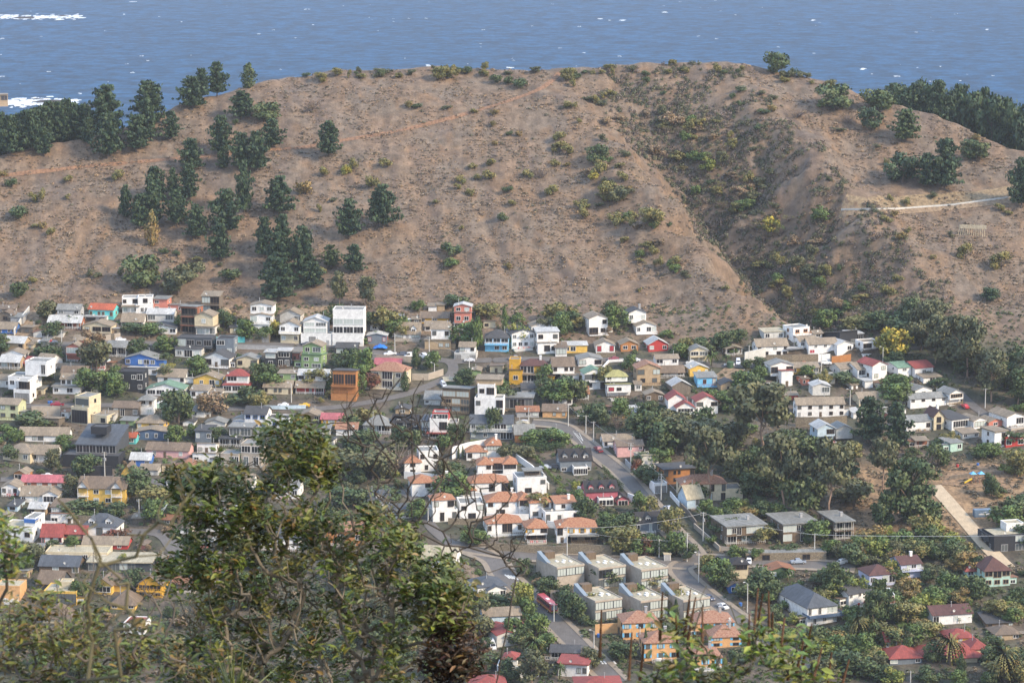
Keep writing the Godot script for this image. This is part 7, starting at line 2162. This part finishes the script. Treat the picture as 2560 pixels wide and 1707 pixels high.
# ---------------------------------------------------------------- dry grass, brush
func scatter(called: String, label: String, category: String, mesh: Mesh, spots: Array) -> void:
	var mm := MultiMesh.new()
	mm.transform_format = MultiMesh.TRANSFORM_3D
	mm.use_colors = true
	mm.mesh = mesh
	mm.instance_count = spots.size()
	for k in spots.size():
		mm.set_instance_transform(k, spots[k][0])
		mm.set_instance_color(k, spots[k][1])
	var o := MultiMeshInstance3D.new()
	o.name = numbered(called)
	o.multimesh = mm
	o.material_override = leaf_mat(0.9, 0.05)
	add_child(o)
	tag(o, label, category)
	o.set_meta("kind", "stuff")

func clump(count: int, size: float, flat: float, s: int) -> ArrayMesh:
	var r := RandomNumberGenerator.new()
	r.seed = s
	var lf := Leaves.new(r)
	for k in count:
		var d := Vector3(r.randfn(), absf(r.randfn()), r.randfn()).normalized()
		lf.leaf(d * Vector3(0.5, flat, 0.5) * pow(r.randf(), 0.4), d, size, Color(1, 1, 1))
	return lf.mesh()

func build_scrub() -> void:
	rng.seed = 90
	var grass := []
	var brush := []
	var under := []
	var n := FastNoiseLite.new()
	n.seed = 31
	n.frequency = 0.035
	n.fractal_octaves = 3
	for k in 72000:
		var px := rng.randf_range(-200, 2760)
		var py := rng.randf_range(150, 790)
		var ridge := lookup(RIDGE, px)
		if py < ridge + 2.0: continue
		var d := rough_hit(px, py)
		var p := Vector3(d.x, ground_y(d.x, d.y), d.y)
		var q := absf(line_distance(ravine_line, d).x)
		var dens := n.get_noise_2d(p.x, p.z)
		var side := line_distance(ravine_line, d).x
		if q < (20.0 if side > 0.0 else 54.0) and rng.randf() < pow(1.0 - q / (20.0 if side > 0.0 else 54.0), 0.8) + 1.1 * dens:
			var s := rng.randf_range(1.1, 2.8)
			var c := rgb([[0.125, 0.100, 0.078], [0.085, 0.085, 0.045], [0.110, 0.105, 0.060], [0.070, 0.080, 0.040], [0.135, 0.105, 0.085]][rng.randi() % 5])
			brush.append([Transform3D(Basis(Vector3.UP, rng.randf() * TAU).scaled(Vector3(s, s * rng.randf_range(0.6, 1.0), s)), p), c * rng.randf_range(1.0, 1.5)])
		elif rng.randf() < 0.5 + dens * 1.3:
			var s := rng.randf_range(0.5, 1.4) * (1.0 if rng.randf() < 0.9 else 1.9)
			var c := rgb([[0.150, 0.108, 0.078], [0.210, 0.155, 0.105], [0.110, 0.082, 0.060], [0.235, 0.155, 0.085], [0.085, 0.078, 0.048]][rng.randi() % 5])
			grass.append([Transform3D(Basis(Vector3.UP, rng.randf() * TAU).scaled(Vector3(s, s * 0.55, s)), p), c * rng.randf_range(1.0, 1.45)])
	for k in 26000:
		var px := rng.randf_range(-100, 2660)
		var py := rng.randf_range(760, 1740)
		if occ.get(Vector2i(int(px / 8), int(py / 8)), 1e9) < 1e9 : continue
		var p := hit(px, py)
		var s := rng.randf_range(0.6, 1.8) * (1.0 if rng.randf() < 0.72 else 1.7)
		var dry: bool = (px > 2050 and py > 1140 and py < 1340) or n.get_noise_2d(p.x, p.z) > 0.18
		var c := rgb([[0.150, 0.120, 0.080], [0.125, 0.105, 0.072], [0.170, 0.130, 0.085]][rng.randi() % 3] if dry else [[0.055, 0.078, 0.030], [0.070, 0.085, 0.036], [0.085, 0.085, 0.045], [0.065, 0.095, 0.030]][rng.randi() % 4])
		under.append([Transform3D(Basis(Vector3.UP, rng.randf() * TAU).scaled(Vector3(s, s * 0.6, s)), p), c * rng.randf_range(1.0, 1.5)])
	scatter("dry_grass", "dry brown grass tufts covering the hill", "grass", clump(16, 0.42, 0.7, 3), grass)
	scatter("brush", "grey brown and olive brush filling the ravine", "brush", clump(46, 0.30, 0.9, 4), brush)
	scatter("undergrowth", "low weeds and ground plants between the gardens", "undergrowth", clump(26, 0.36, 0.8, 5), under)

# ---------------------------------------------------------------- the bushes in front of the viewer
func leaf_shape(l: float, w: float) -> ArrayMesh:   # a folded, drooping leaf along -z
	var key := "leaf %.3f %.3f" % [l, w]
	if not meshes.has(key):
		var b := MB.new()
		var rows := [[0.0, 0.12], [0.35, 1.0], [0.7, 0.8], [1.0, 0.0]]
		for k in 3:
			for s in [-1.0, 1.0]:
				var z0: float = -l * rows[k][0]
				var z1: float = -l * rows[k + 1][0]
				var y0: float = -0.18 * l * rows[k][0] * rows[k][0]
				var y1: float = -0.18 * l * rows[k + 1][0] * rows[k + 1][0]
				var x0: float = s * w * 0.5 * rows[k][1]
				var x1: float = s * w * 0.5 * rows[k + 1][1]
				if rows[k + 1][1] > 0.0:
					b.quad(Vector3(0, y0, z0), Vector3(x0, y0 + absf(x0) * 0.4, z0), Vector3(x1, y1 + absf(x1) * 0.4, z1), Vector3(0, y1, z1), Vector3.UP)
				else:
					b.tri(Vector3(0, y0, z0), Vector3(x0, y0 + absf(x0) * 0.4, z0), Vector3(0, y1, z1), Vector3.UP)
		meshes[key] = b.mesh()
	return meshes[key]

# Grows a branch system from a foot to every tip; returns the meshes of the wood.
func grow(foot: Vector3, tips: Array, r: RandomNumberGenerator, thin: float, thick: float) -> ArrayMesh:
	var pts := [foot]
	var par := [-1]
	var carried := [0]
	tips.sort_custom(func(a, b): return foot.distance_squared_to(a) < foot.distance_squared_to(b))
	var ends := []
	for t in tips:
		var best := -1
		var cost := 1e9
		for k in range(0, pts.size(), 1 if pts.size() < 400 else 3):
			var c: float = pts[k].distance_to(t) + 0.35 * absf(minf(0.0, t.y - pts[k].y - 0.05)) + 0.22 * pts[k].distance_to(foot)
			if c < cost:
				cost = c
				best = k
		var a: Vector3 = pts[best]
		var n := maxi(int(a.distance_to(t) / 0.09), 2)
		var bow := Vector3(r.randfn(), r.randfn() - 0.4, r.randfn()) * a.distance_to(t) * 0.10
		for k in n:
			var f := (k + 1.0) / n
			pts.append(a.lerp(t, f) + bow * sin(PI * f) + (Vector3(r.randfn(), r.randfn(), r.randfn()) * 0.007 if k < n - 1 else Vector3.ZERO))
			par.append(best)
			carried.append(0)
			best = pts.size() - 1
		ends.append(best)
	for e in ends:
		var k: int = e
		while k >= 0:
			carried[k] += 1
			k = par[k]
	var b := MB.new()
	for k in range(1, pts.size()):
		var p: int = par[k]
		var r0 := minf(thin * pow(float(carried[p]), 0.42), thick)
		var r1 := minf(thin * pow(float(carried[k]), 0.42), thick)
		b.tube(pts[p] - foot, pts[k] - foot, r1 * 1.0 if r0 > r1 * 1.6 else r0, r1, 6 if r1 > thin * 2.0 else 4)
	return b.mesh()

func leafy(root: Node3D, foot: Vector3, tips: Array, per_tip: int, l: float, w: float, cols: Array, r: RandomNumberGenerator, singles: int) -> void:
	var spots := []
	for t in tips:
		var c: Color = rgb(cols[r.randi() % cols.size()])
		for k in per_tip:
			var a := r.randf() * TAU
			var d := Vector3(cos(a), r.randf_range(-0.35, 1.0), sin(a)).normalized()
			var at: Vector3 = t - foot + Vector3(r.randfn(), r.randfn() - 0.5, r.randfn()) * l * 0.55
			var s := r.randf_range(0.6, 1.15)
			var bs := Basis.looking_at(d, Vector3(r.randfn() * 0.5, 1, r.randfn() * 0.5).normalized()).scaled(Vector3.ONE * s)
			var g := r.randf_range(0.6, 1.4)
			var col := c
			if r.randf() < 0.07: col = c.lerp(Color(0.17, 0.09, 0.025), 0.7)
			spots.append([Transform3D(bs, at), Color(col.r * g, col.g * g, col.b * g)])
	spots.sort_custom(func(p, q): return p[0].origin.z > q[0].origin.z)
	var mesh := leaf_shape(l, w)
	for k in mini(singles, spots.size()):
		var tone: Color = spots[k][1]
		tone = Color(snappedf(tone.r, 0.03) + 0.012, snappedf(tone.g, 0.03) + 0.012, snappedf(tone.b, 0.02) + 0.006)
		var key := "leaf tone %s" % tone
		if not mats.has(key):
			var m: StandardMaterial3D = leaf_mat(0.5, 0.2).duplicate()
			m.vertex_color_use_as_albedo = false
			m.albedo_color = tone.linear_to_srgb()
			mats[key] = m
		var o := part("leaf", mesh, mats[key], root)
		o.transform = spots[k][0]
	var rest := spots.slice(mini(singles, spots.size()))
	if rest.is_empty(): return
	var mm := MultiMesh.new()
	mm.transform_format = MultiMesh.TRANSFORM_3D
	mm.use_colors = true
	mm.mesh = mesh
	mm.instance_count = rest.size()
	for k in rest.size():
		mm.set_instance_transform(k, rest[k][0])
		mm.set_instance_color(k, rest[k][1])
	var mi := MultiMeshInstance3D.new()
	mi.name = "leaves"
	mi.multimesh = mm
	mi.material_override = leaf_mat(0.5, 0.2)
	mi.set_meta("kind", "stuff")
	root.add_child(mi, true)

func cloud_of_tips(lobes: Array, dist: float, deep: float, r: RandomNumberGenerator) -> Array:   # lobes: x, y, radius in pixels, how many
	var out := []
	for q in lobes:
		for k in q[3]:
			var a := r.randf() * TAU
			var f: float = sqrt(r.randf()) * q[2]
			out.append(at_distance(q[0] + cos(a) * f, q[1] + sin(a) * f * 0.9, dist + r.randf_range(-deep, deep)))
	return out

func bush(label: String, px: float, dist: float, lobes: Array, deep: float, per_tip: int, l: float, w: float, cols: Array, bark: Array, singles: int, s: int, bare := [], thick := 0.02) -> void:
	var r := RandomNumberGenerator.new()
	r.seed = s
	var fp := at_distance(px, 1700, dist)
	var foot := Vector3(fp.x, ground_y(fp.x, fp.z) - 0.05, fp.z)
	var tips := cloud_of_tips(lobes, dist, deep, r)
	var bare_tips := cloud_of_tips(bare, dist, deep, r)
	var o := thing("bush" if l > 0.0 else "bare_bush", label, "bush", foot, 0.0, "bushes in front of the viewer")
	var all := tips.duplicate()
	all.append_array(bare_tips)
	all.push_front(Vector3(foot.x, foot.y + 0.6, foot.z))
	part("branches", grow(foot, all, r, 0.0016, thick), mat(rgb(bark), "plain", 0.4, 0.95), o)
	if per_tip > 0:
		leafy(o, foot, tips, per_tip, l, w, cols, r, singles)

func build_foreground() -> void:
	var green := [[0.080, 0.108, 0.016], [0.060, 0.084, 0.015], [0.108, 0.122, 0.020], [0.046, 0.062, 0.014], [0.115, 0.105, 0.026]]
	var yellowish := [[0.15, 0.17, 0.02], [0.11, 0.15, 0.02], [0.18, 0.17, 0.03], [0.07, 0.11, 0.02]]
	var bark := [0.085, 0.070, 0.050]
	bush("large leafy grey stemmed bush screening the lower houses", 930, 12.0, [[745, 1115, 80, 46], [690, 1090, 44, 14], [800, 1160, 50, 18], [500, 1215, 70, 26], [560, 1190, 50, 14], [440, 1190, 30, 6], [620, 1230, 60, 18], [700, 1260, 80, 22], [520, 1330, 90, 34], [460, 1440, 70, 24], [560, 1440, 60, 16], [620, 1340, 70, 18], [760, 1350, 90, 20],
		[880, 1330, 70, 16], [960, 1290, 50, 12], [1010, 1340, 46, 12], [980, 1400, 60, 12], [1090, 1440, 76, 32], [1140, 1470, 40, 12], [1040, 1500, 60, 18], [1150, 1540, 40, 10], [1090, 1570, 50, 12], [680, 1460, 80, 14], [820, 1460, 90, 14], [560, 1560, 90, 18], [700, 1600, 100, 16], [880, 1580, 100, 14], [480, 1640, 80, 16], [640, 1690, 90, 14], [800, 1690, 90, 12], [980, 1650, 70, 12]],
		0.30, 27, 0.042, 0.0170, green, [0.19, 0.16, 0.115], 300, 12, [[700, 1400, 170, 90], [850, 1400, 190, 110], [800, 1560, 230, 150], [600, 1500, 160, 80], [950, 1500, 150, 70], [700, 1650, 250, 120], [520, 1600, 130, 60], [600, 1260, 150, 40], [900, 1290, 120, 30]], 0.012)
	bush("nearly leafless dark twigged bush rising before the tiled village", 1010, 12.6, [], 0.3, 0, 0.0, 0.0, [], [0.055, 0.045, 0.035], 0, 44,
		[[900, 990, 60, 19], [1000, 960, 60, 17], [860, 1060, 60, 17], [940, 1090, 70, 19], [1040, 1060, 60, 19], [1100, 1010, 40, 11], [1090, 1120, 50, 15], [1150, 1060, 40, 9], [1180, 1180, 60, 17], [1240, 1240, 50, 13], [1200, 1290, 50, 13], [1280, 1400, 50, 13], [1230, 1380, 60, 15], [1150, 1340, 50, 13], [1060, 1220, 60, 13], [960, 1200, 60, 13], [1020, 1300, 40, 9], [1300, 1330, 30, 7]], 0.0042)
	bush("withered dark brown branch of dead leaves at the bush's edge", 1140, 11.8, [[1130, 1560, 50, 16], [1140, 1620, 66, 30], [1110, 1680, 60, 24], [1160, 1650, 40, 14]], 0.12, 16, 0.045, 0.016, [[0.045, 0.024, 0.014], [0.065, 0.036, 0.018], [0.030, 0.018, 0.012]], [0.045, 0.030, 0.020], 120, 13, [], 0.012)
	bush("yellow green leafy shoots entering beside the cream block house", -40, 8.0, [[10, 1330, 34, 9], [24, 1390, 26, 8], [-10, 1290, 20, 5], [10, 1420, 20, 5]], 0.1, 10, 0.034, 0.013, yellowish, bark, 60, 14, [], 0.005)
	bush("tangled green bush with pale dead stems in the lower corner", 150, 9.0, [[100, 1570, 80, 22], [200, 1560, 60, 16], [60, 1640, 80, 22], [180, 1660, 90, 24], [280, 1640, 70, 16], [350, 1600, 60, 12], [40, 1530, 40, 9], [330, 1690, 90, 14], [420, 1650, 60, 10], [120, 1480, 30, 6]], 0.25, 15, 0.036, 0.0135, [[0.095, 0.115, 0.016], [0.14, 0.14, 0.018], [0.06, 0.08, 0.016], [0.12, 0.085, 0.026]], [0.13, 0.11, 0.09], 200, 15,
		[[250, 1480, 120, 12], [100, 1600, 140, 18], [300, 1560, 140, 16], [400, 1480, 80, 8]], 0.006)
	bush("thin out of focus twigs close before the brown roofed houses", 300, 5.0, [], 0.1, 0, 0.0, 0.0, [], [0.115, 0.100, 0.050], 0, 16, [[230, 1330, 40, 4], [380, 1330, 60, 5], [300, 1420, 60, 4], [210, 1440, 40, 3], [420, 1240, 50, 3], [450, 1180, 30, 2], [170, 1250, 30, 2], [340, 1520, 60, 4], [250, 1580, 40, 3]], 0.0035)
	# the shrub with upright seed spikes
	var r := RandomNumberGenerator.new()
	r.seed = 19
	var d := 8.5
	var lobes := [[1712, 1570, 30, 7], [1740, 1640, 46, 13], [1690, 1680, 50, 12], [1800, 1695, 40, 8], [1880, 1560, 30, 9], [1915, 1600, 40, 12], [1960, 1650, 46, 13], [2015, 1590, 26, 6], [2000, 1690, 50, 12], [2060, 1700, 34, 7], [1870, 1650, 30, 6], [1640, 1700, 24, 5], [1660, 1550, 16, 3]]
	bush("shrub with fresh leaves and upright brown seed spikes", 1860, d, lobes, 0.15, 7, 0.040, 0.018, yellowish, [0.10, 0.09, 0.06], 250, 18, [[1800, 1600, 160, 16]], 0.006)
	var root: Node3D = get_child(get_child_count() - 1)
	for q in [[1657, 1480, 1650, 1600], [1727, 1473, 1712, 1590], [1740, 1492, 1720, 1600], [1757, 1512, 1756, 1620], [1690, 1535, 1694, 1640], [1580, 1580, 1572, 1700], [1610, 1610, 1600, 1700], [1896, 1470, 1886, 1580], [1908, 1484, 1890, 1590], [1922, 1478, 1924, 1580], [1874, 1535, 1872, 1620], [1932, 1530, 1930, 1620], [1962, 1545, 1950, 1650], [2031, 1558, 2008, 1660], [2056, 1618, 2034, 1700], [2080, 1630, 2070, 1710], [2124, 1648, 2106, 1712], [1990, 1625, 1970, 1700], [2010, 1600, 1990, 1690], [1504, 1525, 1500, 1640]]:
		var a := at_distance(q[2], q[3], d + r.randf_range(-0.1, 0.1))
		var b := at_distance(q[0], q[1], d)
		var m := MB.new()
		var n := 18
		for k in n:      # a knobbly spike
			var p0 := a.lerp(b, float(k) / n)
			var p1 := a.lerp(b, (k + 1.0) / n)
			var w := 0.0056 * (1.0 - 0.55 * k / n)
			m.tube(p0 - root.position, p1 - root.position, w * r.randf_range(0.8, 1.3), w * r.randf_range(0.7, 1.1), 6)
		part("seed_spike", m.mesh(), mat(Color(0.105, 0.048, 0.020), "plain", 0.05), root)
	# stiff blades of a rosette plant at the lower edge
	var rp := at_distance(585, 1735, 9.5)
	var o := thing("rosette_plant", "stiff narrow green blades of a rosette plant under the bush", "plant", Vector3(rp.x, ground_y(rp.x, rp.z), rp.z), 0.0)
	for k in 34:
		var b := MB.new()
		var a := at_distance(585 + r.randf_range(-12, 12), 1760, 9.5)
		var t := at_distance(585 + r.randfn(0, 50), r.randf_range(1620, 1720), 9.5 + r.randf_range(-0.15, 0.15))
		b.tube(a - o.position, t - o.position, 0.006, 0.0008, 4)
		part("blade", b.mesh(), mat(Color(0.11, 0.13, 0.03), "plain", 0.2, 0.5), o)
	var core := MB.new()
	core.tube(Vector3(0, -0.1, 0), at_distance(585, 1750, 9.5) - o.position, 0.05, 0.03, 7)
	part("stem", core.mesh(), mat(Color(0.09, 0.07, 0.04), "plain", 0.2), o)
